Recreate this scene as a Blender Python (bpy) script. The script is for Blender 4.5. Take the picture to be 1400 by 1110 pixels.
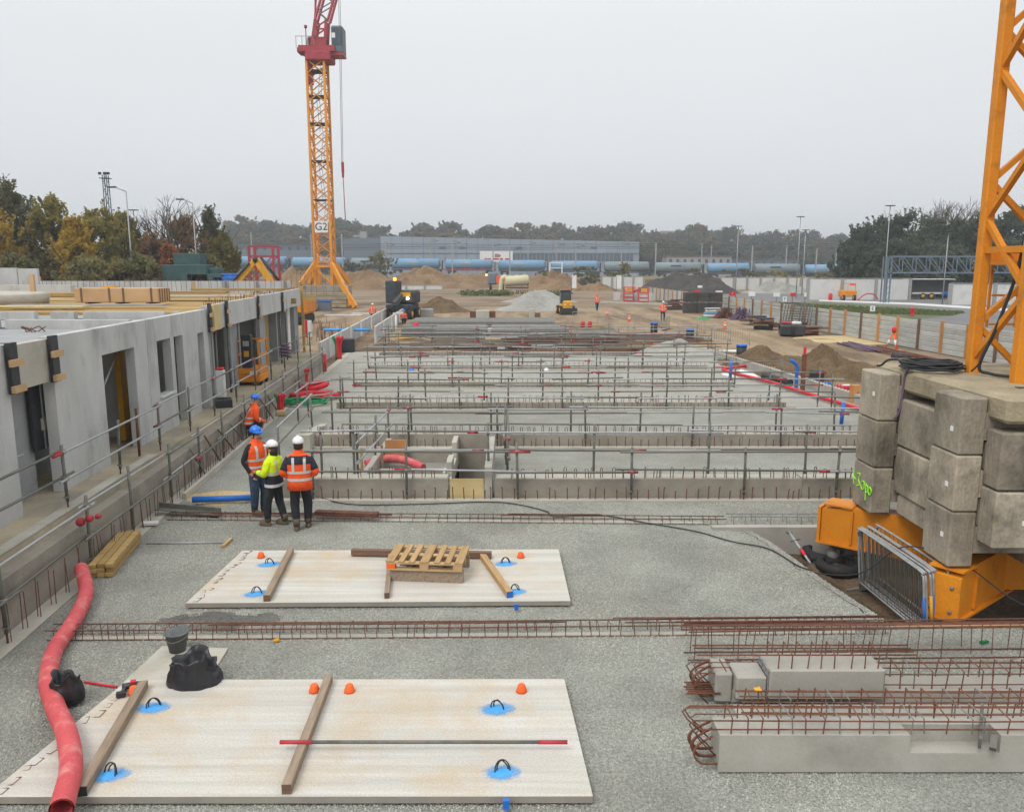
import bpy, bmesh, math, random
from mathutils import Vector, Matrix, noise
random.seed(7); HAZE = 0.0007
R = math.radians
sc = bpy.context.scene
for o in list(bpy.data.objects): bpy.data.objects.remove(o)
col = sc.collection
# ------------------------------------------------------------------ camera
F = 1099.0; PIT = math.atan(191.0 / F); CAMH = 5.0
cs, sn = math.cos(PIT), math.sin(PIT)
cam = bpy.data.cameras.new('camera'); cam_o = bpy.data.objects.new('camera', cam); col.objects.link(cam_o)
cam_o.location = (0, 0, CAMH); cam_o.rotation_euler = (R(90) - PIT, 0, 0)
cam.sensor_fit = 'HORIZONTAL'; cam.sensor_width = 36; cam.lens = 36 * F / 1400.0
cam.clip_start = 0.1; cam.clip_end = 4000
sc.camera = cam_o
# ------------------------------------------------------------------ world: overcast sky
SUN_EL, SUN_AZ = R(52), R(215)
w = bpy.data.worlds.new('World'); sc.world = w; w.use_nodes = True
nt = w.node_tree; nt.nodes.clear()
out = nt.nodes.new('ShaderNodeOutputWorld')
sky = nt.nodes.new('ShaderNodeTexSky'); sky.sky_type = 'NISHITA'; sky.sun_disc = False
sky.sun_elevation = SUN_EL; sky.sun_rotation = SUN_AZ; sky.air_density = 1.0; sky.dust_density = 3.0
b1 = nt.nodes.new('ShaderNodeBackground'); b1.inputs[1].default_value = 0.05
hs = nt.nodes.new('ShaderNodeHueSaturation'); hs.inputs['Saturation'].default_value = 0.25
nt.links.new(sky.outputs[0], hs.inputs['Color']); nt.links.new(hs.outputs[0], b1.inputs[0])
# the closed cloud deck: grey white, a little brighter overhead, with faint soft cloud structure
tc = nt.nodes.new('ShaderNodeTexCoord'); sp = nt.nodes.new('ShaderNodeSeparateXYZ'); nt.links.new(tc.outputs['Generated'], sp.inputs[0])
cr = nt.nodes.new('ShaderNodeValToRGB'); nt.links.new(sp.outputs['Z'], cr.inputs[0])
e = cr.color_ramp.elements
e[0].position = 0.0; e[0].color = (0.630, 0.650, 0.670, 1); e[1].position = 0.9; e[1].color = (1.12, 1.14, 1.15, 1)
m_ = cr.color_ramp.elements.new(0.25); m_.color = (0.685, 0.705, 0.722, 1)
nz = nt.nodes.new('ShaderNodeTexNoise'); nz.inputs['Scale'].default_value = 2.2; nz.inputs['Detail'].default_value = 3
mp = nt.nodes.new('ShaderNodeMapping'); mp.inputs['Scale'].default_value = (1, 1, 3.5)
nt.links.new(tc.outputs['Generated'], mp.inputs[0]); nt.links.new(mp.outputs[0], nz.inputs['Vector'])
mr = nt.nodes.new('ShaderNodeMapRange'); mr.inputs[3].default_value = 0.95; mr.inputs[4].default_value = 1.05
nt.links.new(nz.outputs[0], mr.inputs[0])
vm = nt.nodes.new('ShaderNodeVectorMath'); vm.operation = 'SCALE'
nt.links.new(cr.outputs[0], vm.inputs[0]); nt.links.new(mr.outputs[0], vm.inputs['Scale'])
b2 = nt.nodes.new('ShaderNodeBackground'); b2.inputs[1].default_value = 1.0; nt.links.new(vm.outputs[0], b2.inputs[0])
mx = nt.nodes.new('ShaderNodeMixShader'); mx.inputs[0].default_value = 0.9
nt.links.new(b1.outputs[0], mx.inputs[1]); nt.links.new(b2.outputs[0], mx.inputs[2]); nt.links.new(mx.outputs[0], out.inputs[0])
# weak veiled sun
sun = bpy.data.lights.new('sun', 'SUN'); sun.energy = 1.35; sun.angle = R(25); sun.color = (1, 0.965, 0.92)
so = bpy.data.objects.new('sun', sun); col.objects.link(so)
so.rotation_euler = (R(90) - SUN_EL, 0, R(180) - SUN_AZ); so.location = (0, 0, 60)
vs = sc.view_settings; vs.view_transform = 'Standard'; vs.look = 'None'; vs.exposure = 0.42; vs.gamma = 1.0; vs.use_curve_mapping = False
sc.render.engine = 'CYCLES'
sc.cycles.volume_bounces = 0; sc.cycles.max_bounces = 6
# ------------------------------------------------------------------ pixel of the photograph -> point of the place
def ray(x, y):
    v = 555 - y
    return Vector((x - 700, F * cs + v * sn, -F * sn + v * cs))
def P(x, y, z=0.0):                  # on the level z
    r = ray(x, y); return Vector((0, 0, CAMH)) + r * ((z - CAMH) / r.z)
def PY(x, y, Y):                     # on the upright plane at distance Y
    r = ray(x, y); return Vector((0, 0, CAMH)) + r * (Y / r.y)
# ------------------------------------------------------------------ materials
MATS = {}
def lin(c):
    if isinstance(c, str): c = tuple(int(c[i:i + 2], 16) for i in (0, 2, 4))
    return tuple(((v / 255) / 12.92 if v / 255 <= 0.04045 else ((v / 255 + 0.055) / 1.055) ** 2.4) for v in c) + (1,)
def mat(name, c1, c2=None, scale=3.0, detail=5, rough=0.85, metal=0.0, bump=0.0, bscale=40.0, stretch=(1, 1, 1),
        stain=None, sscale=1.2, slo=0.55, shi=0.75, rnd=0.0, siso=False, spec=0.3, fine=0.0, fscale=60, world=False, trans=0.0):
    m = bpy.data.materials.new(name); m.use_nodes = True; MATS[name] = m
    t = m.node_tree; N = t.nodes; L = t.links; bs = N['Principled BSDF']
    c1 = lin(c1); c2 = lin(c2) if c2 else tuple(v * 0.8 for v in c1[:3]) + (1,)
    tcn = N.new('ShaderNodeTexCoord'); oi = N.new('ShaderNodeObjectInfo')
    src = tcn.outputs['Object']
    if world:
        g = N.new('ShaderNodeNewGeometry'); src = g.outputs['Position']
    ad = N.new('ShaderNodeVectorMath'); ad.operation = 'ADD'
    mu = N.new('ShaderNodeMath'); mu.operation = 'MULTIPLY'; mu.inputs[1].default_value = 0 if world else 37.0
    L.new(oi.outputs['Random'], mu.inputs[0]); L.new(src, ad.inputs[0]); L.new(mu.outputs[0], ad.inputs[1])
    mpn = N.new('ShaderNodeMapping'); mpn.inputs['Scale'].default_value = stretch; L.new(ad.outputs[0], mpn.inputs[0])
    n1 = N.new('ShaderNodeTexNoise'); n1.inputs['Scale'].default_value = scale; n1.inputs['Detail'].default_value = detail; n1.inputs['Roughness'].default_value = 0.6
    L.new(mpn.outputs[0], n1.inputs['Vector'])
    rp = N.new('ShaderNodeValToRGB'); rp.color_ramp.elements[0].position = 0.3; rp.color_ramp.elements[1].position = 0.7
    rp.color_ramp.elements[0].color = c2; rp.color_ramp.elements[1].color = c1
    L.new(n1.outputs[0], rp.inputs[0]); cur = rp.outputs[0]
    if stain:
        n2 = N.new('ShaderNodeTexNoise'); n2.inputs['Scale'].default_value = sscale; n2.inputs['Detail'].default_value = 6; n2.inputs['Roughness'].default_value = 0.65
        L.new(ad.outputs[0] if siso else mpn.outputs[0], n2.inputs['Vector'])
        r2 = N.new('ShaderNodeMapRange'); r2.inputs[1].default_value = slo; r2.inputs[2].default_value = shi; L.new(n2.outputs[0], r2.inputs[0])
        mxx = N.new('ShaderNodeMix'); mxx.data_type = 'RGBA'; L.new(r2.outputs[0], mxx.inputs[0]); L.new(cur, mxx.inputs[6]); mxx.inputs[7].default_value = lin(stain)
        cur = mxx.outputs[2]
    if fine:
        n3 = N.new('ShaderNodeTexNoise'); n3.inputs['Scale'].default_value = fscale; n3.inputs['Detail'].default_value = 3; L.new(ad.outputs[0], n3.inputs['Vector'])
        r3 = N.new('ShaderNodeMapRange'); r3.inputs[1].default_value = 0.3; r3.inputs[2].default_value = 0.7; r3.inputs[3].default_value = 1 - fine; r3.inputs[4].default_value = 1 + fine
        L.new(n3.outputs[0], r3.inputs[0])
        v3 = N.new('ShaderNodeVectorMath'); v3.operation = 'SCALE'; L.new(cur, v3.inputs[0]); L.new(r3.outputs[0], v3.inputs['Scale']); cur = v3.outputs[0]
    if rnd:
        rr = N.new('ShaderNodeMapRange'); rr.inputs[3].default_value = 1 - rnd; rr.inputs[4].default_value = 1 + rnd; L.new(oi.outputs['Random'], rr.inputs[0])
        vv = N.new('ShaderNodeVectorMath'); vv.operation = 'SCALE'; L.new(cur, vv.inputs[0]); L.new(rr.outputs[0], vv.inputs['Scale']); cur = vv.outputs[0]
    L.new(cur, bs.inputs['Base Color'])
    bs.inputs['Roughness'].default_value = rough; bs.inputs['Metallic'].default_value = metal; bs.inputs['Specular IOR Level'].default_value = spec
    if trans: bs.inputs['Transmission Weight'].default_value = trans
    if bump:
        nb = N.new('ShaderNodeTexNoise'); nb.inputs['Scale'].default_value = bscale; nb.inputs['Detail'].default_value = 5; L.new(mpn.outputs[0], nb.inputs['Vector'])
        bn = N.new('ShaderNodeBump'); bn.inputs['Strength'].default_value = bump; bn.inputs['Distance'].default_value = 0.05
        L.new(nb.outputs[0], bn.inputs['Height']); L.new(bn.outputs[0], bs.inputs['Normal'])
    return m
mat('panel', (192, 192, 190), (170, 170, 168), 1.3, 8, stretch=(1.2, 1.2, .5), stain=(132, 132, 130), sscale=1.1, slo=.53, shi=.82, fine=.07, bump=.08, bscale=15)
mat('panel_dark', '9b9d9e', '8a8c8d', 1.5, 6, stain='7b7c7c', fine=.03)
mat('concrete', '9c968b', '878075', 1.6, 6, stain='6f6a60', sscale=1.3, slo=.52, shi=.78, fine=.06, fscale=30, bump=.15, bscale=30)
mat('concrete_pale', 'b9b5aa', 'a49f92', 2.0, 6, stain='8f8778', sscale=1.0, fine=.06, bump=.12, bscale=30)
mat('concrete_new', (170, 167, 159), (155, 151, 142), 1.5, 6, stain='8a8881', sscale=.8, fine=.05, fscale=40, bump=.1, bscale=20, rnd=.04)
mat('concrete_old', (174, 164, 146), (132, 123, 108), 1.1, 8, stain=(72, 67, 59), sscale=1.0, slo=.47, shi=.74, siso=True, fine=.13, fscale=22, bump=.45, bscale=14, rnd=.2, stretch=(1.3, 1.3, .45))
mat('concrete_slab_old', 'a89c82', '8d826c', 1.1, 7, stain='6a6254', sscale=1.4, slo=.52, shi=.75, fine=.1, fscale=25, bump=.3, bscale=18)
mat('floor', 'b3a78f', '9d917a', 0.8, 7, stain='8a8477', sscale=.5, slo=.45, shi=.65, fine=.06, fscale=20, bump=.12, bscale=20)
mat('gravel', (164, 165, 156), (141, 142, 134), 1.1, 8, rough=.95, fine=.3, fscale=26, bump=1.0, bscale=38, world=True, stain='8f8d84', sscale=.25, slo=.45, shi=.6)
mat('stone', 'b2b4aa', '74776f', 9.0, 3, rough=.92, rnd=.0)
mat('gravel_far', (168, 166, 156), (146, 144, 135), .8, 8, rough=.95, fine=.25, fscale=20, bump=.8, bscale=30, world=True)
mat('dirt', (146, 128, 106), (116, 98, 78), .16, 9, rough=.95, stain=(92, 78, 62), sscale=.09, slo=.45, shi=.66, fine=.14, fscale=2.2, bump=.8, bscale=3.0, world=True)
mat('dirt_road', (158, 138, 112), (130, 111, 87), .3, 9, rough=.95, stain=(102, 85, 65), sscale=.2, slo=.46, shi=.66, fine=.2, fscale=5, bump=.9, bscale=5.0, world=True, stretch=(2.2, .35, 1))
mat('dirt_wet', '6b5946', '4f4234', .9, 9, rough=.9, stain='3d332a', sscale=.8, fine=.22, fscale=14, bump=1.0, bscale=12, world=True)
mat('spoil', '8a7255', '6e5840', .25, 9, rough=.95, stain='5d4b36', sscale=.3, fine=.2, fscale=2.5, bump=1.0, bscale=2.5)
mat('spoil_dark', '6f5c44', '564632', .9, 9, rough=.95, stain='453828', fine=.25, fscale=9, bump=1.0, bscale=8)
mat('spoil_black', '4f4b47', '3c3936', .35, 9, rough=.95, fine=.2, fscale=3, bump=1.0, bscale=3)
mat('spoil_grey', '9c9b95', '85847e', .35, 9, rough=.95, fine=.12, fscale=4, bump=.7, bscale=5, stain='76716a', sscale=.25)
mat('sand', 'c2ad84', 'ab956c', 2, 7, rough=.95, fine=.12, fscale=20, bump=.5, bscale=12)
mat('asphalt', (124, 124, 122), (108, 108, 107), .3, 8, rough=1.0, spec=.1, fine=.08, fscale=6, world=True)
mat('grass', (95, 102, 68), (76, 84, 54), .5, 9, rough=.95, stain='8a8264', sscale=.35, slo=.55, shi=.75, fine=.3, fscale=5, bump=1, bscale=6, world=True)
mat('weeds', '66703f', '505a34', 1.5, 6, rough=.95, rnd=.1)
mat('rust', '7a5445', '56382c', 9, 5, rough=.9, rnd=.12, fine=.2, fscale=30)
mat('rust_bright', (126, 82, 63), (96, 62, 48), 7, 5, rough=.9, rnd=.1)
mat('steel_dull', '8d8b86', '74726d', 9, 4, rough=.6, metal=.3, rnd=.08)
mat('galv', (122, 122, 114), (96, 96, 91), 6, 5, rough=.55, metal=.35, rnd=.10, stain='6e5f4e', sscale=5, slo=.58, shi=.75)
mat('galv_pale', 'a9abab', '8e9091', 8, 5, rough=.5, metal=.3, rnd=.05)
mat('red_paint', 'b8434a', '9c3039', 6, 5, rough=.6, rnd=.08, stain='8a5a55', sscale=8, slo=.58, shi=.78)
mat('red_bright', 'd62f3a', 'b82430', 5, 4, rough=.5)
mat('red_pipe', 'cb5c5e', 'ba4a50', 2.5, 6, rough=.65, stain=(214, 146, 138), sscale=4, slo=.5, shi=.78, fine=.09, fscale=50, bump=.1, bscale=30)
mat('orange_paint', 'd98a1f', 'c87a17', 1.5, 6, rough=.55, stain=(140, 92, 44), sscale=2.6, slo=.56, shi=.8, spec=.35, fine=.08, fscale=30, siso=True)
mat('orange_crane', 'e09a3a', 'cf8526', 1.2, 5, rough=.5, rnd=.04)
mat('yellow_paint', 'd9a22b', 'c48c1d', 2, 5, rough=.5, stain='8a6a2a', sscale=3, slo=.6, shi=.8)
mat('orange_plastic', 'ee6a2f', 'dd5a22', 5, 3, rough=.5)
mat('blue_plastic', '2a6fc4', '2260ad', 3, 4, rough=.45)
mat('blue_paint', '3f9be6', '52a5e8', 8, 4, rough=.8)
mat('green_hose', '2b8a55', '1f7446', 4, 4, rough=.5)
mat('black_plastic', '33353a', '26272b', 6, 5, rough=.45, spec=.5, stain='55565a', sscale=5, slo=.6, shi=.8)
mat('rubber', '2c2c2d', '222223', 6, 5, rough=.75, stain='4a4640', sscale=4)
mat('wet_gravel', (112, 111, 105), (86, 85, 80), 2, 8, rough=.9, fine=.3, fscale=30, bump=.8, bscale=30)
mat('bin_bag', '2b2b2f', '1d1d20', 3, 4, rough=.42, spec=.5, bump=.3, bscale=9)
mat('bucket_grey', (104, 109, 111), (78, 83, 85), 5, 6, rough=.7, stain=(128, 126, 120), sscale=6, slo=.52, shi=.75)
mat('cable', '393a3d', '2d2e30', 6, 4, rough=.6)
mat('wood', 'b89a6e', '9c7d55', 2.0, 6, stretch=(12, 1.2, 12), rough=.8, rnd=.1, stain='8a6d4b', sscale=1.2, bump=.1, bscale=6)
mat('wood_x', 'c0a478', 'a2855d', 2.0, 6, stretch=(1.2, 12, 12), rough=.8, rnd=.12, stain='8f7350', sscale=1.2, bump=.1, bscale=6)
mat('wood_grey', '9b8a77', '7f6f5e', 2.0, 6, stretch=(12, 1.2, 12), rough=.85, rnd=.08, stain='6b5b4d', sscale=1.4, bump=.1, bscale=6)
mat('wood_dark', '7c6354', '634d40', 2.0, 6, stretch=(1.2, 12, 12), rough=.85, rnd=.1)
mat('plywood', 'cdb988', 'bca676', 1.4, 5, rough=.8, stain='a88f62', sscale=2)
mat('deck_wood', 'b0935f', '957a4c', 1.5, 5, rough=.8, rnd=.2, stretch=(1, 8, 8), stain='8f7444', sscale=1.2)
mat('crate_wood', 'c3a27c', 'b0906a', 1.4, 5, rough=.8, rnd=.05)
mat('slab_top', (199, 196, 189), (174, 170, 161), 1.3, 9, stretch=(.22, 6, 6), rough=.95, stain=(184, 164, 134), sscale=.9, slo=.47, shi=.75, siso=True, fine=.11, fscale=45, bump=.12, bscale=14)
mat('slab_side', '9a9488', '88827a', 3, 5, rough=.9)
mat('white_paint', 'd4d5d3', 'c6c7c5', 2, 4, rough=.6)
mat('white_wall', 'cfcfcc', 'c2c2bf', .6, 6, rough=.75, stain='b4b3af', sscale=.5)
mat('grey_post', '9c9c98', '8a8a87', 3, 4, rough=.7)
mat('cream', 'cfc9a8', 'bdb691', 1.5, 5, rough=.5, stain='9f987a', sscale=1.5)
mat('hv_orange', 'f5602a', 'e4501d', 12, 4, rough=.8, bump=.55, bscale=13)
mat('hv_yellow', 'd8f21e', 'c3dc14', 12, 4, rough=.8, bump=.55, bscale=13)
mat('reflective', 'c9c8c4', 'b6b5b1', 12, 4, rough=.45)
mat('navy', '31323f', '282934', 12, 4, rough=.85, bump=.5, bscale=13)
mat('black_cloth', '2f2f34', '26262a', 12, 4, rough=.9)
mat('denim', '3f5068', '344357', 12, 4, rough=.9, bump=.6, bscale=13)
mat('dark_trousers', '34363c', '2a2b30', 12, 4, rough=.9, bump=.6, bscale=13)
mat('boot', '6d6152', '574c3f', 14, 4, rough=.85)
mat('skin', 'b98a72', 'a87a63', 14, 3, rough=.6)
mat('hair', '3a2c25', '2d221c', 20, 3, rough=.7)
mat('helmet_blue', '1f74dc', '1b6acd', 3, 2, rough=.3, spec=.5)
mat('helmet_white', 'e3e4e4', 'd8d9d9', 3, 2, rough=.3, spec=.5)
mat('glass_dark', '3c4a52', '2f3b42', 2, 2, rough=.12, spec=.8)
mat('crane_red', 'a8434a', '93373e', 2, 4, rough=.55)
mat('tank_blue', '7299b8', '648ba9', .15, 6, rough=.5, stain='7d93a4', sscale=.2)
mat('tank_grey', '7e8c92', '6d7a80', .15, 6, rough=.6, stain='5b6468', sscale=.3)
mat('bogie', '4a4a4c', '3b3b3d', 1, 4, rough=.9)
mat('hall_grey', '8f9aa6', '86919d', .05, 6, rough=.6, stain='7d8894', sscale=.04)
mat('hall_side', '6a747e', '606a74', .05, 6, rough=.6)
mat('hall_glass', '5a666e', '4d585f', .2, 4, rough=.35, spec=.6)
mat('roof_tile', '6b6367', '5a5357', .5, 4, rough=.9, rnd=.1)
mat('house_wall', 'b5b1ab', 'a5a19b', .5, 4, rough=.9, rnd=.08)
mat('fence_board', 'b9bab4', 'a6a7a1', 1.2, 6, rough=.8, rnd=.09, stain='8f908b', sscale=.8, slo=.5, shi=.8, stretch=(1, .4, 1))
mat('fence_post_wood', 'b98656', 'a37447', 2, 4, rough=.8, rnd=.12)
mat('green_box', '3c5a58', '31494a', 2, 4, rough=.7)
mat('mauve', '6f5a72', '5d4a60', 4, 4, rough=.7)
mat('gantry', '6e7b87', '606c78', 1, 4, rough=.5)
mat('mesh_steel', 'a8a7a2', '918f8a', 3, 4, rough=.6, metal=.2)
mat('green_spray', '9bee35', '8ee028', 5, 2, rough=.7)
mat('sign_white', 'e2e2df', 'd8d8d5', 2, 2, rough=.6)
mat('sign_dark', '33363c', '2b2e33', 2, 2, rough=.6)
mat('logo_plum', '8c2f56', '7c2a4d', 2, 2, rough=.6)
mat('bark', '5c5146', '483f36', 4, 5, rough=.95, bump=.4, bscale=10)
def leafmat(name, c1, c2, c3):
    m = mat(name, c1, c2, .55, 4, rough=.9, stain=c3, sscale=.9, slo=.48, shi=.7, rnd=.14, spec=.15); t = m.node_tree; bs = t.nodes['Principled BSDF']
    tl = t.nodes.new('ShaderNodeBsdfTranslucent'); t.links.new(bs.inputs['Base Color'].links[0].from_socket, tl.inputs['Color']); mx_ = t.nodes.new('ShaderNodeMixShader'); mx_.inputs[0].default_value = .5
    t.links.new(bs.outputs[0], mx_.inputs[1]); t.links.new(tl.outputs[0], mx_.inputs[2]); t.links.new(mx_.outputs[0], t.nodes['Material Output'].inputs['Surface']); return m
leafmat('leaf_gold', (196, 166, 70), (164, 140, 64), (216, 180, 76))
leafmat('leaf_olive', (148, 140, 78), (120, 118, 68), (180, 154, 76))
leafmat('leaf_dark', (112, 112, 80), (90, 92, 68), (136, 124, 80))
leafmat('leaf_brown', (148, 120, 86), (120, 102, 78), (166, 130, 88))
leafmat('leaf_rust', (168, 110, 72), (140, 94, 64), (184, 126, 84))
leafmat('leaf_green', (90, 104, 70), (70, 86, 56), (118, 122, 74))
leafmat('leaf_pine', (98, 108, 88), (76, 86, 70), (120, 122, 92))
leafmat('leaf_far', (98, 104, 82), (78, 86, 68), (126, 116, 84))
leafmat('leaf_far2', (122, 108, 80), (98, 92, 70), (146, 122, 82))
leafmat('leaf_shrub', (128, 124, 84), (104, 106, 70), (150, 134, 86))
def spraymat(name, c):                                     # sprayed paint: soft dotted edge, bare surface shows between
    m = mat(name, c, None, 8, 3, rough=.8); t = m.node_tree; N = t.nodes; L = t.links; bs = N['Principled BSDF']
    tcn = N.new('ShaderNodeTexCoord'); ln = N.new('ShaderNodeVectorMath'); ln.operation = 'LENGTH'; mpn = N.new('ShaderNodeMapping'); mpn.inputs['Scale'].default_value = (3.0, 4.6, 0)
    L.new(tcn.outputs['Object'], mpn.inputs[0]); L.new(mpn.outputs[0], ln.inputs[0])
    n = N.new('ShaderNodeTexNoise'); n.inputs['Scale'].default_value = 9; n.inputs['Detail'].default_value = 8; n.inputs['Roughness'].default_value = .8; L.new(tcn.outputs['Object'], n.inputs['Vector'])
    a = N.new('ShaderNodeMath'); a.operation = 'ADD'; L.new(ln.outputs['Value'], a.inputs[0]); mm = N.new('ShaderNodeMath'); mm.operation = 'MULTIPLY_ADD'; mm.inputs[1].default_value = 1.5; mm.inputs[2].default_value = -.75
    L.new(n.outputs[0], mm.inputs[0]); L.new(mm.outputs[0], a.inputs[1]); r = N.new('ShaderNodeMapRange'); r.inputs[1].default_value = .95; r.inputs[2].default_value = .35; L.new(a.outputs[0], r.inputs[0]); L.new(r.outputs[0], bs.inputs['Alpha'])
spraymat('blue_spray', '52aaf0')
def emat(name, c, s):
    m = bpy.data.materials.new(name); m.use_nodes = True; MATS[name] = m; b = m.node_tree.nodes['Principled BSDF']
    b.inputs['Base Color'].default_value = lin(c); b.inputs['Emission Color'].default_value = lin(c); b.inputs['Emission Strength'].default_value = s
emat('beacon', 'ff9a2a', 6.0); emat('headlamp', 'fff2d8', 6.0)
M = MATS
# ------------------------------------------------------------------ mesh builder
class MB:
    def __init__(s): s.v = []; s.f = []; s.mi = []; s.sm = []
    def add(s, vs, fs, mi=0, sm=False):
        o = len(s.v); s.v += [tuple(v) for v in vs]
        for f in fs: s.f.append(tuple(i + o for i in f)); s.mi.append(mi); s.sm.append(sm)
        return s
    def box(s, c, d, rz=0, mi=0, M4=None, ch=0):
        x, y, z = d[0] / 2, d[1] / 2, d[2] / 2
        if ch:
            bm = bmesh.new(); bmesh.ops.create_cube(bm, size=1); bmesh.ops.scale(bm, vec=Vector(d), verts=bm.verts)
            bmesh.ops.bevel(bm, geom=list(bm.edges), offset=ch, segments=1, affect='EDGES')
            bm.verts.index_update(); vs = [v.co.copy() for v in bm.verts]; fs = [[v.index for v in f.verts] for f in bm.faces]; bm.free()
        else:
            vs = [Vector((a, b, g)) for a in (-x, x) for b in (-y, y) for g in (-z, z)]
            fs = [(0, 1, 3, 2), (4, 6, 7, 5), (0, 4, 5, 1), (2, 3, 7, 6), (0, 2, 6, 4), (1, 5, 7, 3)]
        m = M4 if M4 is not None else Matrix.Rotation(rz, 4, 'Z')
        c = Vector(c)
        return s.add([m @ v + c for v in vs], fs, mi)
    def bar(s, a, b, wd, ht=None, mi=0, up=(0, 0, 1)):           # rectangular bar from a to b
        a, b = Vector(a), Vector(b); d = (b - a); ln = d.length; d.normalize()
        up = Vector(up)
        if abs(d.dot(up)) > .98: up = Vector((0, 1, 0))
        x = d.cross(up).normalized(); z = x.cross(d)
        m = Matrix((x, d, z)).transposed().to_4x4()
        return s.box((a + b) / 2, (wd, ln, ht or wd), M4=m, mi=mi)
    def tube(s, pts, r, n=8, mi=0, cap=True, rs=None):
        pts = [Vector(p) for p in pts]; rings = []; prev = None
        for i, p in enumerate(pts):
            t = (pts[min(i + 1, len(pts) - 1)] - pts[max(i - 1, 0)]).normalized()
            if prev is None:
                u = t.cross(Vector((0, 0, 1)))
                if u.length < .05: u = t.cross(Vector((0, 1, 0)))
            else: u = prev - t * prev.dot(t)
            u.normalize(); prev = u; w_ = t.cross(u); rr = rs[i] if rs else r
            rings.append([p + (u * math.cos(2 * math.pi * k / n) + w_ * math.sin(2 * math.pi * k / n)) * rr for k in range(n)])
        vs = [q for rg in rings for q in rg]; fs = []
        for i in range(len(pts) - 1):
            for k in range(n): fs.append((i * n + k, i * n + (k + 1) % n, (i + 1) * n + (k + 1) % n, (i + 1) * n + k))
        s.add(vs, fs, mi, n > 5)
        if cap:
            o = len(s.v) - len(vs)
            s.f.append(tuple(o + k for k in range(n))[::-1]); s.mi.append(mi); s.sm.append(False)
            s.f.append(tuple(o + len(vs) - n + k for k in range(n))); s.mi.append(mi); s.sm.append(False)
        return s
    def prism(s, poly, z0, z1, mi=0):                              # upright prism over a polygon (xy list, counterclockwise)
        n = len(poly); vs = [(p[0], p[1], z0) for p in poly] + [(p[0], p[1], z1) for p in poly]
        fs = [tuple(range(n))[::-1], tuple(range(n, 2 * n))] + [(i, (i + 1) % n, n + (i + 1) % n, n + i) for i in range(n)]
        return s.add(vs, fs, mi)
    def extr(s, prof, a, b, side, up=(0, 0, 1), mi=0):             # profile (u along side, v along up) swept from a to b
        a, b, side, up = Vector(a), Vector(b), Vector(side), Vector(up); n = len(prof)
        vs = [a + side * u + up * v for u, v in prof] + [b + side * u + up * v for u, v in prof]
        fs = [tuple(range(n)), tuple(range(n, 2 * n))[::-1]] + [(i, n + i, n + (i + 1) % n, (i + 1) % n) for i in range(n)]
        return s.add(vs, fs, mi)
    def lathe(s, prof, c=(0, 0, 0), n=16, mi=0, M4=None, sm=True):
        c = Vector(c); vs = []; fs = []
        for r, z in prof:
            for k in range(n): vs.append(Vector((r * math.cos(2 * math.pi * k / n), r * math.sin(2 * math.pi * k / n), z)))
        for i in range(len(prof) - 1):
            for k in range(n): fs.append((i * n + k, i * n + (k + 1) % n, (i + 1) * n + (k + 1) % n, (i + 1) * n + k))
        fs.append(tuple(range(n))[::-1]); fs.append(tuple((len(prof) - 1) * n + k for k in range(n)))
        m = M4 or Matrix.Identity(4)
        return s.add([m @ v + c for v in vs], fs, mi, sm)
    def rings(s, secs, n=14, mi=0, pw=2.0, cap=True):              # secs: (centre, rx, ry) horizontal super-ellipses
        vs = []; fs = []
        for c, rx, ry in secs:
            for k in range(n):
                a = 2 * math.pi * k / n; ca, sa = math.cos(a), math.sin(a)
                vs.append((c[0] + math.copysign(abs(ca) ** (2 / pw), ca) * rx, c[1] + math.copysign(abs(sa) ** (2 / pw), sa) * ry, c[2]))
        for i in range(len(secs) - 1):
            for k in range(n): fs.append((i * n + k, i * n + (k + 1) % n, (i + 1) * n + (k + 1) % n, (i + 1) * n + k))
        if cap: fs.append(tuple(range(n))[::-1]); fs.append(tuple((len(secs) - 1) * n + k for k in range(n)))
        return s.add(vs, fs, mi, True)
    def mesh(s, name, mats, off=None):
        me = bpy.data.meshes.new(name); o = Vector(off) if off is not None else Vector((0, 0, 0))
        me.from_pydata([Vector(v) - o for v in s.v], [], s.f)
        for m in (mats if isinstance(mats, (list, tuple)) else [mats]): me.materials.append(M[m])
        me.polygons.foreach_set('material_index', s.mi); me.polygons.foreach_set('use_smooth', s.sm); me.update()
        return me
    def build(s, name, mats, parent=None, world=True, **k):
        off = parent_loc(parent) if (parent is not None and world) else None
        if parent is None and world and 'at' in k: off = k['at']
        o = bpy.data.objects.new(name, s.mesh(name, mats, off)); col.objects.link(o)
        if parent is not None: o.parent = parent
        elif off is not None: o.location = off
        tag(o, k.get('label'), k.get('cat'), k.get('group'), k.get('kind')); return o
def parent_loc(p):
    v = Vector((0, 0, 0))
    while p is not None: v += p.location; p = p.parent
    return v
def tag(o, label=None, cat=None, group=None, kind=None):
    for k, v in (('label', label), ('category', cat), ('group', group), ('kind', kind)):
        if v: o[k] = v
    return o
def thing(name, label, cat, loc=(0, 0, 0), rz=0, group=None):
    o = bpy.data.objects.new(name, None); col.objects.link(o); o.location = loc; o.rotation_euler = (0, 0, rz); o.empty_display_size = .2
    return tag(o, label, cat, group)
def piece(name, me, parent, loc, rot=(0, 0, 0), scl=(1, 1, 1), world=True, kind=None):  # an alike piece sharing mesh data
    o = bpy.data.objects.new(name, me); col.objects.link(o)
    o.parent = parent; o.location = Vector(loc) - (parent_loc(parent) if world and parent else Vector((0, 0, 0)))
    o.rotation_euler = rot; o.scale = scl
    if kind: o['kind'] = kind
    return o
def copy_tree(o, parent=None):
    c = o.copy(); col.objects.link(c); c.parent = parent
    for ch in list(o.children): copy_tree(ch, c)
    return c
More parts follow.
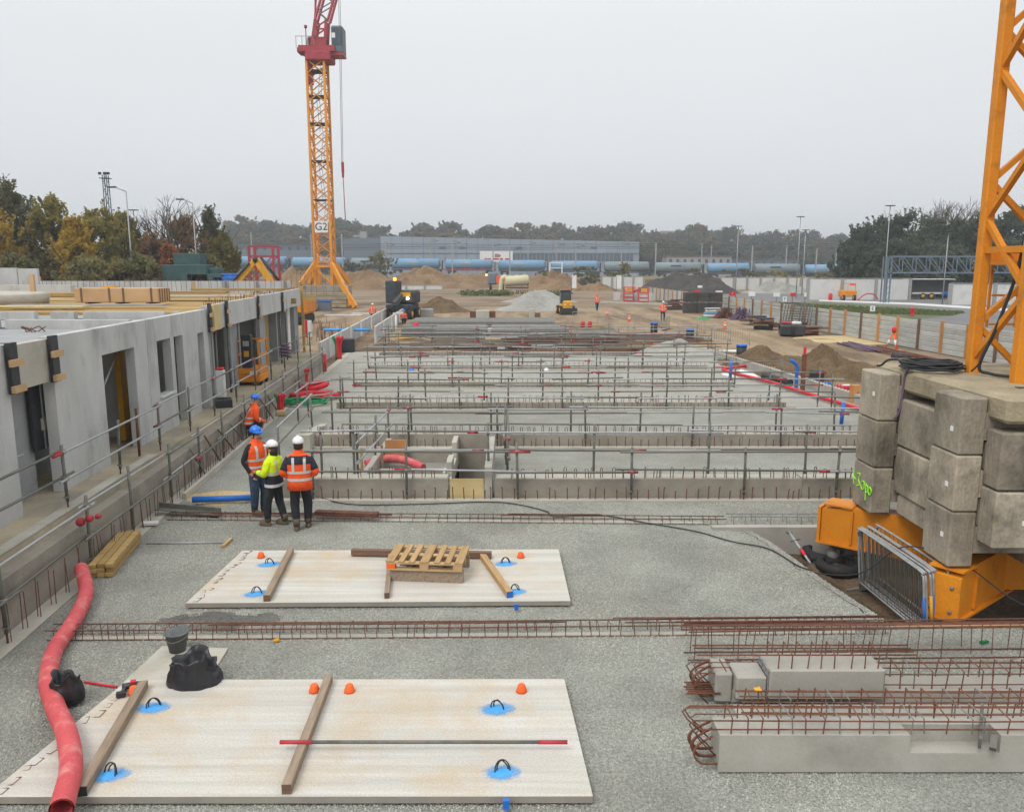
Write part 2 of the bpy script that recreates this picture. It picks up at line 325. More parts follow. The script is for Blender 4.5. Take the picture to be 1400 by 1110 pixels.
def spline(pts, sub=6):
    pts = [Vector(p) for p in pts]; res = []
    for i in range(len(pts) - 1):
        p0, p1, p2, p3 = pts[max(i - 1, 0)], pts[i], pts[i + 1], pts[min(i + 2, len(pts) - 1)]
        for k in range(sub):
            t = k / sub
            res.append(.5 * ((2 * p1) + (p2 - p0) * t + (2 * p0 - 5 * p1 + 4 * p2 - p3) * t * t + (3 * p1 - p0 - 3 * p2 + p3) * t ** 3))
    return res + [pts[-1]]
def text_mb(txt, size, mb, m4, mi=0, ext=.004):
    cu = bpy.data.curves.new('txt', 'FONT'); cu.body = txt; cu.size = size; cu.align_x = 'CENTER'; cu.align_y = 'CENTER'; cu.extrude = ext
    o = bpy.data.objects.new('txt', cu); col.objects.link(o)
    dg = bpy.context.evaluated_depsgraph_get(); me = o.evaluated_get(dg).to_mesh()
    mb.add([m4 @ v.co for v in me.vertices], [tuple(p.vertices) for p in me.polygons], mi)
    bpy.data.objects.remove(o); bpy.data.curves.remove(cu)
def rnd(a, b): return random.uniform(a, b)
# ================================================================== SETTING
def LXY(x0, Y): return x0 - 0.0757 * (Y - 14.35)        # lines that run along the left building (x0 given at Y = 14.35)
RX = lambda Y: 12.71 - (Y - 29.57) * 0.095               # right edge of the foundation field
YE = 47.5
# ---- the open country: one sheet with an opening where the foundation field is dug
hole = [(LXY(-6.94, 1.0), 1.0), (12.9 + 1.6, 1.0), (RX(16), 16), (RX(YE), YE), (LXY(-6.94, YE), YE)]
bm = bmesh.new()
def ring_(pts):
    vs = [bm.verts.new((p[0], p[1], 0)) for p in pts]
    for i in range(len(vs)): bm.edges.new((vs[i], vs[(i + 1) % len(vs)]))
ring_([(-1400, -60), (1400, -60), (1400, 2600), (-1400, 2600)]); ring_(hole)
bmesh.ops.triangle_fill(bm, edges=list(bm.edges), use_beauty=True)
for f in bm.faces:
    if f.normal.z < 0: f.normal_flip()
me = bpy.data.meshes.new('ground'); bm.to_mesh(me); bm.free(); me.materials.append(M['dirt'])
o = bpy.data.objects.new('ground', me); col.objects.link(o); o.location.z = -.012; tag(o, kind='structure')
MB().prism([(-9, 1), (15, 1), (15, YE + .2), (-10.5, YE + .2)], -1.6, -1.35).build('subgrade', 'dirt_wet', kind='structure')
def lumpy(name, x0, x1, y0, y1, nx, ny, amp, fr, m, z=0.0, edge=None, kind='structure', tilt=None):   # uneven earth sheet fading into the ground at its rim
    b = MB(); vs = []
    for j in range(ny + 1):
        for i in range(nx + 1):
            u, v = i / nx, j / ny; x = x0 + (x1 - x0) * u; y = y0 + (y1 - y0) * v
            if edge: x = edge(u, y)
            k = min(1, 6 * min(u, 1 - u, v, 1 - v))
            h = noise.fractal(Vector((x * fr, y * fr, 3.1)), 1.0, 2.0, 5) * amp
            vs.append((x, y, z + k * (h + amp * .7)))
    fs = [(j * (nx + 1) + i, j * (nx + 1) + i + 1, (j + 1) * (nx + 1) + i + 1, (j + 1) * (nx + 1) + i) for j in range(ny) for i in range(nx)]
    b.add(vs, fs, 0, True); return b.build(name, m, kind=kind)
lumpy('haul_road', 12, 24, 8, 100, 40, 160, .07, .45, 'dirt_road', edge=lambda u, y: (RX(min(y, 60)) + .25) * (1 - u) + 23.4 * u)
lumpy('site_ground', -40, 12, YE + .3, 98, 90, 110, .10, .25, 'dirt_road')
lumpy('disturbed_earth', -9.5, 11.5, YE + .4, 62, 70, 50, .16, .8, 'dirt_wet', .0)
lumpy('disturbed_earth', -10, 8, 63, 72, 60, 30, .12, .7, 'dirt', .0)
# ---- gravel fill between the beams (crane base stands in a dug out corner)
pit = [(15, 10.62), (5.40, 10.62), (5.06, 12.27), (4.80, 13.99), (4.55, 14.95), (15, 14.95)]
gpoly = [(LXY(-6.94, 2), 2), (13, 2), (13, 10.62)] + pit[1:5] + [(13, 14.95), (13, 16.88), (LXY(-6.94, 16.88), 16.88)]
gb = MB().prism(gpoly, -.6, 0); gb.build('gravel_bed', 'gravel', kind='structure')
MB().prism([(4.3, 10.3), (14.9, 10.3), (14.9, 15.3), (4.3, 15.3)], -.9, -.62).build('pit_floor', 'dirt_wet', kind='structure')
pf = lumpy('pit_earth', 4.4, 14.8, 10.35, 15.25, 60, 34, .10, 1.6, 'dirt_wet', -.52)
ROWS = [16.9, 22.05, 28.0, 33.2, 39.2, 45.2]
PX0, PX1 = P(614, 683).x, P(662, 683).x                  # pit in the first bay
for i, y0 in enumerate(ROWS):
    y1 = ROWS[i + 1] if i + 1 < len(ROWS) else YE
    g = 'gravel' if i < 2 else 'gravel_far'
    xl = lambda Y: LXY(-6.94, Y)
    if i == 0:
        MB().prism([(xl(y0), y0), (PX0, y0), (PX0, y1), (xl(y1), y1)], -.6, 0).build('gravel_bed', g, kind='structure')
        MB().prism([(PX1, y0), (RX(y0), y0), (RX(y1), y1), (PX1, y1)], -.6, 0).build('gravel_bed', g, kind='structure')
    else:
        MB().prism([(xl(y0), y0), (RX(y0), y0), (RX(y1), y1), (xl(y1), y1)], -.6, 0).build('gravel_bed', g, kind='structure')
# loose stones on the near gravel (uncountable): geometry nodes
gs = MB(); n = len(gpoly); gs.add([(p[0], p[1], .0) for p in gpoly], [tuple(range(n))])
so_ = gs.build('gravel_stones', 'stone', kind='stuff')
so_['label'] = 'grey crushed stone spread over the near foundation bays'; so_['category'] = 'gravel'
tr = bmesh.new(); tr.from_mesh(so_.data); bmesh.ops.triangulate(tr, faces=tr.faces); tr.to_mesh(so_.data); tr.free()
ng = bpy.data.node_groups.new('stones', 'GeometryNodeTree')
ng.interface.new_socket('Geometry', in_out='INPUT', socket_type='NodeSocketGeometry'); ng.interface.new_socket('Geometry', in_out='OUTPUT', socket_type='NodeSocketGeometry')
gi = ng.nodes.new('NodeGroupInput'); go = ng.nodes.new('NodeGroupOutput')
dp = ng.nodes.new('GeometryNodeDistributePointsOnFaces'); dp.inputs['Density'].default_value = 1700
ico = ng.nodes.new('GeometryNodeMeshIcoSphere'); ico.inputs['Radius'].default_value = .0125; ico.inputs['Subdivisions'].default_value = 1
sm_ = ng.nodes.new('GeometryNodeSetMaterial'); sm_.inputs['Material'].default_value = M['stone']
ip = ng.nodes.new('GeometryNodeInstanceOnPoints')
rv = ng.nodes.new('FunctionNodeRandomValue'); rv.data_type = 'FLOAT_VECTOR'; rv.inputs[0].default_value = (0, 0, 0); rv.inputs[1].default_value = (6.28, 6.28, 6.28)
rs_ = ng.nodes.new('FunctionNodeRandomValue'); rs_.data_type = 'FLOAT_VECTOR'; rs_.inputs[0].default_value = (.5, .4, .3); rs_.inputs[1].default_value = (1.5, 1.1, .8); rs_.inputs['Seed'].default_value = 5
L_ = ng.links
L_.new(gi.outputs[0], dp.inputs['Mesh']); L_.new(dp.outputs['Points'], ip.inputs['Points']); L_.new(ico.outputs['Mesh'], sm_.inputs['Geometry']); L_.new(sm_.outputs[0], ip.inputs['Instance'])
L_.new(rv.outputs[0], ip.inputs['Rotation']); L_.new(rs_.outputs[0], ip.inputs['Scale']); L_.new(ip.outputs[0], go.inputs[0])
md = so_.modifiers.new('stones', 'NODES'); md.node_group = ng
# stone colour varies stone by stone
t = M['stone'].node_tree; oi = t.nodes.new('ShaderNodeObjectInfo'); rp = t.nodes.new('ShaderNodeValToRGB')
rp.color_ramp.elements[0].color = lin((140, 141, 134)); rp.color_ramp.elements[1].color = lin((180, 181, 172)); el = rp.color_ramp.elements.new(.5); el.color = lin((160, 161, 152))
t.links.new(oi.outputs['Random'], rp.inputs[0])
gp = t.nodes.new('ShaderNodeNewGeometry'); nn = t.nodes.new('ShaderNodeTexNoise'); nn.inputs['Scale'].default_value = .55; nn.inputs['Detail'].default_value = 5; t.links.new(gp.outputs['Position'], nn.inputs['Vector'])   # damp and dusty patches
mrr = t.nodes.new('ShaderNodeMapRange'); mrr.inputs[1].default_value = .34; mrr.inputs[2].default_value = .56; mrr.inputs[3].default_value = .72; mrr.inputs[4].default_value = 1.05; t.links.new(nn.outputs[0], mrr.inputs[0])
vsc = t.nodes.new('ShaderNodeVectorMath'); vsc.operation = 'SCALE'; t.links.new(rp.outputs[0], vsc.inputs[0]); t.links.new(mrr.outputs[0], vsc.inputs['Scale']); t.links.new(vsc.outputs[0], t.nodes['Principled BSDF'].inputs['Base Color'])
# ---- left: footing strip, retaining wall with ledge, walkway slab (all run along the building)
def strip(name, xa, xb, z0, z1, Ya, Yb, m, **k):
    return MB().prism([(LXY(xa, Ya), Ya), (LXY(xb, Ya), Ya), (LXY(xb, Yb), Yb), (LXY(xa, Yb), Yb)], z0, z1).build(name, m, **k)
def strip_parts(parent, name, xa, xb, z0, z1, cuts, m):
    for a, b in zip(cuts[:-1], cuts[1:]):
        q = MB().prism([(LXY(xa, a + .006), a + .006), (LXY(xb, a + .006), a + .006), (LXY(xb, b - .006), b - .006), (LXY(xa, b - .006), b - .006)], z0, z1)
        q.build(name, m, parent)
FT = thing('wall_footing', 'pale concrete strip footing with rusty starter bars at the foot of the retaining wall', 'footing', (LXY(-7.1, 20), 20, 0))
strip_parts(FT, 'footing_strip', -7.26, -6.95, -.4, .012, [3, 14.6, 17.4, 26, 36, 47], 'concrete_pale')
MB().prism([(LXY(-6.99, a), a) for a in (16.9, 24)] + [(LXY(-6.90, a), a) for a in (24, 16.9)], -.2, .13).build('kerb', 'concrete_pale', FT)
RW = thing('retaining_wall', 'long low grey concrete retaining wall between the gravel and the walkway', 'wall', (LXY(-7.35, 20), 20, 0))
strip_parts(RW, 'wall_panel', -7.50, -7.262, -.5, .77, [3, 9.0, 14.9, 20.8, 26.7, 32.6, 38.5], 'concrete')
wk = thing('walkway', '', '', (LXY(-8, 20), 20, .5)); 
for k in ('label', 'category'):
    if k in wk: del wk[k]
wk['kind'] = 'structure'
strip_parts(wk, 'walkway_slab', -9.9, -7.502, .3, .95, [3, 15.0, 27.0, 38.5], 'floor')
strip_parts(wk, 'slab_edge', -7.70, -7.506, .96, .99, [3, 12.2, 17.0], 'concrete_pale')
MB().prism([(LXY(-45, 8), 8), (LXY(-9.92, 8), 8), (LXY(-9.92, 38.5), 38.5), (LXY(-45, 38.5), 38.5)], .3, .94).build('interior_slab', 'floor', wk)
# starter bars of the footing
rodm = MB().tube([(0, 0, 0), (0, 0, 1)], .007, 5).mesh('starter_bar', 'rust')
y = 9.3
while y < 26:
    for dx in (0, .05):
        h = rnd(.5, .62) if y < 16.5 else rnd(.3, .7)
        piece('starter_bar', rodm, FT, (LXY(-7.12 + dx, y), y + rnd(-.04, .04), .0), (rnd(-.06, .06), rnd(-.06, .06), 0), (1, 1, h))
    y += rnd(.36, .5)
# ================================================================== LEFT BUILDING (precast shell)
BLD = thing('precast_building', 'unfinished grey precast concrete building shell with open doorways beside the walkway', 'building', (LXY(-8.17, 14.35), 14.35, .95))
Z0, ZT = .95, 3.77
def wpt(Y, off=0.0): return Vector((LXY(-8.17, Y), Y, 0)) + Vector((.997, .0755, 0)) * off
def wallseg(name, Ya, Yb, z0, z1, th=.2, m='panel', off=0.0, parent=None):
    a, b = wpt(Ya, off), wpt(Yb, off); a2, b2 = wpt(Ya, off - th), wpt(Yb, off - th)
    return MB().prism([(p.x, p.y) for p in (a, b, b2, a2)], z0, z1).build(name, m, parent or BLD)
G_ = .008
def panel(Ya, Yb, holes, ztop=ZT):
    # one precast panel as a single mesh with its openings
    b = MB(); ys = sorted({Ya + G_, Yb - G_} | {h[0] for h in holes} | {h[1] for h in holes})
    for a, c in zip(ys[:-1], ys[1:]):
        zs = [(Z0 + .002, ztop)]
        for (h0, h1, hz0, hz1) in holes:
            if a >= h0 - 1e-4 and c <= h1 + 1e-4:
                zs = [q for q in ((Z0 + .002, hz0), (hz1, ztop)) if q[1] - q[0] > .01]
        for q0, q1 in zs:
            p0, p1, p2, p3 = wpt(a), wpt(c), wpt(c, -.2), wpt(a, -.2)
            b.prism([(p.x, p.y) for p in (p0, p1, p2, p3)], q0, q1)
    return b.build('wall_panel', 'panel', BLD)
panel(7.0, 12.75, [])
panel(14.18, 18.68, [(16.22, 17.9, Z0 + .002, 3.22)])
panel(18.68, 23.45, [(19.3, 20.25, 1.88, 3.22), (20.5, 21.2, Z0 + .002, 3.22), (22.44, 23.0, Z0 + .002, 3.15)])
# door reveal lintel, clamps with wooden wedges
wallseg('lintel', 12.85, 14.1, 3.0, 3.74, .18, 'concrete_pale')
cl = MB()
def clamp(Y, z0=2.98, z1=3.8, wd=.24):
    p = wpt(Y, .06)
    cp = MB().box((p.x, p.y, (z0 + z1) / 2), (.07, wd, z1 - z0), R(4.3)).build('formwork_clamp', 'black_plastic', BLD)
    for z in (z0 + .08, z0 + .5):
        MB().box((p.x + .07, p.y, z), (.06, wd * 1.5, .11), R(4.3)).build('wedge', 'crate_wood', cp)
clamp(12.78); clamp(14.14)
# dark interior panels seen through the first doorway
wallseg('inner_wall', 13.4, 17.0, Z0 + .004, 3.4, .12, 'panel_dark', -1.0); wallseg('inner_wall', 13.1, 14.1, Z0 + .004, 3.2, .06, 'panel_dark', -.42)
p = wpt(14.28, -.33); fr = MB().box((p.x, p.y, 2.5), (.05, .7, 1.5), R(4.3)).build('window_frame', 'black_plastic', BLD)
MB().box((p.x + .045, p.y, 2.5), (.03, .06, 1.5), R(4.3)).build('mullion', 'galv_pale', fr); MB().box((p.x + .05, p.y, 2.2), (.05, .16, .22), R(4.3)).build('latch', 'concrete_pale', fr)
p = wpt(12.95, -.2); MB().tube([(p.x, p.y - .1, 1.9), (p.x + .1, p.y - .1, 1.9), (p.x + .1, p.y + .15, 1.9)], .02, 6).build('door_handle', 'galv_pale', BLD)
# second doorway: inner wall, yellow beam, brace, brown prop
wallseg('inner_wall', 17.5, 22.0, Z0 + .004, 3.5, .12, 'panel', -1.5)
p = wpt(18.62, -.62); MB().box((p.x, p.y, 2.2), (.12, .3, 2.45), R(4.3)).build('yellow_beam', 'yellow_paint', BLD)
MB().tube([wpt(16.9, -.4) + Vector((0, 0, 2.3)), wpt(18.5, -.55) + Vector((0, 0, 3.2))], .03, 8).build('brace', 'galv_pale', BLD)
p = wpt(16.95, .3); MB().tube([(p.x, p.y, Z0), (p.x, p.y, 2.0)], .03, 8).build('prop', 'rust', BLD)
p0 = wpt(19.77, .02); MB().box((p0.x, p0.y, 1.86), (.1, 1.0, .03), R(4.3)).build('sill', 'white_paint', BLD)
# far part: lintels carried by columns and props
for (a, c, zb, zt) in ((23.52, 25.3, 3.12, 3.86), (25.36, 29.5, 3.14, 3.88), (29.6, 33.8, 3.16, 3.92), (33.9, 34.9, 3.18, 3.93), (35.0, 38.2, 3.2, 3.95)):
    wallseg('lintel', a, c, zb, zt, .2, 'panel')
for Y in (23.5, 25.33, 29.55, 33.85): clamp(Y, 3.1, 3.94, .16)
p = wpt(24.2, .06); MB().box((p.x, p.y, 3.5), (.06, .7, .75), R(4.3)).build('formwork_panel', 'plywood', BLD)
for Y in (23.3, 24.5, 25.9, 29.6, 33.9, 35.1): 
    p = wpt(Y, -.1); MB().tube([(p.x, p.y, Z0), (p.x, p.y, 3.12)], .035, 8).build('prop', 'galv', BLD)
for Y in (24.0, 27.0, 31.2, 38.1):
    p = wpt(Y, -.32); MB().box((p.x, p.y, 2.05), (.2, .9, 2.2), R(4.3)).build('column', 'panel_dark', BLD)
p = wpt(32.8, -.5); MB().box((p.x, p.y, 2.05), (.1, 1.0, 2.2), R(4.3)).build('formwork_panel', 'deck_wood', BLD)
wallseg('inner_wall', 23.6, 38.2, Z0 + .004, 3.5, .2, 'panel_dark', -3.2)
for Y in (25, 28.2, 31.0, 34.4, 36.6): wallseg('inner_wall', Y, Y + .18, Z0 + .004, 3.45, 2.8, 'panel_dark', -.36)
p = wpt(38.35, .05); MB().box((p.x, p.y, 2.5), (.12, .12, 3.1), R(4.3)).build('yellow_post', 'deck_wood', BLD)
b = MB()
for a, c in ((11.0, 13.1), (13.5, 15.1), (15.5, 18.8), (19.15, 22.2), (22.55, 24.3)):
    p0, p1, p2, p3 = wpt(a, -.22), wpt(c, -.22), wpt(c, -5.5), wpt(a, -5.5); b.prism([(p.x, p.y) for p in (p0, p1, p2, p3)], 3.5, 3.56)
b.build('added_shade_slab', 'panel_dark', BLD)  # slabs added over the open-topped rooms to shade what shows through doors and windows
# cross walls and rooms seen from above (tops notched)
def cross(Y, xa, xb, zt, notches=(), m='panel', th=.2):
    xs = [xa]; b = MB()
    segs = []; x = xa
    for (n0, n1, dz) in notches: segs += [(x, n0, zt), (n0, n1, zt - dz)]; x = n1
    segs.append((x, xb, zt))
    for (a, c, z) in segs:
        sl = -.0757
        b.prism([(a, Y - .0757 * 0), (c, Y), (c, Y + th), (a, Y + th)], Z0 + .003, z)
    return b.build('cross_wall', m, BLD)
cross(18.9, -42, -9.0, 3.76, ((-12.1, -11.9, .2),))
cross(22.3, -42, -9.2, 3.76, ((-13.2, -12.75, .3), (-12.1, -11.85, .2), (-9.6, -9.4, .15)))
cross(13.2, -42, -10.2, 3.4); cross(15.2, -42, -9.6, 3.45)
for X in (-14.5, -20.5, -27): MB().box((X, 18, 2.3), (.2, 9.5, 2.7)).build('long_wall', 'panel', BLD)
MB().box((-31.6, 49.8, 2.05), (36, .25, 4.1)).build('long_wall', 'panel', BLD)
MB().box((-22.2, 40.0, 2.1), (22, .2, 3.0)).build('long_wall', 'panel', BLD)
for X in (-17.5, -15.6, -13.9): MB().box((X, 49.55, 3.2), (.05, .2, 1.9)).build('panel_joint', 'panel_dark', BLD)
# timber slab formwork deck: separate boards on beams
DK = thing('formwork_deck', 'yellowish timber formwork deck covering the back rooms of the shell', 'formwork', (-20, 32, 3.4))
bmh = MB().box((0, 0, 0), (1, .48, .03)).mesh('board', 'deck_wood')
for j in range(31):
    Y = 24.6 + j * .5
    x1 = LXY(-8.17, Y) - .35
    x = x1
    while x > -40:
        ln = rnd(3.6, 5.2); piece('board', bmh, DK, (x - ln / 2, Y, 3.62 + rnd(-.012, .012) + (0 if Y < 32 else .04)), (0, 0, rnd(-.004, .004)), (ln - .02, 1, 1)); x -= ln
for Y in (24.4, 28, 32, 36, 39.5): MB().box((-24.6, Y, 3.47), (30, .12, .24)).build('joist', 'deck_wood', DK)
# raised boards / stacks on deck
for (px, py, ln, wd, h, m) in ((270, 406, 4, .5, .05, 'panel'), (120, 419, 5, .4, .05, 'panel_dark'), (30, 421, 4, .5, .05, 'plywood'), (330, 398, 5, .8, .12, 'deck_wood'), (180, 402, 9, .6, .1, 'deck_wood'), (60, 405, 6, .8, .12, 'deck_wood')):
    q = P(px, py, 3.7); MB().box((q.x, q.y, 3.66 + h / 2 + .06), (ln, wd, h), R(2)).build('board_stack', m, DK)
# ---- things on the deck
def crate(px, py, ln, wd, h, rz):
    q = P(px, py, 3.68); t = thing('timber_crate', 'long pale brown wrapped timber stack strapped on the formwork deck', 'timber stack', (q.x, q.y + wd / 2, 3.68))
    b = t
    body = MB().box((0, 0, h / 2 + .06), (ln, wd, h), rz, ch=.02).build('stack_body', 'crate_wood', b, world=False)
    for k in (0, 2, 3, 5): MB().box((-ln / 2 + (k + .5) * ln / 6, -wd / 2 - .011, h / 2 + .06), (.05, .03, h + .02), rz).build('strap', 'wood_dark', b, world=False)
    for k in range(3): MB().box((-ln / 2 + .4 + k * (ln - .8) / 2, 0, .03), (.1, wd, .06), rz).build('bearer', 'wood_dark', b, world=False)
    for k in range(5): MB().box((ln / 2 + .012, -wd / 2 + .12 + k * .2, h / 2 + .06), (.02, .02, h * .9), rz).build('end_gap', 'wood_dark', b, world=False)
    MB().box((-.5, .1, h + .085), (.5, .15, .05)).build('wrap', 'yellow_paint', b, world=False)
crate(160, 416, 2.95, .95, .5, 0)
for (px, py, h, nm) in ((47, 415, 1.05, 'a'), (55, 393, .7, 'b'), (265, 397, .5, 'c')):
    q = P(px, py, 3.68); MB().box((q.x, q.y, 3.66 + h / 2), (.16, .1, h)).build('timber_post', 'crate_wood', at=(q.x, q.y, 3.66), label={'a': 'tall pale timber post standing on the formwork deck left of the timber stack', 'b': 'short timber post behind the tallest post on the deck', 'c': 'stubby timber post standing alone near the far parapet'}[nm], cat='post')
# rebar standing along the deck
RB = thing('deck_starter_bars', 'row of thin rusty starter bars standing along the far parapet of the shell', 'rebar', (-20, 47, 3.6))
for k in range(60):
    x = -29 + k * .31; piece('starter_bar', rodm, RB, (x + rnd(-.08, .08), 48.5 + rnd(-.1, .1), 3.3), (rnd(-.05, .05), rnd(-.05, .05), 0), (1.6, 1.6, rnd(.9, 1.5)))
RB2 = thing('deck_starter_bars', 'rusty starter bars sticking up along the lintels of the shell front', 'rebar', (LXY(-8.4, 30), 30, 3.7))
for k in range(90):
    Y = 23.6 + k * .16; piece('starter_bar', rodm, RB2, (LXY(-8.3, Y), Y, 3.7), (rnd(-.1, .1), rnd(-.1, .1), 0), (1.2, 1.2, rnd(.25, .4)))
# left end: concrete stubs and rebar on wall heads near the frame edge
q = P(10, 477, 3.5)
t = thing('rebar_bundle', 'small rusty rebar cage lying on a wall head at the near end of the shell', 'rebar', tuple(P(60, 458, 3.45)))
for k in range(14): MB().tube([P(28 + rnd(0, 45), 456 + rnd(0, 6), 3.45) + Vector((0, 0, .03)), P(28 + rnd(0, 45), 456 + rnd(0, 6), 3.45) + Vector((0, 0, rnd(.02, .3)))], .012, 5).build('bar', 'rust', t)
# tall dark panel standing behind the deck at the left edge
MB().box((-26.4, 44.5, 4.25), (1.05, .2, 1.25)).build('upstand_wall', 'panel', at=(-26.4, 44.5, 3.65), label='grey concrete upstand wall rising above the deck beside the yellow trees', cat='wall')
MB().box((-28.9, 44.6, 4.27), (3.7, .2, 1.28)).build('upstand_wall', 'panel', at=(-28.9, 44.6, 3.65), label='wider grey concrete upstand wall at the far corner of the deck', cat='wall')
MB().box((-21.5, 36.8, 3.95), (3.2, .4, .42)).build('concrete_upstand', 'panel', at=(-21.5, 36.8, 3.7), label='low grey concrete upstand behind the timber stack on the deck', cat='wall')
MB().lathe([(1.9, 0), (1.95, .35), (1.75, .42)], (-18.3, 28.2, 3.68), 24).build('curved_panel', 'concrete_pale', at=(-18.3, 28.2, 3.68), label='rounded pale concrete piece on the deck at the frame edge', cat='concrete ring')
# ================================================================== FOUNDATION BEAMS
hp = MB().tube([(-.035, 0, 0), (-.035, 0, .85), (-.02, 0, .97), (0, 0, 1), (.02, 0, .97), (.035, 0, .85), (.035, 0, 0)], .009, 5).mesh('stirrup', 'rust')
hk = MB().tube([(0, 0, 0), (0, 0, .9), (.0, -.02, 1.0), (.0, -.055, .97)], .0105, 5).mesh('starter_bar', 'rust')
XL = lambda Y: -4.1 - .0757 * Y
ends_r = [13.0, 12.6, 9.7, 9.3, 9.6, 10.0]
btop = [.44, .34, .24, .22, .2, .2]
nm = ['nearest the open pit', 'beyond the open pit', 'crossing behind the green hose coil', 'fourth from the three workers', 'fifth from the three workers', 'farthest from the three workers']
lab = ['grey concrete ground beam with rebar hooks, just behind the three standing workers', 'grey concrete ground beam closing the far side of the open pit',
       'third grey ground beam, level with the coils of red and green hose', 'fourth grey ground beam from the standing workers, under many guardrails',
       'fifth grey ground beam from the standing workers', 'farthest grey ground beam, next to the rebar mats']
for i, Y in enumerate(ROWS):
    xl, xr, zt = XL(Y), ends_r[i], btop[i]
    t = thing('ground_beam', lab[i], 'concrete beam', ((xl + xr) / 2, Y + .25, 0), group='ground beams across the field')
    cuts = [xl, xr] if i else [xl, PX0 - .01, PX1 + .28, xr]
    segs = [(xl, xr)] if i else [(xl, PX0 - .02), (PX1 + .22, xr)]
    for a, b in segs:
        k = max(1, round((b - a) / 6)); 
        for j in range(k):
            u0, u1 = a + (b - a) * j / k, a + (b - a) * (j + 1) / k
            MB().box(((u0 + u1) / 2, Y + .26, zt / 2 - .15), (u1 - u0 - .008, .46, zt + .3)).build('beam_segment', 'concrete', t)
            MB().box(((u0 + u1) / 2, Y + .26, zt + .008), (u1 - u0 - .05, .36, .012)).build('top_skin', 'concrete_pale', t)
    MB().box(((xl + xr) / 2, Y - .11, .008), (xr - xl, .2, .05)).build('blinding', 'concrete_pale', t)
    x = xl + .1
    if i < 3:
        while x < xr:
            if i or x < PX0 - .1 or x > PX1 + .35: piece('stirrup', hp, t, (x, Y + .12 + rnd(-.02, .02), zt), (rnd(-.1, .1), rnd(-.08, .08), rnd(0, 3)), (1, 1, rnd(.2, .27)))
            piece('starter_bar', hk, t, (x + .05, Y - .08, .02), (rnd(-.08, .08), rnd(-.06, .06), rnd(-.5, .5)), (1.1, 1, rnd(.2, .3)))
            x += rnd(.1, .13) if random.random() < .15 else rnd(.2, .27)
    else:
        b = MB()
        while x < xr:
            for (yy, z0, h) in ((Y + .12, zt, .24), (Y - .08, .02, .25)):
                b.tube([(x, yy, z0), (x + rnd(-.02, .02), yy, z0 + h * rnd(.45, .8))], .009, 4)
            x += rnd(.18, .26)
        b.build('starter_bars', 'rust', t, kind='stuff')
# right edge beam and a wooden stop board, grey stubs
t = thing('edge_beam', 'long pale concrete edge beam between the gravel field and the earth heaps', 'concrete beam', (RX(30), 30, 0))
for a, b in ((17, 23), (23, 29.3), (29.6, 35), (35, 41), (41, 46.5)):
    MB().prism([(RX(a) - .12, a + .01), (RX(a) + .12, a + .01), (RX(b) + .12, b - .01), (RX(b) - .12, b - .01)], -.4, .36).build('beam_segment', 'concrete_new', t)
MB().box((RX(29.45), 29.45, .3), (.3, .3, .75)).build('stop_board', 'fence_post_wood', t)
bx = MB()
for k in range(110):
    Y = 18 + k * .25; bx.tube([(RX(Y), Y, .36), (RX(Y) + rnd(-.03, .03), Y, .36 + rnd(.1, .2))], .012, 4)
bx.build('starter_bars', 'rust', t, kind='stuff')
# ---- open pit between the first two beams
t = thing('concrete_pit', 'deep grey concrete pit with a beige board in front, between two ground beams', 'concrete pit', ((PX0 + PX1) / 2, 19.5, 0))
MB().box(((PX0 + PX1) / 2, 20.3, .1), (PX1 - PX0 + .3, .2, 1.32)).build('back_wall', 'concrete', t)
xr_ = PX1 + .09
MB().box((xr_, 18.58, .08), (.16, 3.3, 1.26)).build('side_wall', 'concrete_new', t)
for (a, b, zt_) in ((17.0, 17.7, .3), (17.72, 18.5, .62), (18.55, 19.3, .35), (19.35, 20.18, .72)):
    MB().box((PX0 - .06, (a + b) / 2, zt_ / 2 - .3), (.12, b - a - .01, zt_ + .6)).build('side_wall', 'concrete_pale', t)
MB().box(((PX0 + PX1) / 2, 16.99, .14), (PX1 - PX0 - .03, .03, .6)).build('front_board', 'plywood', t)
MB().box(((PX0 + PX1) / 2, 19.4, -.6), (PX1 - PX0 - .01, 4.6, .1)).build('pit_base', 'concrete', t)
# ---- shuttered trench left of the pit with small cross beams, wooden shutter, red pipe
t = thing('shuttered_trench', 'small shuttered trench with white topped walls and a brown plywood shutter left of the pit', 'trench', (P(560, 640).x, 19.6, 0))
a0, a1 = P(512, 660).x, PX0 - .2
for (Y, zt_) in ((18.9, .14), (20.3, .34)):
    MB().box(((a0 + a1) / 2, Y, zt_ / 2), (a1 - a0, .16, zt_ + .02)).build('cross_beam', 'concrete', t)
    MB().box(((a0 + a1) / 2, Y, zt_ + .02), (a1 - a0 - .02, .12, .014)).build('top_skin', 'concrete_pale', t)
MB().box((a0 - .15, 19.5, .17), (.14, 4.2, .36)).build('long_wall', 'concrete_new', t)
q = P(505, 618); MB().box((a0 + .25, 20.1, .42), (.55, .04, .42)).build('plywood_shutter', 'fence_post_wood', t)
MB().box((a0 - .35, 18.6, .32), (.05, .07, .9), 0).build('stake', 'wood', t); MB().box((a0 + .02, 19.3, .3), (.06, .05, .75)).build('stake', 'wood_grey', t)
for k in range(3): MB().box((PX0 - .2, 18.2 + k * 1.2, .16), (.06, .4, .32)).build('shutter_post', 'white_paint', t)
MB().tube(spline([P(502, 640) + Vector((0, -.2, .16)), P(530, 637) + Vector((0, -.2, .24)), P(555, 638) + Vector((0, -.2, .22)), P(580, 643) + Vector((0, -.2, .12))]), .1, 12).build('drain_pipe', 'red_pipe', at=P(540, 640), label='short curved red drain pipe lying in the shuttered trench', cat='pipe')
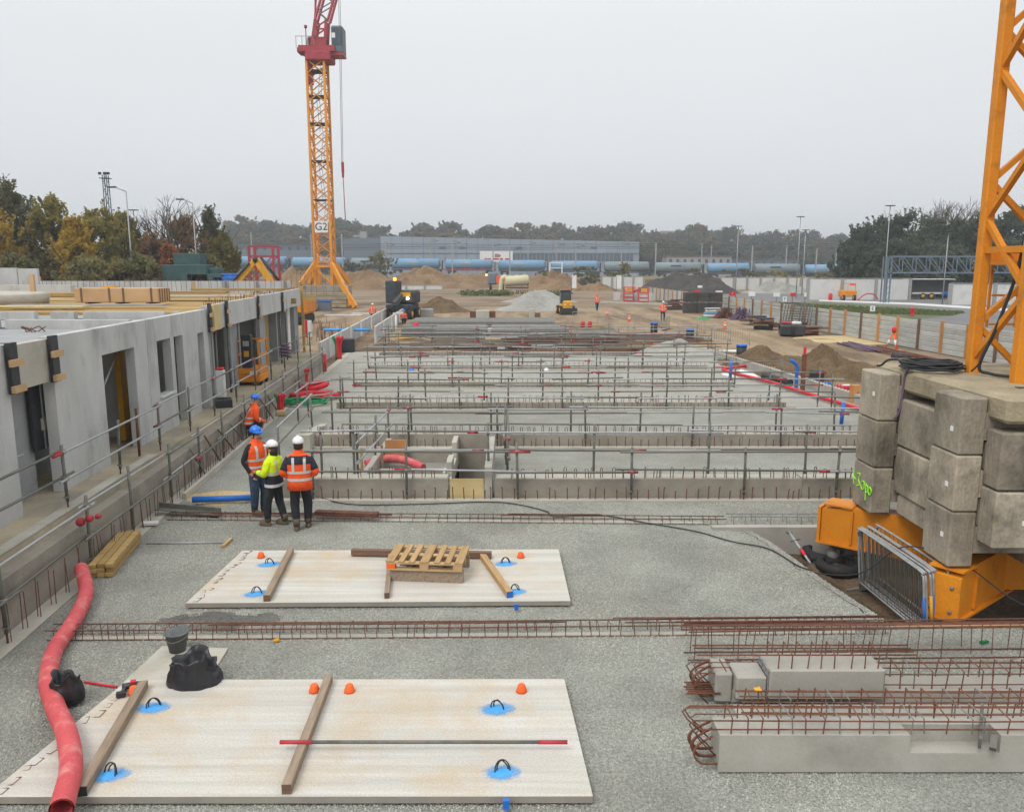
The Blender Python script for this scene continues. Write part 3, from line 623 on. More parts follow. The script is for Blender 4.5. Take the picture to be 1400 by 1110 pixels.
q = P(424, 611); MB().prism([(q.x - .3, q.y - .4), (q.x + .1, q.y - .4), (q.x + .22, q.y + 1.2), (q.x + .02, q.y + 1.2)], 0, .42).build('end_form', 'concrete_pale', at=q, label='white topped concrete end block at the left end of the second beam', cat='concrete block')
# ================================================================== GUARDRAILS of scaffold tube
postm = MB().tube([(0, 0, 0), (0, 0, 1)], .028, 8).mesh('post', 'galv')
railm = MB().tube([(0, 0, 0), (1, 0, 0)], .0235, 8).mesh('rail', 'galv')
railm2 = MB().tube([(0, 0, 0), (1, 0, 0)], .0235, 8).mesh('rail', 'galv_pale')
sleem = MB().tube([(0, 0, 0), (1, 0, 0)], .027, 8).mesh('red_sleeve', 'red_paint')
coupm = MB().box((0, 0, 0), (.075, .085, .07), ch=.015).box((.05, 0, .01), (.06, .03, .03)).mesh('coupler', 'steel_dull')
baseb = MB().tube([(0, 0, -.02), (0, 0, .22)], .016, 6).mesh('spigot', 'rust'); wing = MB().box((0, 0, 0), (.1, .05, .025)).mesh('wing_nut', 'steel_dull')
def guardrail(label, bases, hs=1.22, levels=(.66, 1.12), group=None, over=.5, couple=True, red=.55, lean=.03):
    b0 = Vector(bases[0]); t = thing('guardrail', label, 'guardrail', tuple(b0), group=group)
    tops = []
    for b in bases:
        b = Vector(b); ax, ay = rnd(-lean, lean), rnd(-lean, lean); h = hs * rnd(.96, 1.05)
        p = piece('post', postm, t, b + Vector((0, 0, .14)), (ax, ay, 0), (1, 1, h - .14))
        piece('spigot', baseb, p, (0, 0, -.14 / (h - .14)), (0, 0, 0), (1, 1, 1 / (h - .14)), world=False)
        piece('wing_nut', wing, t, b + Vector((0, 0, .22)), (0, 0, rnd(0, 3)))
        tops.append((b, ax, ay))
    def at(k, z):
        b, ax, ay = tops[k]; return b + Vector((math.sin(ay) * z, -math.sin(ax) * z, z))
    for lv in levels:
        k = 0; side = 1
        while k < len(bases) - 1:
            step = random.choice((1, 1, 2)) if len(bases) > 2 else 1; k2 = min(k + step, len(bases) - 1)
            a, b = at(k, lv + rnd(-.03, .03)), at(k2, lv + rnd(-.03, .03)); d = (b - a); ln = d.length; d.normalize()
            off = Vector((0, 0, 0)) + d.cross(Vector((0, 0, 1))) * (.045 * side)
            e0, e1 = rnd(.08, over), rnd(.08, over)
            a2 = a - d * e0 + off; L = ln + e0 + e1
            rot = d.to_track_quat('X', 'Z').to_euler()
            r = piece('rail', random.choice((railm, railm2)), t, a2, rot, (L, 1, 1))
            if random.random() < red:
                s = rnd(.22, .45); pos = random.choice((0, 1 - s / L)); piece('red_sleeve', sleem, r, (pos, 0, 0), (0, 0, 0), (s / L, 1, 1), world=False)
            if couple:
                for c in (a, b): piece('coupler', coupm, t, c + off * .5, (0, 0, rot.z))
            k = k2; side = -side
    return t
GR = 'scaffold tube guardrails around the beams'
for i, Y in enumerate(ROWS):
    zt = btop[i]
    xs0 = {0: [430, 557, 708, 862, 1015, 1140, 1290], 1: [480, 560, 680, 800, 945, 1065, 1180]}.get(i)
    if xs0: xs = [P(x, 683 if i == 0 else 611).x for x in xs0]
    else:
        xs = []; x = XL(Y) + rnd(-.2, .3)
        while x < ends_r[i] + 2.5: xs.append(x); x += rnd(1.6, 2.4)
    who = ['first', 'second', 'third', 'fourth', 'fifth', 'sixth'][i]
    guardrail('grey scaffold tube guardrail on the near side of the %s ground beam from the workers' % who, [(x, Y - .1, 0) for x in xs])
    xs = []; x = XL(Y) + rnd(.6, 1.2)
    if i == 0: xs = [P(px, 656).x for px in (455, 497, 670)] + [P(px, 656).x for px in (805, 953, 1078, 1190)]
    else:
        while x < ends_r[i] + 1.5: xs.append(x); x += rnd(1.6, 2.4)
    guardrail('grey scaffold tube guardrail on the far side of the %s ground beam from the workers' % who, [(x, Y + .6, .0 if i else .02) for x in xs], hs=1.25 + zt * .6, levels=(.66 + zt * .6, 1.1 + zt * .6))
# lengthwise rails either side of the pit and by the hoses
guardrail('guardrail running lengthwise along the left side of the shuttered trench', [(a0 - .25, 17.6, 0), (a0 - .2, 19.6, 0), (a0 - .15, 21.6, 0)], hs=1.3)
guardrail('guardrail running lengthwise along the right wall of the pit', [(PX1 + .5, 18.0, 0), (PX1 + .45, 20, 0), (PX1 + .4, 21.7, 0)], hs=1.3)
guardrail('short guardrail beside the coils of red and green hose', [tuple(P(408, 580)), tuple(P(422, 570)), tuple(P(470, 560))], hs=1.15)
guardrail('guardrail with a tilted white tube where the hose coils lie', [tuple(P(383, 640)), tuple(P(427, 588))], hs=1.1)
for k, Y in enumerate((50.0, 53.0)):
    guardrail('guardrail tubes standing among the rebar mats, %s' % ('near row' if not k else 'far row'), [(XL(Y) + j * 2.9, Y, 0) for j in range(8)], hs=1.2)
# left guardrails
guardrail('outer scaffold tube guardrail standing on the footing of the retaining wall', [(LXY(-7.1, Y), Y, .01) for Y in (8.2, 10.1, 12.7, 14.5, 16.6, 18.6, 20.6, 23, 25.6, 28.4, 31.4, 34.4, 37.5)], hs=1.28, levels=(.58, 1.1))
guardrail('upper scaffold tube guardrail along the edge of the walkway slab', [(LXY(-7.6, Y), Y, .95) for Y in (8.6, 10.6, 13.1, 15.3, 17.5, 19.6, 21.7, 24, 26.4, 28.8, 31.2, 34, 37)], hs=1.1, levels=(.55, 1.02))
# ================================================================== REBAR CAGES lying in the two near strips
def cage(label, a, b, zt, wd, spacing, m='rust', legs=.2, nlong=4, bundle=None):
    a, b = Vector(a), Vector(b); d = (b - a); L = d.length; d.normalize(); sd = Vector((-d.y, d.x, 0))
    t = thing('rebar_cage', label, 'rebar cage', tuple((a + b) / 2)); 
    for s in (-1, 1):
        for z in (zt, zt - legs + .02):
            n = max(2, int(L / 4)); pts = [a + d * (L * k / n) + sd * (s * wd / 2 + rnd(-.012, .012)) + Vector((0, 0, z + rnd(-.012, .012))) for k in range(n + 1)]
            MB().tube(pts, .009, 6).build('long_bar', m, t)
    rz = math.atan2(d.y, d.x)
    st = MB().tube([(0, -wd / 2, -legs), (0, -wd / 2, 0), (0, wd / 2, 0), (0, wd / 2, -legs)], .006, 5).mesh('stirrup', m)
    x = .1
    while x < L:
        piece('stirrup', st, t, a + d * x + Vector((0, 0, zt + .012)), (rnd(-.12, .12), rnd(-.1, .1), rz + rnd(-.1, .1)), (1, 1, rnd(.85, 1.05)))
        x += spacing * rnd(.55, 1.4)
    if bundle:
        for (u0, u1, k) in bundle:
            for j in range(k):
                o = Vector((0, 0, zt + .02 + rnd(-.01, .03))) + sd * rnd(-wd / 2, wd / 2)
                MB().tube([a + d * (u0 + rnd(-.15, .1)) + o, a + d * ((u0 + u1) / 2) + o + Vector((0, 0, -.008)), a + d * (u1 + rnd(-.1, .2)) + o], .0085, 6).build('long_bar', m, t)
    return t
cage('rusty rebar cage half sunk in gravel between the two pale slabs', (-6.3, 10.28, 0), (5.2, 10.5, 0), .15, .2, .16, legs=.17, bundle=[(2.2, 7.0, 4), (7.8, 11.4, 4)])
cage('rusty rebar cage half sunk in gravel at the feet of the three workers', (-6.9, 15.55, 0), (4.2, 15.25, 0), .11, .22, .2, legs=.13, bundle=[(1.0, 4.4, 4), (6.8, 8.6, 3)])
cage('grey rebar cage laid along the trench edge toward the crane base', (4.25, 15.25, 0), (9.0, 15.2, 0), .16, .22, .25, m='steel_dull', legs=.18)
cage('rusty cage on long upright legs behind the stacked precast beams', (2.25, 9.72, 0), (8.2, 9.85, 0), .42, .22, .3, legs=.42, bundle=[(0, 5.5, 5), (0, 5.8, 2)])
MB().box((-.7, 10.36, .0), (11.0, .09, .02), R(1.1)).build('blinding_strip', 'concrete_pale', kind='structure')
MB().box((8.6, 10.68, -.02), (6.4, .12, .1), R(.6)).build('trench_board', 'crate_wood', at=(8.6, 10.68, -.05), label='raw timber board along the edge of the crane pit', cat='board')
MB().box((-1.0, 15.40, .0), (9.6, .09, .02), R(-1.5)).build('blinding_strip', 'concrete_pale', kind='structure')
MB().box((9.3, 14.87, -.24), (10.9, .15, .62)).build('trench_beam', 'concrete_new', at=(9.3, 14.87, -.5), label='pale concrete trench wall behind the orange crane base', cat='concrete beam')
# dark rusty channel lying on cage B
q0, q1 = P(432, 709), P(517, 712); MB().bar(q0 + Vector((0, 0, .13)), q1 + Vector((0, 0, .13)), .16, .08).build('steel_channel', 'rust', at=q0, label='dark rusty steel channel lying by the boots of the worker in orange', cat='steel bar')
# ================================================================== PRECAST FLOOR SLABS lying on the gravel
loopm = MB().tube(spline([(-.09, 0, 0), (-.075, 0, .08), (-.03, .01, .13), (.03, .01, .13), (.075, 0, .08), (.09, 0, 0)], 3), .009, 6).tube(spline([(-.06, .03, 0), (-.05, .03, .07), (0, .04, .12), (.06, .03, .06), (.075, .03, 0)], 3), .009, 6).mesh('lifting_loop', 'cable')
hookm = MB().tube([(0, 0, 0), (.1, 0, .012), (.1, .12, .012), (0, .12, 0)], .0045, 5).mesh('edge_loop', 'rust')
conem = MB().lathe([(.048, .0), (.045, .02), (.03, .075), (.025, .08)], n=10).mesh('cone_plug', 'orange_plastic')
markm = MB().add([(-.4, -.26, 0), (.4, -.26, 0), (.4, .26, 0), (-.4, .26, 0)], [(0, 1, 2, 3)]).mesh('blue_mark', 'blue_spray')
def pslab(label, c, loops, cones, th=.07, tabs=()):
    (x0, y0), (x1, y1), (x2, y2), (x3, y3) = c
    cx, cy = (x0 + x2) / 2, (y0 + y2) / 2; t = thing('precast_slab', label, 'concrete slab', (cx, cy, 0))
    b = MB(); b.prism(c, .03, .03 + th); b.mi = [1] * len(b.mi); b.mi[1] = 0
    b.build('slab_body', ['slab_top', 'slab_side'], t)
    for (bx, by) in ((cx - 2, cy), (cx, cy), (cx + 2, cy)): MB().box((bx, by, .016), (.08, 2.1, .03)).build('bearer', 'wood_dark', t)
    z = .03 + th
    for (px, py) in loops:
        q = P(px, py, z); piece('blue_mark', markm, t, (q.x, q.y - .02, z + .003), (0, 0, rnd(-.3, .3)), (rnd(.6, .78), rnd(.55, .7), 1)); piece('lifting_loop', loopm, t, (q.x, q.y, z), (rnd(-.3, .3), 0, rnd(-.5, .5)), (.85, .85, .8))
    for (px, py) in cones: q = P(px, py, z); piece('cone_plug', conem, t, (q.x, q.y, z), (0, 0, 0), (1.4, 1.4, 1.15))
    n = 13
    for k in range(n):
        f = (k + .5) / n; x = x0 + (x3 - x0) * f; y = y0 + (y3 - y0) * f; piece('edge_loop', hookm, t, (x + .03 + rnd(0, .06), y - .06 + rnd(-.04, .04), z - .004), (0, rnd(-.05, .1), rnd(-.4, .3)), (rnd(.5, 1), rnd(.5, 1.1), 1))
    for px, py in tabs: q = P(px, py, z); MB().box((q.x, q.y - .01, z - .01), (.06, .05, .09)).build('blue_tab', 'blue_plastic', t)
    return t
pslab('large pale board marked precast slab lying flat with the red drain pipe across its corner', [(-4.95, 6.80), (.76, 6.81), (.63, 8.99), (-4.62, 8.97)], [(210, 966), (150, 1058), (680, 968), (687, 1054)], [(430, 945), (478, 945), (713, 945), (183, 948)], tabs=[(692, 1096)])
pslab('pale precast slab lying flat with a wooden pallet standing on it', [(-4.82, 11.2), (.87, 11.28), (.82, 13.5), (-4.72, 13.43)], [(369, 771), (351, 811), (691, 770), (704, 808)], [(357, 762), (712, 762), (0, 0)][:2], tabs=[(706, 828)])
def batten(label, a, b, wd=.085, ht=.085, z=.1, m='wood', end=None, name='timber_batten'):
    a, b = P(a[0], a[1], z), P(b[0], b[1], z); d = (b - a); t = thing(name, label, 'timber', tuple((a + b) / 2), math.atan2(d.y, d.x) - math.pi / 2)
    L = d.length
    MB().box((0, 0, ht / 2), (wd, L, ht), ch=.006).build('timber_body', m, t, world=False)
    if end: MB().box((0, -L / 2 - .003, ht / 2), (wd * .98, .006, ht * .98)).build('end_face', end, t, world=False)
    return t
batten('long weathered timber batten with a black end across the slab under the red pipe', (112, 1088), (197, 940), .1, .1, m='wood_grey', end='black_plastic')
batten('long weathered timber batten lying under the steel tube', (392, 1085), (450, 932), .09, .1, m='wood_grey', end='wood_dark')
batten('timber batten lying across the pallet slab near its left end', (365, 822), (398, 756), .1, .1, m='wood_grey', end='wood_dark')
batten('short thin timber batten beside the pallet', (529, 818), (534, 763), .075, .09, m='wood_grey', end='wood_dark')
batten('bright new timber batten with a blue painted end beside the pallet', (697, 817), (660, 764), .1, .1, m='wood', end='blue_plastic')
# the long batten lying crosswise behind the pallet
a, b = P(481, 758, .12), P(672, 762, .12); MB().bar(a + Vector((0, 0, .05)), b + Vector((0, 0, .05)), .1, .1).build('timber_batten', 'wood_dark', at=a, label='dark brown timber batten lying crosswise behind the pallet', cat='timber')
# steel tube prop with red ends
t = thing('steel_tube', 'long grey steel tube with red ends lying across the near slab', 'tube', tuple(P(580, 1015, .2)))
a, b = P(384, 1014, .21), P(775, 1014, .21); d = b - a
MB().tube([a, b], .019, 10).build('tube_body', 'galv', t); MB().tube([a - d * .003, a + d * .11], .022, 10).build('red_end', 'red_paint', t); MB().tube([b - d * .1, b + d * .002], .022, 10).build('red_end', 'red_paint', t)
# pallet
q = P(583, 797, .1); t = thing('wooden_pallet', 'light wooden pallet with an orange corner block standing on the slab', 'pallet', (q.x, q.y + .42, .1), R(-5))
for k in range(4):
    pass
for k, (x, wd) in enumerate(((-.55, .13), (-.37, .09), (-.2, .09), (0, .14), (.2, .09), (.37, .09), (.55, .13))):
    MB().box((x, 0, .33), (wd, .8, .022), ch=.003).build('deck_board', 'wood', t, world=False)
for y in (-.36, 0, .36):
    MB().box((0, y, .307), (1.2, .1, .022)).build('stringer_board', 'wood_x', t, world=False)
    MB().box((0, y, .205), (1.2, .1, .022)).build('bottom_board', 'wood_x', t, world=False)
    for x in (-.53, 0, .53): MB().box((x, y, .256), (.14, .1, .078)).build('block', 'orange_plastic' if (x < 0 and y < 0) else 'crate_wood', t, world=False)
for y in (-.33, .33): MB().box((.03, y, .098), (1.16, .09, .19)).build('bearer', 'wood_grey', t, world=False)
for x in (-.3, .2): MB().box((x, 0, .1), (.1, .57, .1)).build('bearer', 'wood_dark', t, world=False)
# ================================================================== PRECAST BEAMS with rebar tops, right foreground
def pbeam(label, x0, x1, Y, wd, ht, notch=None, hooks=True, ncover=None, m='concrete_new', z=0.022, cageh=.16):
    t = thing('precast_beam', label, 'concrete beam', ((x0 + x1) / 2, Y, 0))
    b = MB()
    if notch:
        b.box(((x0 + x1) / 2, Y, z + ht * .26), (x1 - x0, wd, ht * .52))
        for a, c in ((x0, notch[0]), (notch[1], x1)): b.box(((a + c) / 2, Y, z + ht * .76), (c - a, wd, ht * .48))
        b.box(((notch[0] + notch[1]) / 2, Y + wd * .3, z + ht * .755), (notch[1] - notch[0], wd * .4, ht * .47))
    else: b.box(((x0 + x1) / 2, Y, z + ht / 2), (x1 - x0, wd, ht), ch=.012)
    b.build('beam_body', m, t)
    for k in range(4): MB().box((x0 + .4 + k * (x1 - x0 - .8) / 3, Y, z / 2), (.1, wd * .8, z)).build('bearer', 'wood_dark', t)
    zt = z + ht
    st = MB().tube([(0, -wd * .42, 0), (0, -wd * .42, cageh), (0, wd * .42, cageh), (0, wd * .42, 0)], .0075, 5).mesh('stirrup', 'rust_bright')
    st2 = MB().tube([(0, -wd * .42, 0), (0, -wd * .42, cageh), (0, wd * .42, cageh), (0, wd * .42, 0)], .0075, 5).mesh('stirrup', 'steel_dull')
    x = x0 + .12
    while x < x1: piece('stirrup', random.choice((st, st, st2)), t, (x, Y, zt), (rnd(-.05, .05), rnd(-.09, .09), rnd(-.1, .1))); x += rnd(.12, .24)
    for (yy, zz) in ((-.42, cageh * .3), (-.42, cageh * .9), (-.15, cageh), (.2, cageh), (.42, cageh * .85)):
        pts = [(x0 - (rnd(.15, .3) if hooks else -.02), Y + yy * wd, zt + zz), ((x0 + x1) / 2, Y + yy * wd + rnd(-.02, .02), zt + zz - .01), (x1, Y + yy * wd, zt + zz)]
        if hooks:
            e_ = Vector(pts[0]); pts = [e_ + Vector((.18, .0, -.28)), e_ + Vector((.02, 0, -.12)), e_ + Vector((-.03, 0, -.04)), e_ + Vector((.02, 0, 0))] + pts[1:]
        MB().tube(pts, .0075, 6).build('long_bar', random.choice(('rust', 'rust_bright')), t)
    if hooks:
        for k in range(5):
            yy = Y - wd * .38 + k * wd * .19; zz = z + .07 + (k % 2) * .05
            MB().tube(spline([(x0 + .02, yy, zz), (x0 - .16, yy, zz), (x0 - .24, yy, zz + .1), (x0 - .2, yy, zz + .2), (x0 - .06 + k * .01, yy, zz + .3)], 4), .011, 6).build('hook_bar', 'rust_bright', t)
    return t
pbeam('front precast beam with a notch, rusty hooks and rebar cage along its top', 2.06, 7.2, 7.46, .34, .40, notch=(3.95, 4.85))
nb = pbeam('middle precast beam half hidden behind the notched one, covered by rebar', 2.42, 7.3, 8.0, .3, .24, hooks=False, cageh=.2)
rb = pbeam('rear precast beam with a raised pale block near its hooked end', 2.36, 7.4, 8.75, .34, .16, hooks=True, cageh=.22)
# raised head blocks of the rear beam are their own pieces
zz = .05
MB().box((3.56, 8.62, .34), (1.3, .42, .36), ch=.015).build('head_block', 'concrete_new', rb)
MB().box((2.72, 8.62, .28), (.34, .36, .28), ch=.015).build('head_block', 'concrete_new', rb)
MB().box((2.44, 8.75, .22), (.2, .38, .36), ch=.02).build('head_block', 'concrete_new', rb)
gd = MB()
for k in range(4): gd.box((2.9, 8.45 + k * .11, .34), (.012, .012, .36))
for k in range(5): gd.box((2.9, 8.62, .2 + k * .075), (.012, .38, .012))
gd.build('wire_grid', 'galv_pale', rb)
for k in range(6): MB().tube([(2.02 + rnd(-.03, .03), 8.55 + k * .05, .16), (2.4, 8.55 + k * .05, .16)], .011, 6).build('long_bar', 'rust_bright', rb)
piece_m = MB().tube([(0, -.17, 0), (0, -.17, .16), (0, .17, .16), (0, .17, 0)], .0075, 5).mesh('stirrup', 'rust_bright')
for k in range(8): piece('stirrup', piece_m, rb, (3.0 + k * .165, 8.62, .52), (0, rnd(-.1, .1), rnd(-.1, .1)))
for k in range(4): MB().tube([(2.1, 8.5 + k * .08, .66 + rnd(-.01, .01)), (4.6, 8.5 + k * .08, .66)], .009, 6).build('long_bar', 'rust', rb)
MB().bar((4.62, 7.25, .36), (4.92, 7.75, .45), .03, .12).bar((4.72, 7.2, .33), (4.8, 7.32, .4), .06, .05).build('notch_former', 'galv', at=(4.7, 7.4, .35), label='bent grey steel former sitting in the notch of the front beam', cat='steel plate')
MB().add([P(570 + 0, 0 + 0) * 0 + Vector((2.62, 8.05, .48)), Vector((2.7, 8.02, .49)), Vector((2.69, 8.1, .50))], [(0, 1, 2)]).box((2.66, 8.06, .485), (.07, .06, .012)).build('yellow_tag', 'yellow_paint', at=(2.66, 8.06, .48), label='small yellow tag lying on the rebar of the middle beam', cat='tag')
# ================================================================== NEAR TOWER CRANE (base cross, mast) and its ballast
CX, CY = 8.15, 12.5
t = thing('tower_crane', 'orange lattice tower crane mast rising from a cross base under grey ballast blocks', 'crane', (CX, CY, 0))
def arm(dx, dy):
    d = Vector((dx, dy, 0)).normalized(); sd = Vector((-d.y, d.x, 0)); L = 3.05 if dy > 0 else 2.55
    b = MB(); o = Vector((CX, CY, 0))
    w2 = .2
    # box girder with sloping top toward the end
    prof = lambda s, h: [o + d * s + sd * w2 + Vector((0, 0, .02)), o + d * s - sd * w2 + Vector((0, 0, .02)), o + d * s - sd * w2 + Vector((0, 0, h)), o + d * s + sd * w2 + Vector((0, 0, h))]
    vs = prof(.1, .74) + prof(L - .55, .72) + prof(L - .06, .62)
    b.add(vs, [(0, 1, 2, 3), (8, 11, 10, 9)] + [(i, i + 4, (i + 1) % 4 + 4, (i + 1) % 4) for i in range(4)] + [(i + 4, i + 8, (i + 1) % 4 + 8, (i + 1) % 4 + 4) for i in range(4)])
    m4 = Matrix((sd, d, Vector((0, 0, 1)))).transposed().to_4x4()
    g = b.build('base_arm', 'orange_paint', t)
    MB().box(o + d * (L - .03) + Vector((0, 0, .33)), (.5, .05, .66), M4=m4).build('end_plate', 'orange_paint', g)
    MB().box(o + d * (L / 2) + Vector((0, 0, .0)), (.52, L, .035), M4=m4).build('bottom_flange', 'orange_paint', g)
    MB().box(o + d * (L - .35) + Vector((0, 0, .725)), (.48, .5, .03), M4=m4).build('top_flange', 'orange_paint', g)
    for bx_ in (-.14, .14):
        for bz_ in (.14, .5): MB().lathe([(.025, 0), (.025, .03)], o + d * (L - .005) + sd * bx_ + Vector((0, 0, bz_)), 6, M4=Matrix((sd, Vector((0, 0, 1)), d)).transposed().to_4x4()).build('bolt', 'steel_dull', g)
    for s in (-1, 1): MB().box(o + d * (L - .6) + sd * s * .222 + Vector((0, 0, .36)), (.05, .04, .6), M4=m4).build('stiffener', 'orange_paint', g)
    MB().lathe([(.12, 0), (.12, .2), (.07, .22), (.07, .4)], o + d * (L - .25) + Vector((0, 0, -.4)), 12).build('jack_foot', 'steel_dull', t)
    MB().lathe([(.36, 0), (.36, .08), (.3, .1)], o + d * (L - .25) + Vector((0, 0, -.5)), 16).build('foot_plate', 'black_plastic', t)
for dx, dy in ((-1, .8), (-1, -.8), (1, .8), (1, -.8)): arm(dx, dy)
MB().box((CX, CY, .4), (1.3, 1.3, .72)).build('base_hub', 'orange_paint', t)
# mast: four legs, zigzag bracing on each face
W2 = .6; ZB, ZTOP = .7, 16.5
legs = [(CX - W2, CY + W2), (CX - W2, CY - W2), (CX + W2, CY - W2), (CX + W2, CY + W2)]
for (x, y) in legs:
    MB().box((x, y, (ZB + ZTOP) / 2), (.17, .17, ZTOP - ZB), ch=.02).build('mast_leg', 'orange_paint', t)
brm = {}
for k in range(4):
    (xa, ya), (xb, yb) = legs[k], legs[(k + 1) % 4]
    z = 3.5 - (k % 2) * .55; fl = 0
    while z < ZTOP - 1:
        a, b = ((xa, ya, z), (xb, yb, z + 1.12)) if fl == 0 else ((xb, yb, z), (xa, ya, z + 1.12))
        MB().bar(a, b, .085, .085).build('brace', 'orange_paint', t); z += 1.12; fl = 1 - fl
for z in (5.25, 9.7, 14.1):
    b = MB()
    for k in range(4): 
        (xa, ya), (xb, yb) = legs[k], legs[(k + 1) % 4]; b.bar((xa, ya, z), (xb, yb, z), .07, .1)
    b.build('mast_frame', 'orange_paint', t)
    MB().box((CX + .1, CY + .1, z + .03), (.9, .85, .04)).build('rest_platform', 'galv', t)
for x in (-.18, .18): MB().box((CX + .45, CY + x, (ZB + 2.4 + ZTOP) / 2), (.06, .06, ZTOP - ZB - 2.4)).build('ladder_rail', 'galv', t)
rg = MB().box((0, 0, 0), (.03, .36, .03)).mesh('ladder_rung', 'galv')
for k in range(38): piece('ladder_rung', rg, t, (CX + .45, CY, 3.5 + k * .32))
# side platform with railing behind the mast
pl = MB().box((CX + 1.15, CY + 1.1, 5.05), (2.3, 1.0, .06)).build('side_platform', 'orange_paint', t)
for x in (-.15, .35, .9, 1.5): MB().box((CX + x + .3, CY + 1.6, 4.5), (.04, .04, 1.1)).build('railing_post', 'orange_paint', t)
MB().box((CX + 1.2, CY + 1.6, 5.15), (2.3, .06, .16)).build('platform_edge', 'orange_paint', t)
for z in (4.0, 4.5): MB().box((CX + 1.25, CY + 1.6, z), (2.1, .035, .035)).build('railing_bar', 'orange_paint', t)
MB().box((CX + .45, CY + .2, 4.12), (1.3, .06, .16)).build('grey_bar', 'galv', t)
# power cable running down the mast, coil on the slab
MB().tube(spline([(CX - .2, CY - .35, 16), (CX - .3, CY - .4, 11), (CX - .42, CY - .45, 7.5), (CX - .5, CY - .3, 5.4), (CX - .62, CY - .05, 4.2), (CX - .72, CY + .2, 3.45), (CX - .6, CY + .1, 3.33), (CX - .5, CY - .3, 3.33)]), .026, 8).tube(spline([(CX - .25, CY - .3, 16), (CX - .4, CY - .3, 9), (CX - .5, CY - .2, 5.2), (CX - .7, CY + .1, 3.7), (CX - .78, CY + .3, 3.34)]), .014, 6).build('power_cable', 'cable', t)
# ---- ballast blocks: interlocked, lengthwise and crosswise
BG = 'crane ballast blocks'
H_ = .82
def block_x(label, Y, z0, zt=None, topcut=None):
    b = MB(); x0, x1 = 6.2, 10.1; hh = H_ - .012
    b.box(((x0 + 6.56) / 2, Y, z0 + hh / 2), (6.56 - x0, .74, hh), ch=.024)
    b.box(((9.74 + x1) / 2, Y, z0 + hh / 2), (x1 - 9.74, .72, hh), ch=.024)
    b.box(((7.36 + 8.94) / 2, Y, z0 + (hh if not topcut else hh - topcut) / 2), (8.94 - 7.36, .7, hh if not topcut else hh - topcut), ch=.03)
    for xa in (6.54, 8.92): b.box((xa + .42, Y, z0 + hh * .5), (.86, .72, hh * .48))
    return b.build('ballast_block', 'concrete_old', at=(8.15, Y, z0), label=label, cat='concrete block', group=BG)
def block_y(label, X, z0, hh=H_ - .02):
    b = MB(); y0, y1 = 10.52, 14.5
    b.box((X, (y0 + 10.9) / 2, z0 + hh / 2), (.78, 10.9 - y0, hh), ch=.024); b.box((X, (14.16 + y1) / 2, z0 + hh / 2), (.76, y1 - 14.16, hh), ch=.024)
    b.box((X, (11.64 + 13.42) / 2, z0 + hh / 2), (.78, 13.42 - 11.64, hh), ch=.03)
    for ya in (10.88, 13.4): b.box((X, ya + .39, z0 + hh * .5), (.74, .8, hh * .48))
    return b.build('ballast_block', 'concrete_old', at=(X, 12.5, z0), label=label, cat='concrete block', group=BG)
lv = ['lowest', 'middle', 'topmost']
for k in range(3):
    for Y, s in ((11.27, 'near'), (13.79, 'rear')):
        block_x('%s of the three ballast blocks lying crosswise in the %s pile under the crane mast' % (lv[k], s), Y, .77 + k * H_, topcut=.28 if k == 2 else None)
for k in range(2):
    for X, s in ((6.96, 'outer'), (9.34, 'inner')):
        block_y('%s ballast block running lengthwise, %s side of the crane mast' % (('lower', 'upper')[k], s), X, 1.18 + k * H_)
for X, s in ((6.96, 'outer'), (9.34, 'inner')):
    b = MB().box((X, 12.5, .98), (.7, 1.7, .36), ch=.04); b.build('ballast_block', 'concrete_old', at=(X, 12.5, .8), label='half height ballast block filling the gap at the bottom, %s side' % s, cat='concrete block', group=BG)
sl = MB()
for (x0, x1) in ((6.58, 7.46), (7.48, 8.0), (8.3, 9.72)): pass
sl.box((8.15, 12.5, 3.10), (3.14, 4.0, .36), ch=.05)
sl.build('ballast_slab', 'concrete_slab_old', at=(8.15, 12.5, 2.92), label='flat beige concrete slab capping the ballast pile under the mast legs', cat='concrete slab')
MB().box((7.3, 11.4, 3.285), (.12, .1, .012)).build('lifting_recess', 'cable', at=(7.3, 11.4, 3.28), label='small dark lifting recess cover on top of the ballast slab', cat='recess')
# white stickers on block ends
for (x, y, z, nx) in ((6.195, 13.6, 2.85, 1), (6.195, 11.1, 2.75, 1), (6.195, 11.1, 1.95, 1), (6.195, 11.1, 1.2, 1), (7.0, 10.515, 1.55, 0)):
    MB().box((x, y, z), (.008, .07, .07) if nx else (.1, .008, .07)).build('sticker', 'sign_white', at=(x, y, z), label='small white sticker on the end of a ballast block', cat='sticker', group='block stickers')
# spray writing on the lowest rear block end
g = MB(); xg = 6.193
strokes = [[(.62, .35), (.6, .1)], [(.68, .26), (.52, .2)], [(.47, .33), (.36, .34), (.4, .24), (.35, .14), (.47, .1)], [(.26, .24), (.17, .24), (.17, .12), (.25, .1), (.3, .17), (.26, .24)], [(.1, .24), (.09, -.06)], [(.1, .22), (.02, .2), (.03, .1), (.1, .09)], [(-.05, .22), (-.12, .17), (-.08, .08), (-.01, .12), (-.05, .22)]]
for s in strokes: g.tube(spline([(xg, 13.52 + u, 1.02 + v) for u, v in s], 4), .012, 5)
g.build('spray_writing', 'green_spray', at=(xg, 13.5, 1.0), label='bright green sprayed writing on the end of the lowest rear ballast block', cat='writing')
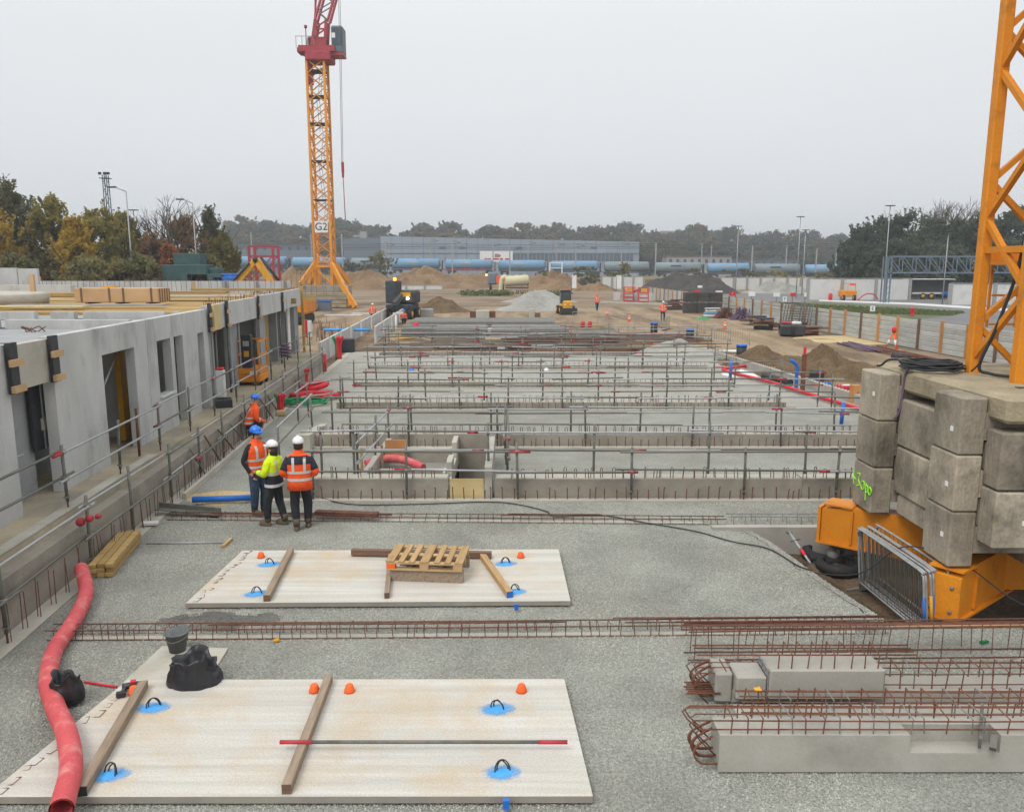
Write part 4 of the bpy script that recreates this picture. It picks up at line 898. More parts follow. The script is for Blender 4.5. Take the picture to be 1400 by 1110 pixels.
# purple lifting sling on the first block
MB().tube(spline([(6.55, 13.2, 3.33), (6.57, 13.32, 3.2), (6.575, 13.36, 2.9), (6.56, 13.38, 2.6), (6.5, 13.41, 2.45)]), .022, 6).build('sling', 'mauve', at=(6.57, 13.3, 2.9), label='faded purple lifting sling hanging over the edge of the ballast slab', cat='sling')
def coil(name, label, c, r, turns, rr, m, cat='cable coil', dz=.02, extra=None, sq=1.0, thick=.0):
    pts = []
    for k in range(turns * 14):
        a = k / 14 * 2 * math.pi; q = r * (1 - .35 * random.random() * .5 - .12 * math.sin(a * .37)); pts.append((c[0] + math.cos(a) * q, c[1] + math.sin(a) * q * sq, c[2] + rr + (k / (turns * 14)) * thick + abs(math.sin(a * 1.7 + k)) * dz))
    if extra: pts += [tuple(e_) for e_ in extra]
    return MB().tube(pts, rr, 7).build(name, m, at=tuple(c), label=label, cat=cat)
coil('cable_coil', 'thick coil of black power cable on the ballast slab beside the mast', (7.0, 13.35, 3.285), .47, 9, .018, 'cable', thick=.13, extra=[(6.9, 13.9, 3.38), (6.75, 13.95, 3.35)])
MB().tube(spline([(6.75, 13.5, 3.42), (6.5, 13.75, 3.42), (6.45, 13.95, 3.3), (6.42, 14.05, 3.28)]), .02, 7).build('cable_end', 'cable', at=(6.5, 13.8, 3.4), label='loose black cable end arching off the coil over the ballast', cat='cable')
# ================================================================== near small things
# stack of steel crowd barriers leaning at the crane base
def barrier(c, rz, tilt, L=2.3, h=1.1, label='', band='galv_pale', bandm=None, group='stacked crowd barriers'):
    t = thing('crowd_barrier', label, 'barrier', tuple(c), rz, group=group); t.rotation_euler = (tilt, 0, rz)
    fr = spline([(-L / 2, 0, .06), (-L / 2, 0, h - .16), (-L / 2 + .04, 0, h - .05), (-L / 2 + .15, 0, h), (L / 2 - .15, 0, h), (L / 2 - .04, 0, h - .05), (L / 2, 0, h - .16), (L / 2, 0, .06)], 3)
    MB().tube(fr, .019, 8).build('frame', 'galv_pale', t, world=False)
    MB().tube([(-L / 2, 0, .16), (L / 2, 0, .16)], .016, 8).build('bottom_bar', 'galv_pale', t, world=False)
    bm_ = MB().tube([(0, 0, .16), (0, 0, h)], .005, 5).mesh('bar', 'galv')
    for k in range(14): piece('bar', bm_, t, (-L / 2 + (k + 1) * L / 15, 0, 0), world=False)
    for s in (-1, 1): MB().box((s * L / 2, 0, .03), (.04, .5, .04)).build('foot', 'galv', t, world=False)
    if bandm: MB().tube([(L / 2, 0, .2), (L / 2, 0, .75)], .022, 8).build('paint_band', bandm, t, world=False)
    return t
A_, B_ = P(1166, 790, -.3), P(1282, 866, -.1)
dirb = (B_ - A_); rzb = math.atan2(dirb.y, dirb.x)
names_ = ['outermost', 'second', 'third', 'fourth', 'fifth', 'innermost']
for k in range(6):
    c = (A_ + B_) / 2 + Vector((.0 + k * .06 + (.12 if k == 5 else 0), .03 * k, .0)); c.z = -.42
    barrier(c, rzb + rnd(-.02, .02), R(6) + rnd(-.015, .015), L=2.0 + (.1 if k == 5 else 0), h=1.12, label='%s grey crowd barrier in the stack leaning against the orange crane base' % names_[k], bandm=('blue_plastic' if k in (0, 3, 5) else ('yellow_paint' if k == 2 else None)))
# adjustable prop with red band
a, b = P(1079, 728, .1), P(1108, 770, -.15)
t = thing('push_pull_prop', 'short grey steel prop with a red band leaning by the trench beam', 'prop', tuple(b)); d = b - a
MB().tube([a, a + d * .55], .03, 10).build('outer_tube', 'galv_pale', t); MB().tube([a + d * .55, b], .022, 10).build('inner_tube', 'galv_pale', t)
MB().tube([a + d * .58, a + d * .76], .031, 10).build('red_band', 'red_bright', t); MB().box(a, (.09, .09, .04)).build('head_plate', 'galv', t); MB().tube([a + d * .3 + Vector((-.09, 0, .0)), a + d * .3 + Vector((.09, 0, .05))], .014, 6).build('handle', 'galv', t)
# tyres / black tray
q = P(1130, 765, -.5); MB().lathe([(.34, 0), (.46, .04), (.48, .12), (.44, .2), (.34, .22), (.3, .2), (.3, .02)], (q.x, q.y, -.5), 20).build('tyre', 'rubber', at=(q.x, q.y, -.5), label='old black tyre lying under the orange crane foot', cat='tyre')
q = P(1147, 782, -.5); MB().lathe([(.3, 0), (.4, .04), (.42, .14), (.38, .2), (.3, .22), (.27, .2), (.27, .02)], (q.x, q.y, -.5), 20).build('tyre', 'rubber', at=(q.x, q.y, -.5), label='dark grey tyre half hidden behind the crowd barriers', cat='tyre')
# earth bank between gravel and pit
bk = MB(); vs = []; n = 26
edge = [(4.5, 14.9), (4.75, 14.0), (5.02, 12.3), (5.38, 10.66)]
el = spline([Vector((x, y, 0)) for x, y in edge], 9)
for i, p in enumerate(el):
    for j in range(7):
        u = j / 6; h = .0 - .5 * u + noise.fractal(Vector((p.x * 3 + u * 4, p.y * 3, 2)), 1, 2, 4) * .09 * (u > 0)
        vs.append((p.x - .12 + u * (.75 + .3 * math.sin(i)) + noise.noise(Vector((i * .9, j * .7, 1))) * .06, p.y + u * .1, h + (.012 if j == 0 else 0)))
fs = [(i * 7 + j, i * 7 + j + 1, (i + 1) * 7 + j + 1, (i + 1) * 7 + j) for i in range(len(el) - 1) for j in range(6)]
bk.add(vs, fs, 0, True).build('pit_bank', 'dirt_wet', kind='structure')
# red drain pipe at the left
pp = [P(112, 790, .12) + Vector((0, 0, .16)), P(118, 815, .12) + Vector((0, 0, .05)), P(100, 850, .12), P(74, 890, .12), P(66, 930, .12), P(75, 965, .14), P(92, 1005, .2), P(97, 1050, .22), P(88, 1090, .22), P(84, 1106, .22)]
b = MB(); ps = spline(pp, 10); b.tube(ps, .105, 20, cap=False); b.tube(ps, .09, 20, cap=False)
k = len(ps)
pipe = b.build('drain_pipe', 'red_pipe', at=tuple(pp[4]), label='long curved red plastic drain pipe snaking over the gravel and the near slab', cat='pipe')
# bucket
q = P(245, 893); t = thing('bucket', 'dark grey builder bucket standing on a dirty board', 'bucket', (q.x - .03, q.y + .03, .03)); t.scale = (.86, .86, .8)
MB().lathe([(.12, 0), (.165, .31), (.18, .31), (.18, .33), (.155, .33), (.115, .03)], n=20).build('bucket_shell', 'bucket_grey', t, world=False)
MB().tube(spline([(-.175, 0, .3), (-.16, -.1, .26), (0, -.185, .22), (.16, -.1, .26), (.175, 0, .3)], 4), .006, 5).build('handle', 'galv', t, world=False)
a = [P(168, 935), P(222, 885), P(312, 888), P(280, 940)]; MB().prism([(p.x, p.y) for p in (a[0], a[3], a[2], a[1])], .004, .024).build('dirty_board', 'concrete_pale', at=tuple(a[0]), label='mud smeared flat board under the bucket and the black bag', cat='board')
def bag(label, px, py, w_, h, name='rubbish_bag'):
    q = P(px, py); n_ = 56; vs = []; prof_b = [(0, .80), (.06, .96), (.2, 1.04), (.38, 1.02), (.55, .98), (.7, .92), (.82, .88), (.92, .90), (1.0, .94), (.97, .86), (.85, .74), (.6, .66), (.45, .3)]
    for m_i, (f, r) in enumerate(prof_b):
        for k in range(n_):
            a = 2 * math.pi * k / n_; sh = px * .37
            cr_ = abs(math.sin(4.5 * a + sh + f * 2.5)) * .10 + abs(math.sin(9.5 * a - f * 4 + sh)) * .06 + .10 * noise.fractal(Vector((math.cos(a) * 2.2, math.sin(a) * 2.2, f * 3 + px)), 1, 2, 5)
            rr = r - cr_ * (.25 + .9 * f) + .05
            zz = f * h * (1 + (.16 * math.sin(a * 2 + sh) + .09 * math.sin(5 * a)) * (f > .65))
            vs.append((math.cos(a) * rr * w_ * 1.05, math.sin(a) * rr * w_ * .78, max(0, zz)))
    fs = [(i * n_ + k, i * n_ + (k + 1) % n_, (i + 1) * n_ + (k + 1) % n_, (i + 1) * n_ + k) for i in range(len(prof_b) - 1) for k in range(n_)] + [tuple(range(n_))[::-1], tuple((len(prof_b) - 1) * n_ + k for k in range(n_))]
    t = thing(name, label, 'bag', (q.x, q.y, .026)); MB().add(vs, fs, 0, True).build('bag_body', 'bin_bag', t, world=False)
    return t
bag('black plastic rubbish bag slumped beside the bucket', 267, 941, .30, .36)
bag('smaller black plastic bag half hidden behind the red pipe', 93, 962, .18, .32)
# cordless drill and small tools on the slab
q = P(180, 944, .1); t = thing('cordless_drill', 'dark cordless drill lying on the near slab beside the batten', 'drill', (q.x, q.y, .11), R(20))
MB().lathe([(.03, -.1), (.038, -.05), (.038, .08), (.02, .1), (.016, .16)], M4=Matrix.Rotation(R(90), 4, 'Y') , c=(0, .03, .045), n=12).build('drill_body', 'black_plastic', t, world=False)
MB().bar((-.06, .03, .04), (-.09, -.1, .03), .035, .04).build('grip', 'black_plastic', t, world=False); MB().box((-.1, -.12, .03), (.1, .06, .06), ch=.008).build('battery', 'cable', t, world=False); MB().box((.02, .03, .09), (.06, .06, .02)).build('top_cover', 'red_bright', t, world=False)
a, b = P(115, 934), P(160, 941); MB().tube([a + Vector((0, 0, .02)), b + Vector((0, 0, .02))], .014, 6).build('hand_tool', 'red_bright', at=tuple(a), label='slim red handled tool lying on the gravel near the drill', cat='tool')
# T shaped wooden tool on gravel
a, b = P(200, 744), P(308, 743); t = thing('wooden_screed', 'pale T shaped wooden handle lying on the gravel above the second slab', 'tool', tuple(b))
MB().tube([a + Vector((0, 0, .02)), b + Vector((0, 0, .02))], .017, 8).build('handle', 'galv_pale', t); MB().bar(P(305, 749) + Vector((0, 0, .03)), P(316, 739) + Vector((0, 0, .03)), .06, .05).build('head', 'wood', t)
# timber stack by the footing
A_, B_ = P(140, 790), P(180, 742); d = B_ - A_
t = thing('timber_pile', 'stack of yellow timber joists lying beside the retaining wall footing', 'timber stack', tuple((A_ + B_) / 2), math.atan2(d.y, d.x) - math.pi / 2)
L = d.length
for r_ in range(3):
    for c_ in range(3): MB().box((-.14 + c_ * .125 + rnd(-.008, .008), rnd(-.05, .05), .05 + r_ * .075), (.115, L, .07), ch=.006).build('joist', 'deck_wood', t, world=False)
# blue pipe, sand and steel angle by the footing
a, b = P(263, 683, .12), P(342, 680, .12); MB().tube([a, b + Vector((.1, 0, 0))], .065, 14).build('water_pipe', 'blue_plastic', at=tuple(a), label='straight bright blue plastic pipe crossing the sand behind the workers', cat='pipe')
def heap(name, label, c, rx, ry, h, m, cat='earth heap', seed=0, n=28, rough=.18, kind=None, pk=1.3):
    b = MB(); vs = []
    for j in range(n + 1):
        for i in range(n + 1):
            u, v = 2 * i / n - 1, 2 * j / n - 1; r = math.hypot(u, v); k = max(0, 1 - r) ** pk
            q = noise.fractal(Vector((u * 2.2 + seed, v * 2.2, seed)), 1, 2, 6)
            vs.append((c[0] + u * rx, c[1] + v * ry, c[2] - .03 + h * max(0, k * (1 + rough * 2 * q) + rough * .4 * q * (1 if r < .8 else max(0, 1 - r) * 5))))
    fs = [(j * (n + 1) + i, j * (n + 1) + i + 1, (j + 1) * (n + 1) + i + 1, (j + 1) * (n + 1) + i) for j in range(n) for i in range(n)]
    return b.add(vs, fs, 0, True).build(name, m, at=tuple(c), label=label, cat=cat, kind=kind)
q = P(288, 850); heap('damp_gravel', 'dark damp patch of spilled gravel between the two pale slabs', (q.x, q.y, .02), .95, .42, .07, 'wet_gravel', 'gravel heap', 6, rough=.35)
q = P(355, 846); heap('damp_gravel', 'smaller dark damp spot of gravel beside the larger damp patch', (q.x, q.y, .02), .5, .3, .05, 'wet_gravel', 'gravel heap', 7, rough=.35)
q = P(305, 680); heap('sand_heap', 'flat patch of yellow sand under the blue pipe', (q.x, q.y, .0), 1.1, .8, .16, 'sand', 'sand heap', 3)
a, b = P(215, 695, .12), P(300, 703, .06); MB().bar(a, b, .2, .02).bar(a + Vector((0, .1, .05)), b + Vector((0, .1, .05)), .02, .1).build('steel_angle', 'galv', at=tuple(a), label='grey steel angle lying across the trench left of the workers', cat='steel bar')
q = P(205, 716, .05); MB().box((q.x, q.y, .06), (.3, .14, .06), R(8), ch=.01).build('foam_block', 'white_paint', at=(q.x, q.y, .03), label='small white block lying on the end of the footing', cat='block')
# caps on left post
t = thing('end_cap_cluster', 'red plastic caps hanging on the outer guardrail post', 'cap', (LXY(-7.05, 12.7), 12.6, .9))
for (dx, dz, r_) in ((-.1, 0, .07), (.05, .06, .06), (.2, .1, .045)): MB().lathe([(r_, 0), (r_, .06), (r_ * .8, .08)], (dx, 0, dz), 12, M4=Matrix.Rotation(R(90), 4, 'X')).build('cap', 'red_paint', t, world=False)
# cable over the gravel
MB().tube(spline([P(x, y) + Vector((0, 0, .03)) for x, y in ((432, 680), (470, 690), (520, 692), (600, 690), (660, 688), (700, 690), (745, 700), (760, 708), (820, 706), (880, 716), (950, 728), (1000, 742), (1050, 752), (1090, 775), (1110, 782))]), .012, 6).build('site_cable', 'cable', at=tuple(P(700, 690)), label='thin black cable winding over the gravel toward the crane', cat='cable')
MB().tube(spline([Vector((5.05, 12.9, -.1)), Vector((5.5, 12.1, .2)), Vector((6.0, 11.8, .75)), Vector((6.5, 11.2, .78)), Vector((7.2, 10.7, .3)), Vector((8.2, 10.5, .05))]), .011, 6).build('site_cable', 'cable', at=(6, 12, .2), label='thin black cable slung over the barriers in front of the crane base', cat='cable')
# dark wet patch of gravel beside bucket
# green marker on right
q = P(1345, 880); MB().box((q.x, q.y, .03), (.12, .04, .03), R(15)).build('green_clip', 'green_hose', at=(q.x, q.y, .01), label='small bright green plastic clip on the gravel at the pit edge', cat='clip')
q = P(378, 878); MB().box((q.x, q.y, .03), (.08, .05, .04), R(30), ch=.01).build('yellow_clip', 'yellow_paint', at=(q.x, q.y, .01), label='tiny yellow plastic clip beside the near rebar cage', cat='clip')
# ---- hoses and conduits along the footing
def hoses(label, px, py, r, m, turns, rr, name='hose_coil'):
    q = P(px, py); return coil(name, label, (q.x, q.y, .0), r, turns, rr, m, cat='hose coil', dz=.05, sq=.75, thick=.12)
hoses('loose coil of green hose on the gravel beside the red coil', 417, 553, .85, 'green_hose', 4, .035)
hoses('tangle of bright red hose lying behind the green coil', 432, 545, .9, 'red_bright', 5, .045)
q = P(430, 535); MB().tube([(q.x + .5 * math.cos(k * .35), q.y + .42 * math.sin(k * .35), .22 + .1 * math.sin(k * .35 + 1)) for k in range(19)], .11, 10).build('hose_ring', 'red_bright', at=tuple(q), label='round red ring of hose standing on top of the red tangle', cat='hose coil')
def stub(label, px, py, h, r, m='red_bright', fork=False, base=None):
    q = P(px, py); t = thing('conduit_bundle' if fork else 'conduit_stub', label, 'conduit', (q.x, q.y, 0))
    if fork:
        for k in range(4):
            a = k * 1.6; MB().tube(spline([(math.cos(a) * r, math.sin(a) * r, 0), (math.cos(a) * r, math.sin(a) * r, h * .6), (math.cos(a) * r * 2.6, math.sin(a) * r * 2, h)], 4), r * .85, 8).build('conduit', m if k != 2 else 'green_hose', t, world=False)
    else: MB().tube([(0, 0, 0), (.02, 0, h)], r, 12).build('conduit', m, t, world=False)
    if base: MB().box((0, 0, .1), (.34, .34, .22), .3, ch=.05).build('concrete_foot', 'sand', t, world=False)
    return t
stub('bundle of red conduits standing in a lump of concrete behind the crouching worker', 384, 568, .75, .065, fork=True, base=True)
stub('red conduits forking upright beside the hose tangle', 418, 528, .75, .065, fork=True)
stub('thick single red conduit stub by the footing', 443, 508, .85, .13)
stub('tall forked red conduit at the far end of the retaining wall', 463, 491, 1.25, .1, fork=True)
stub('blue pipe stub standing at the right field edge near the ballast', 1150, 582, .75, .06, 'blue_plastic')
stub('blue pipe stub in the white sand near the far end of the red hose', 998, 520, .9, .07, 'blue_plastic')
q = P(1088, 533); MB().tube(spline([(q.x, q.y, 0), (q.x, q.y, .7), (q.x - .02, q.y, 1.0), (q.x - .2, q.y, 1.18), (q.x - .32, q.y, 1.2)], 5), .075, 10).build('bent_pipe', 'blue_plastic', at=tuple(q), label='tall blue pipe bent over at its top beside the rusty stake', cat='pipe')
q = P(1097, 535); t = thing('rusty_stake', 'tall rusty steel stake with a red tip beside the bent blue pipe', 'stake', tuple(q))
MB().box(q + Vector((0, 0, .75)), (.16, .1, 1.5)).build('stake_body', 'rust_bright', t); MB().box(q + Vector((0, 0, 1.65)), (.09, .09, .3)).build('red_tip', 'red_bright', t)
MB().tube(spline([P(x, y) + Vector((0, 0, .12)) for x, y in ((1030, 502), (1000, 506), (988, 508), (1000, 513), (1025, 519), (1060, 528), (1100, 541), (1150, 556), (1190, 568))]), .07, 10).build('red_hose', 'red_bright', at=tuple(P(1060, 528)), label='long thick red hose along the right edge of the field', cat='hose')
MB().tube([P(1044, 519) + Vector((0, 0, .15)), P(1080, 528) + Vector((0, 0, .15))], .16, 12).build('grey_pipe', 'cable', at=tuple(P(1060, 524)), label='dark grey pipe lying on the right edge beam', cat='pipe')
q = P(1012, 512); heap('white_sheet', 'crumpled white plastic sheet at the far bend of the red hose', (q.x, q.y, .02), .9, 1.2, .25, 'white_paint', 'plastic sheet', 9)
q = P(1157, 536); t = thing('red_box', 'flat red plastic box lying on the earth beside the ballast', 'box', (q.x, q.y, .02)); MB().box((0, 0, .13), (.75, .5, .26), .2, ch=.04).build('box_body', 'red_bright', t, world=False); MB().box((0, 0, .27), (.35, .2, .02), .2).build('white_label', 'sign_white', t, world=False)
q = P(1128, 529); MB().box((q.x, q.y, .1), (.4, .3, .2), .3, ch=.03).build('blue_box', 'blue_plastic', at=tuple(q), label='small blue plastic box on the earth by the heap', cat='box')
q = P(1116, 524); MB().box((q.x, q.y, .28), (.5, .4, .56), .2, ch=.03).build('grey_bin', 'cable', at=tuple(q), label='grey plastic bin behind the blue box by the earth heap', cat='bin')
q = P(1135, 520); heap('earth_heap', 'dark brown earth heap beside the right field edge, next to the rusty stake', (q.x + .6, q.y + 1.5, 0), 3.6, 3.0, 1.3, 'spoil_dark', 'earth heap', 5, n=44, rough=.3)
q = P(1050, 500); heap('earth_heap', 'lower brown earth heap along the right edge beam', (q.x + .3, q.y + 1.2, 0), 3.2, 2.4, .8, 'spoil_dark', 'earth heap', 8, n=36, rough=.3)
q = P(925, 492); heap('gravel_heap', 'small pale gravel heap at the far right of the beams', (q.x + .5, q.y + 2, 0), 3.4, 2.4, .95, 'gravel_far', 'gravel heap', 2)
# ================================================================== PEOPLE
def skin_mesh(verts, edges, radii, root=0, sub=2):
    me = bpy.data.meshes.new('skel'); me.from_pydata(verts, edges, []); o = bpy.data.objects.new('skel', me); col.objects.link(o)
    md = o.modifiers.new('skin', 'SKIN'); md.branch_smoothing = .6; md.use_smooth_shade = True
    for i, r in enumerate(radii):
        sv = me.skin_vertices[0].data[i]; sv.radius = r if isinstance(r, tuple) else (r, r); sv.use_root = (i == root)
    ss = o.modifiers.new('sub', 'SUBSURF'); ss.levels = sub; ss.render_levels = sub
    dg = bpy.context.evaluated_depsgraph_get(); res = bpy.data.meshes.new_from_object(o.evaluated_get(dg)); bpy.data.objects.remove(o); return res
def person(label, loc, rz, H, jacket='hv_orange', sleeve=None, trousers='dark_trousers', helmet='helmet_white', legsp=None, arms=None, yoke=None, lower=None, hair=False, vest=False, detail=True, hem=.84, lean=0.0, crouch=False, bulk=1.0):
    s = H / 1.80; t = thing('person', label, 'person', tuple(loc), rz)
    # joints (metres for a 1.80 m figure incl. helmet); facing +y
    fl, fr_ = legsp or ((-.10, .0), (.11, .06))
    hz = .90; dz = 0
    if crouch: dz = -.48
    hip = [(-.09, 0, hz + dz), (.09, 0, hz + dz)]
    V = [(0, 0, .95 + dz), (0, .005 + lean * .3, 1.10 + dz), (0, .0 + lean * .7, 1.30 + dz), (0, -.01 + lean, 1.45 + dz), (0, .005 + lean * 1.05, 1.53 + dz), (0, .02 + lean * 1.1, 1.60 + dz), (0, .015 + lean * 1.1, 1.69 + dz)]
    Rr = [(.155, .12), (.145, .11), (.165, .12), (.10, .08), .055, (.075, .09), (.072, .085)]
    E = [(i, i + 1) for i in range(6)]
    def add(p, r, par): V.append(p); Rr.append(r); E.append((par, len(V) - 1)); return len(V) - 1
    V2 = add((0, .115 + lean * 1.1, 1.605 + dz), .016, 5)                           # nose
    for sgn, (fx, fy) in ((-1, fl), (1, fr_)):
        h = add((sgn * .09, 0, hz - .04 + dz), (.09, .1), 0)
        if crouch: k_ = add((sgn * .13, .34, .50), .07, h); a_ = add((fx, fy - .02, .12), .048, k_)
        else:
            k_ = add((sgn * .02 + (fx + sgn * .09) * .5, fy * .5 + .035, .50), .066, h); c_ = add((fx, fy * .8 + .0, .33), .062, k_); a_ = add((fx, fy - .02, .11), .045, c_)
        f1 = add((fx, fy + .02, .05), .045, a_); add((fx + sgn * .02, fy + .17, .04), .036, f1)
    arms = arms or {'l': [(-.25, -.02, 1.16), (-.25, .06, .92)], 'r': [(.25, -.02, 1.16), (.25, .06, .92)]}
    hands = []
    for sgn, kk in ((-1, 'l'), (1, 'r')):
        sh = add((sgn * .175, lean, 1.40 + dz), .072, 3); (e1, w1) = arms[kk]
        up = .5
        e_ = add((e1[0], e1[1], e1[2] + dz), .052, sh); w_ = add((w1[0], w1[1], w1[2] + dz), .036, e_)
        dv = (Vector(w1) - Vector(e1)).normalized(); hp_ = Vector(w1) + dv * .08 + Vector((0, 0, dz)); h_ = add(tuple(hp_), (.04, .025), w_)
        hands.append((hp_, dv, sgn))
    V = [tuple(Vector(v) * s) for v in V]; Rr = [tuple(q * s for q in r) if isinstance(r, tuple) else r * s for r in Rr]
    me = skin_mesh(V, E, Rr)
    me.materials.clear()
    for m in ('skin', trousers, sleeve or jacket, 'boot'): me.materials.append(M[m])
    handp = [h[0] * s for h in hands]
    for p in me.polygons:
        c = p.center; z = c.z / s - (dz if c.z / s > .6 else 0)
        if c.z / s < .17: p.material_index = 3
        elif min((c - q).length for q in handp) < .085 * s: p.material_index = 0
        elif c.z / s > 1.5 + dz: p.material_index = 0
        elif c.z / s < (.93 + dz if not crouch else .55) and abs(c.x) < .22 * s: p.material_index = 1
        else: p.material_index = 2
        p.use_smooth = True
    o = bpy.data.objects.new('body', me); col.objects.link(o); o.parent = t
    if detail:
        fb = MB()
        for hp_, dv, sgn in hands:
            sd = dv.cross(Vector((0, 0, 1)));  sd = sd.normalized() if sd.length > .05 else Vector((0, 1, 0))
            dn = dv.cross(sd)
            for k, ln in enumerate((.07, .085, .08, .06)):
                b0 = hp_ + sd * (-.03 + k * .02) + dv * .03; fb.tube([b0 * s, (b0 + dv * ln * .5 - dn * .008) * s, (b0 + dv * ln * .85 - dn * .03) * s], .0085 * s, 6)
            fb.tube([(hp_ - sd * .035) * s, (hp_ - sd * .06 + dv * .03) * s, (hp_ - sd * .055 + dv * .06) * s], .0095 * s, 6)
        fb.build('fingers', 'skin', t, world=False)
    # jacket shell
    prof = [(hem, .215, .165), (.95, .205, .155), (1.08, .205, .152), (1.22, .222, .160), (1.34, .225, .155), (1.42, .195, .125), (1.47, .13, .098), (1.515, .082, .078), (1.55, .085, .08)]
    prof = [(z, a_ * bulk, b_ * bulk) if z < 1.45 else (z, a_, b_) for z, a_, b_ in prof]
    if crouch: prof = prof[1:]
    def tor(z, kx=1.0):
        for (z0, a0_, b0_), (z1, a1_, b1_) in zip(prof[:-1], prof[1:]):
            if z0 <= z <= z1: f = (z - z0) / (z1 - z0); return (a0_ + (a1_ - a0_) * f) * kx, (b0_ + (b1_ - b0_) * f) * kx
        return prof[-1][1], prof[-1][2]
    def off(z): return lean * max(0, min(1, (z - .95) / .5))
    def ringsec(z, kx=1.0): a_, b_ = tor(z, kx); return ((0, off(z) * s, (z + dz) * s), a_ * s, b_ * s)
    jb = MB(); jb.rings([ringsec(z) for z in (prof[0][0], .95, 1.0, 1.08, 1.15, 1.22, 1.28, 1.34, 1.38, 1.42, 1.47, 1.515, 1.545)], 20, pw=2.3)
    mats_ = [jacket]; jo = jb.build('jacket', mats_, t, world=False)
    for band in ((.98, 1.03), (1.12, 1.17)):
        if lower and band[0] < 1: continue
        MB().rings([ringsec(z, 1.03) for z in (band[0], sum(band) / 2, band[1])], 20, pw=2.3, cap=False).build('reflective_band', 'reflective', jo, world=False)
    for sx in (-.105, .105):                                    # braces over the shoulders
        for fb_ in (-1, 1):
            pts = []; b = MB(); vs = []
            zs = (1.15, 1.22, 1.28, 1.34, 1.39, 1.43)
            for z in zs:
                a_, b_ = tor(z, 1.035)
                for w_ in (-.024, .024):
                    x = sx + w_; y = fb_ * b_ * max(.05, 1 - abs(x / a_) ** 2.3) ** (1 / 2.3); vs.append((x * s, (y + off(z)) * s, (z + dz) * s))
            b.add(vs, [(2 * i, 2 * i + 1, 2 * i + 3, 2 * i + 2) for i in range(len(zs) - 1)]).build('reflective_band', 'reflective', jo, world=False)
    if yoke: MB().rings([ringsec(z, 1.018) for z in (1.30, 1.34, 1.38, 1.42, 1.455)], 20, pw=2.3, cap=False).build('yoke', yoke, jo, world=False)
    if lower:
        MB().rings([ringsec(z, 1.02) for z in (.78 if hem < .8 else hem, .9, .95, 1.0, 1.08, 1.1)], 20, pw=2.3, cap=False).build('lower_panel', lower, jo, world=False)
        MB().rings([ringsec(z, 1.045) for z in (.86, .89, .92)], 20, pw=2.3, cap=False).build('reflective_band', 'reflective', jo, world=False)
    if not vest:
        for sgn, kk in ((-1, 'l'), (1, 'r')):
            e1, w1 = [Vector(q) + Vector((0, 0, dz)) for q in arms[kk]]; sh = Vector((sgn * .165, lean, 1.39 + dz))
            pts = spline([sh, (sh + e1) / 2 + Vector((sgn * .012, 0, 0)), e1, (e1 + w1) / 2, w1], 3); n_ = len(pts)
            MB().tube([p * s for p in pts], 1, 12, rs=[(.088 - .030 * i / (n_ - 1)) * s for i in range(n_)]).build('sleeve', sleeve or jacket, t, world=False)
            p1, p2 = e1 + (w1 - e1) * .2, e1 + (w1 - e1) * .38
            MB().tube([p1 * s, p2 * s], .0735 * s, 12, cap=False).build('reflective_band', 'reflective', jo, world=False)
            if yoke:
                pts2 = pts[:6]; MB().tube([p * s for p in pts2], 1, 12, rs=[(.0905 - .030 * i / (n_ - 1)) * s for i in range(len(pts2))]).build('shoulder_patch', yoke, jo, world=False)
    # trousers over the legs, boots
    for sgn, (fx, fy) in ((-1, fl), (1, fr_)):
        h = Vector((sgn * .085, 0, .92 + dz))
        if crouch: k_ = Vector((sgn * .13, .34, .50)); a_ = Vector((fx, fy - .02, .14)); pts = [h, (h + k_) / 2, k_, (k_ + a_) / 2, a_]
        else: k_ = Vector((sgn * .02 + (fx + sgn * .09) * .5, fy * .5 + .035, .50)); a_ = Vector((fx, fy - .015, .16)); pts = [h, (h + k_) / 2, k_, (k_ + a_) / 2, a_]
        MB().tube([p * s for p in spline(pts, 3)], 1, 12, rs=[(.108 - .04 * i / 12) * s for i in range(13)]).build('trouser_leg', trousers, t, world=False)
        c = Vector((fx, fy, 0))
        MB().tube([(c + Vector((0, -.02, .24))) * s, (c + Vector((0, -.02, .10))) * s], .066 * s, 12).rings([((c.x * s, (c.y + .045) * s, z * s), a_ * s, b_ * s) for z, a_, b_ in ((.0, .052, .145), (.03, .055, .15), (.075, .05, .135), (.115, .036, .095))], 14).build('boot', 'boot', t, world=False)
    # helmet and head details
    hz_ = 1.685 + dz; hy = lean * 1.1 + .01
    hb = MB(); hb.rings([((0, hy * s, (hz_ + z) * s), a_ * s, b_ * s) for z, a_, b_ in ((0, .108, .13), (.03, .108, .13), (.07, .098, .118), (.10, .075, .09), (.12, .04, .05), (.125, .01, .012))], 18)
    hb.rings([((0, (hy + .05) * s, (hz_ + z) * s), a_ * s, b_ * s) for z, a_, b_ in ((-.012, .095, .13), (.006, .102, .142), (.02, .1, .12))], 18)
    ho = hb.build('helmet', helmet, t, world=False)
    MB().rings([((0, hy * s, (hz_ + z) * s), .03 * s, b_ * s) for z, b_ in ((.1, .09), (.125, .06), (.132, .03))], 10).build('helmet_ridge', helmet, ho, world=False)
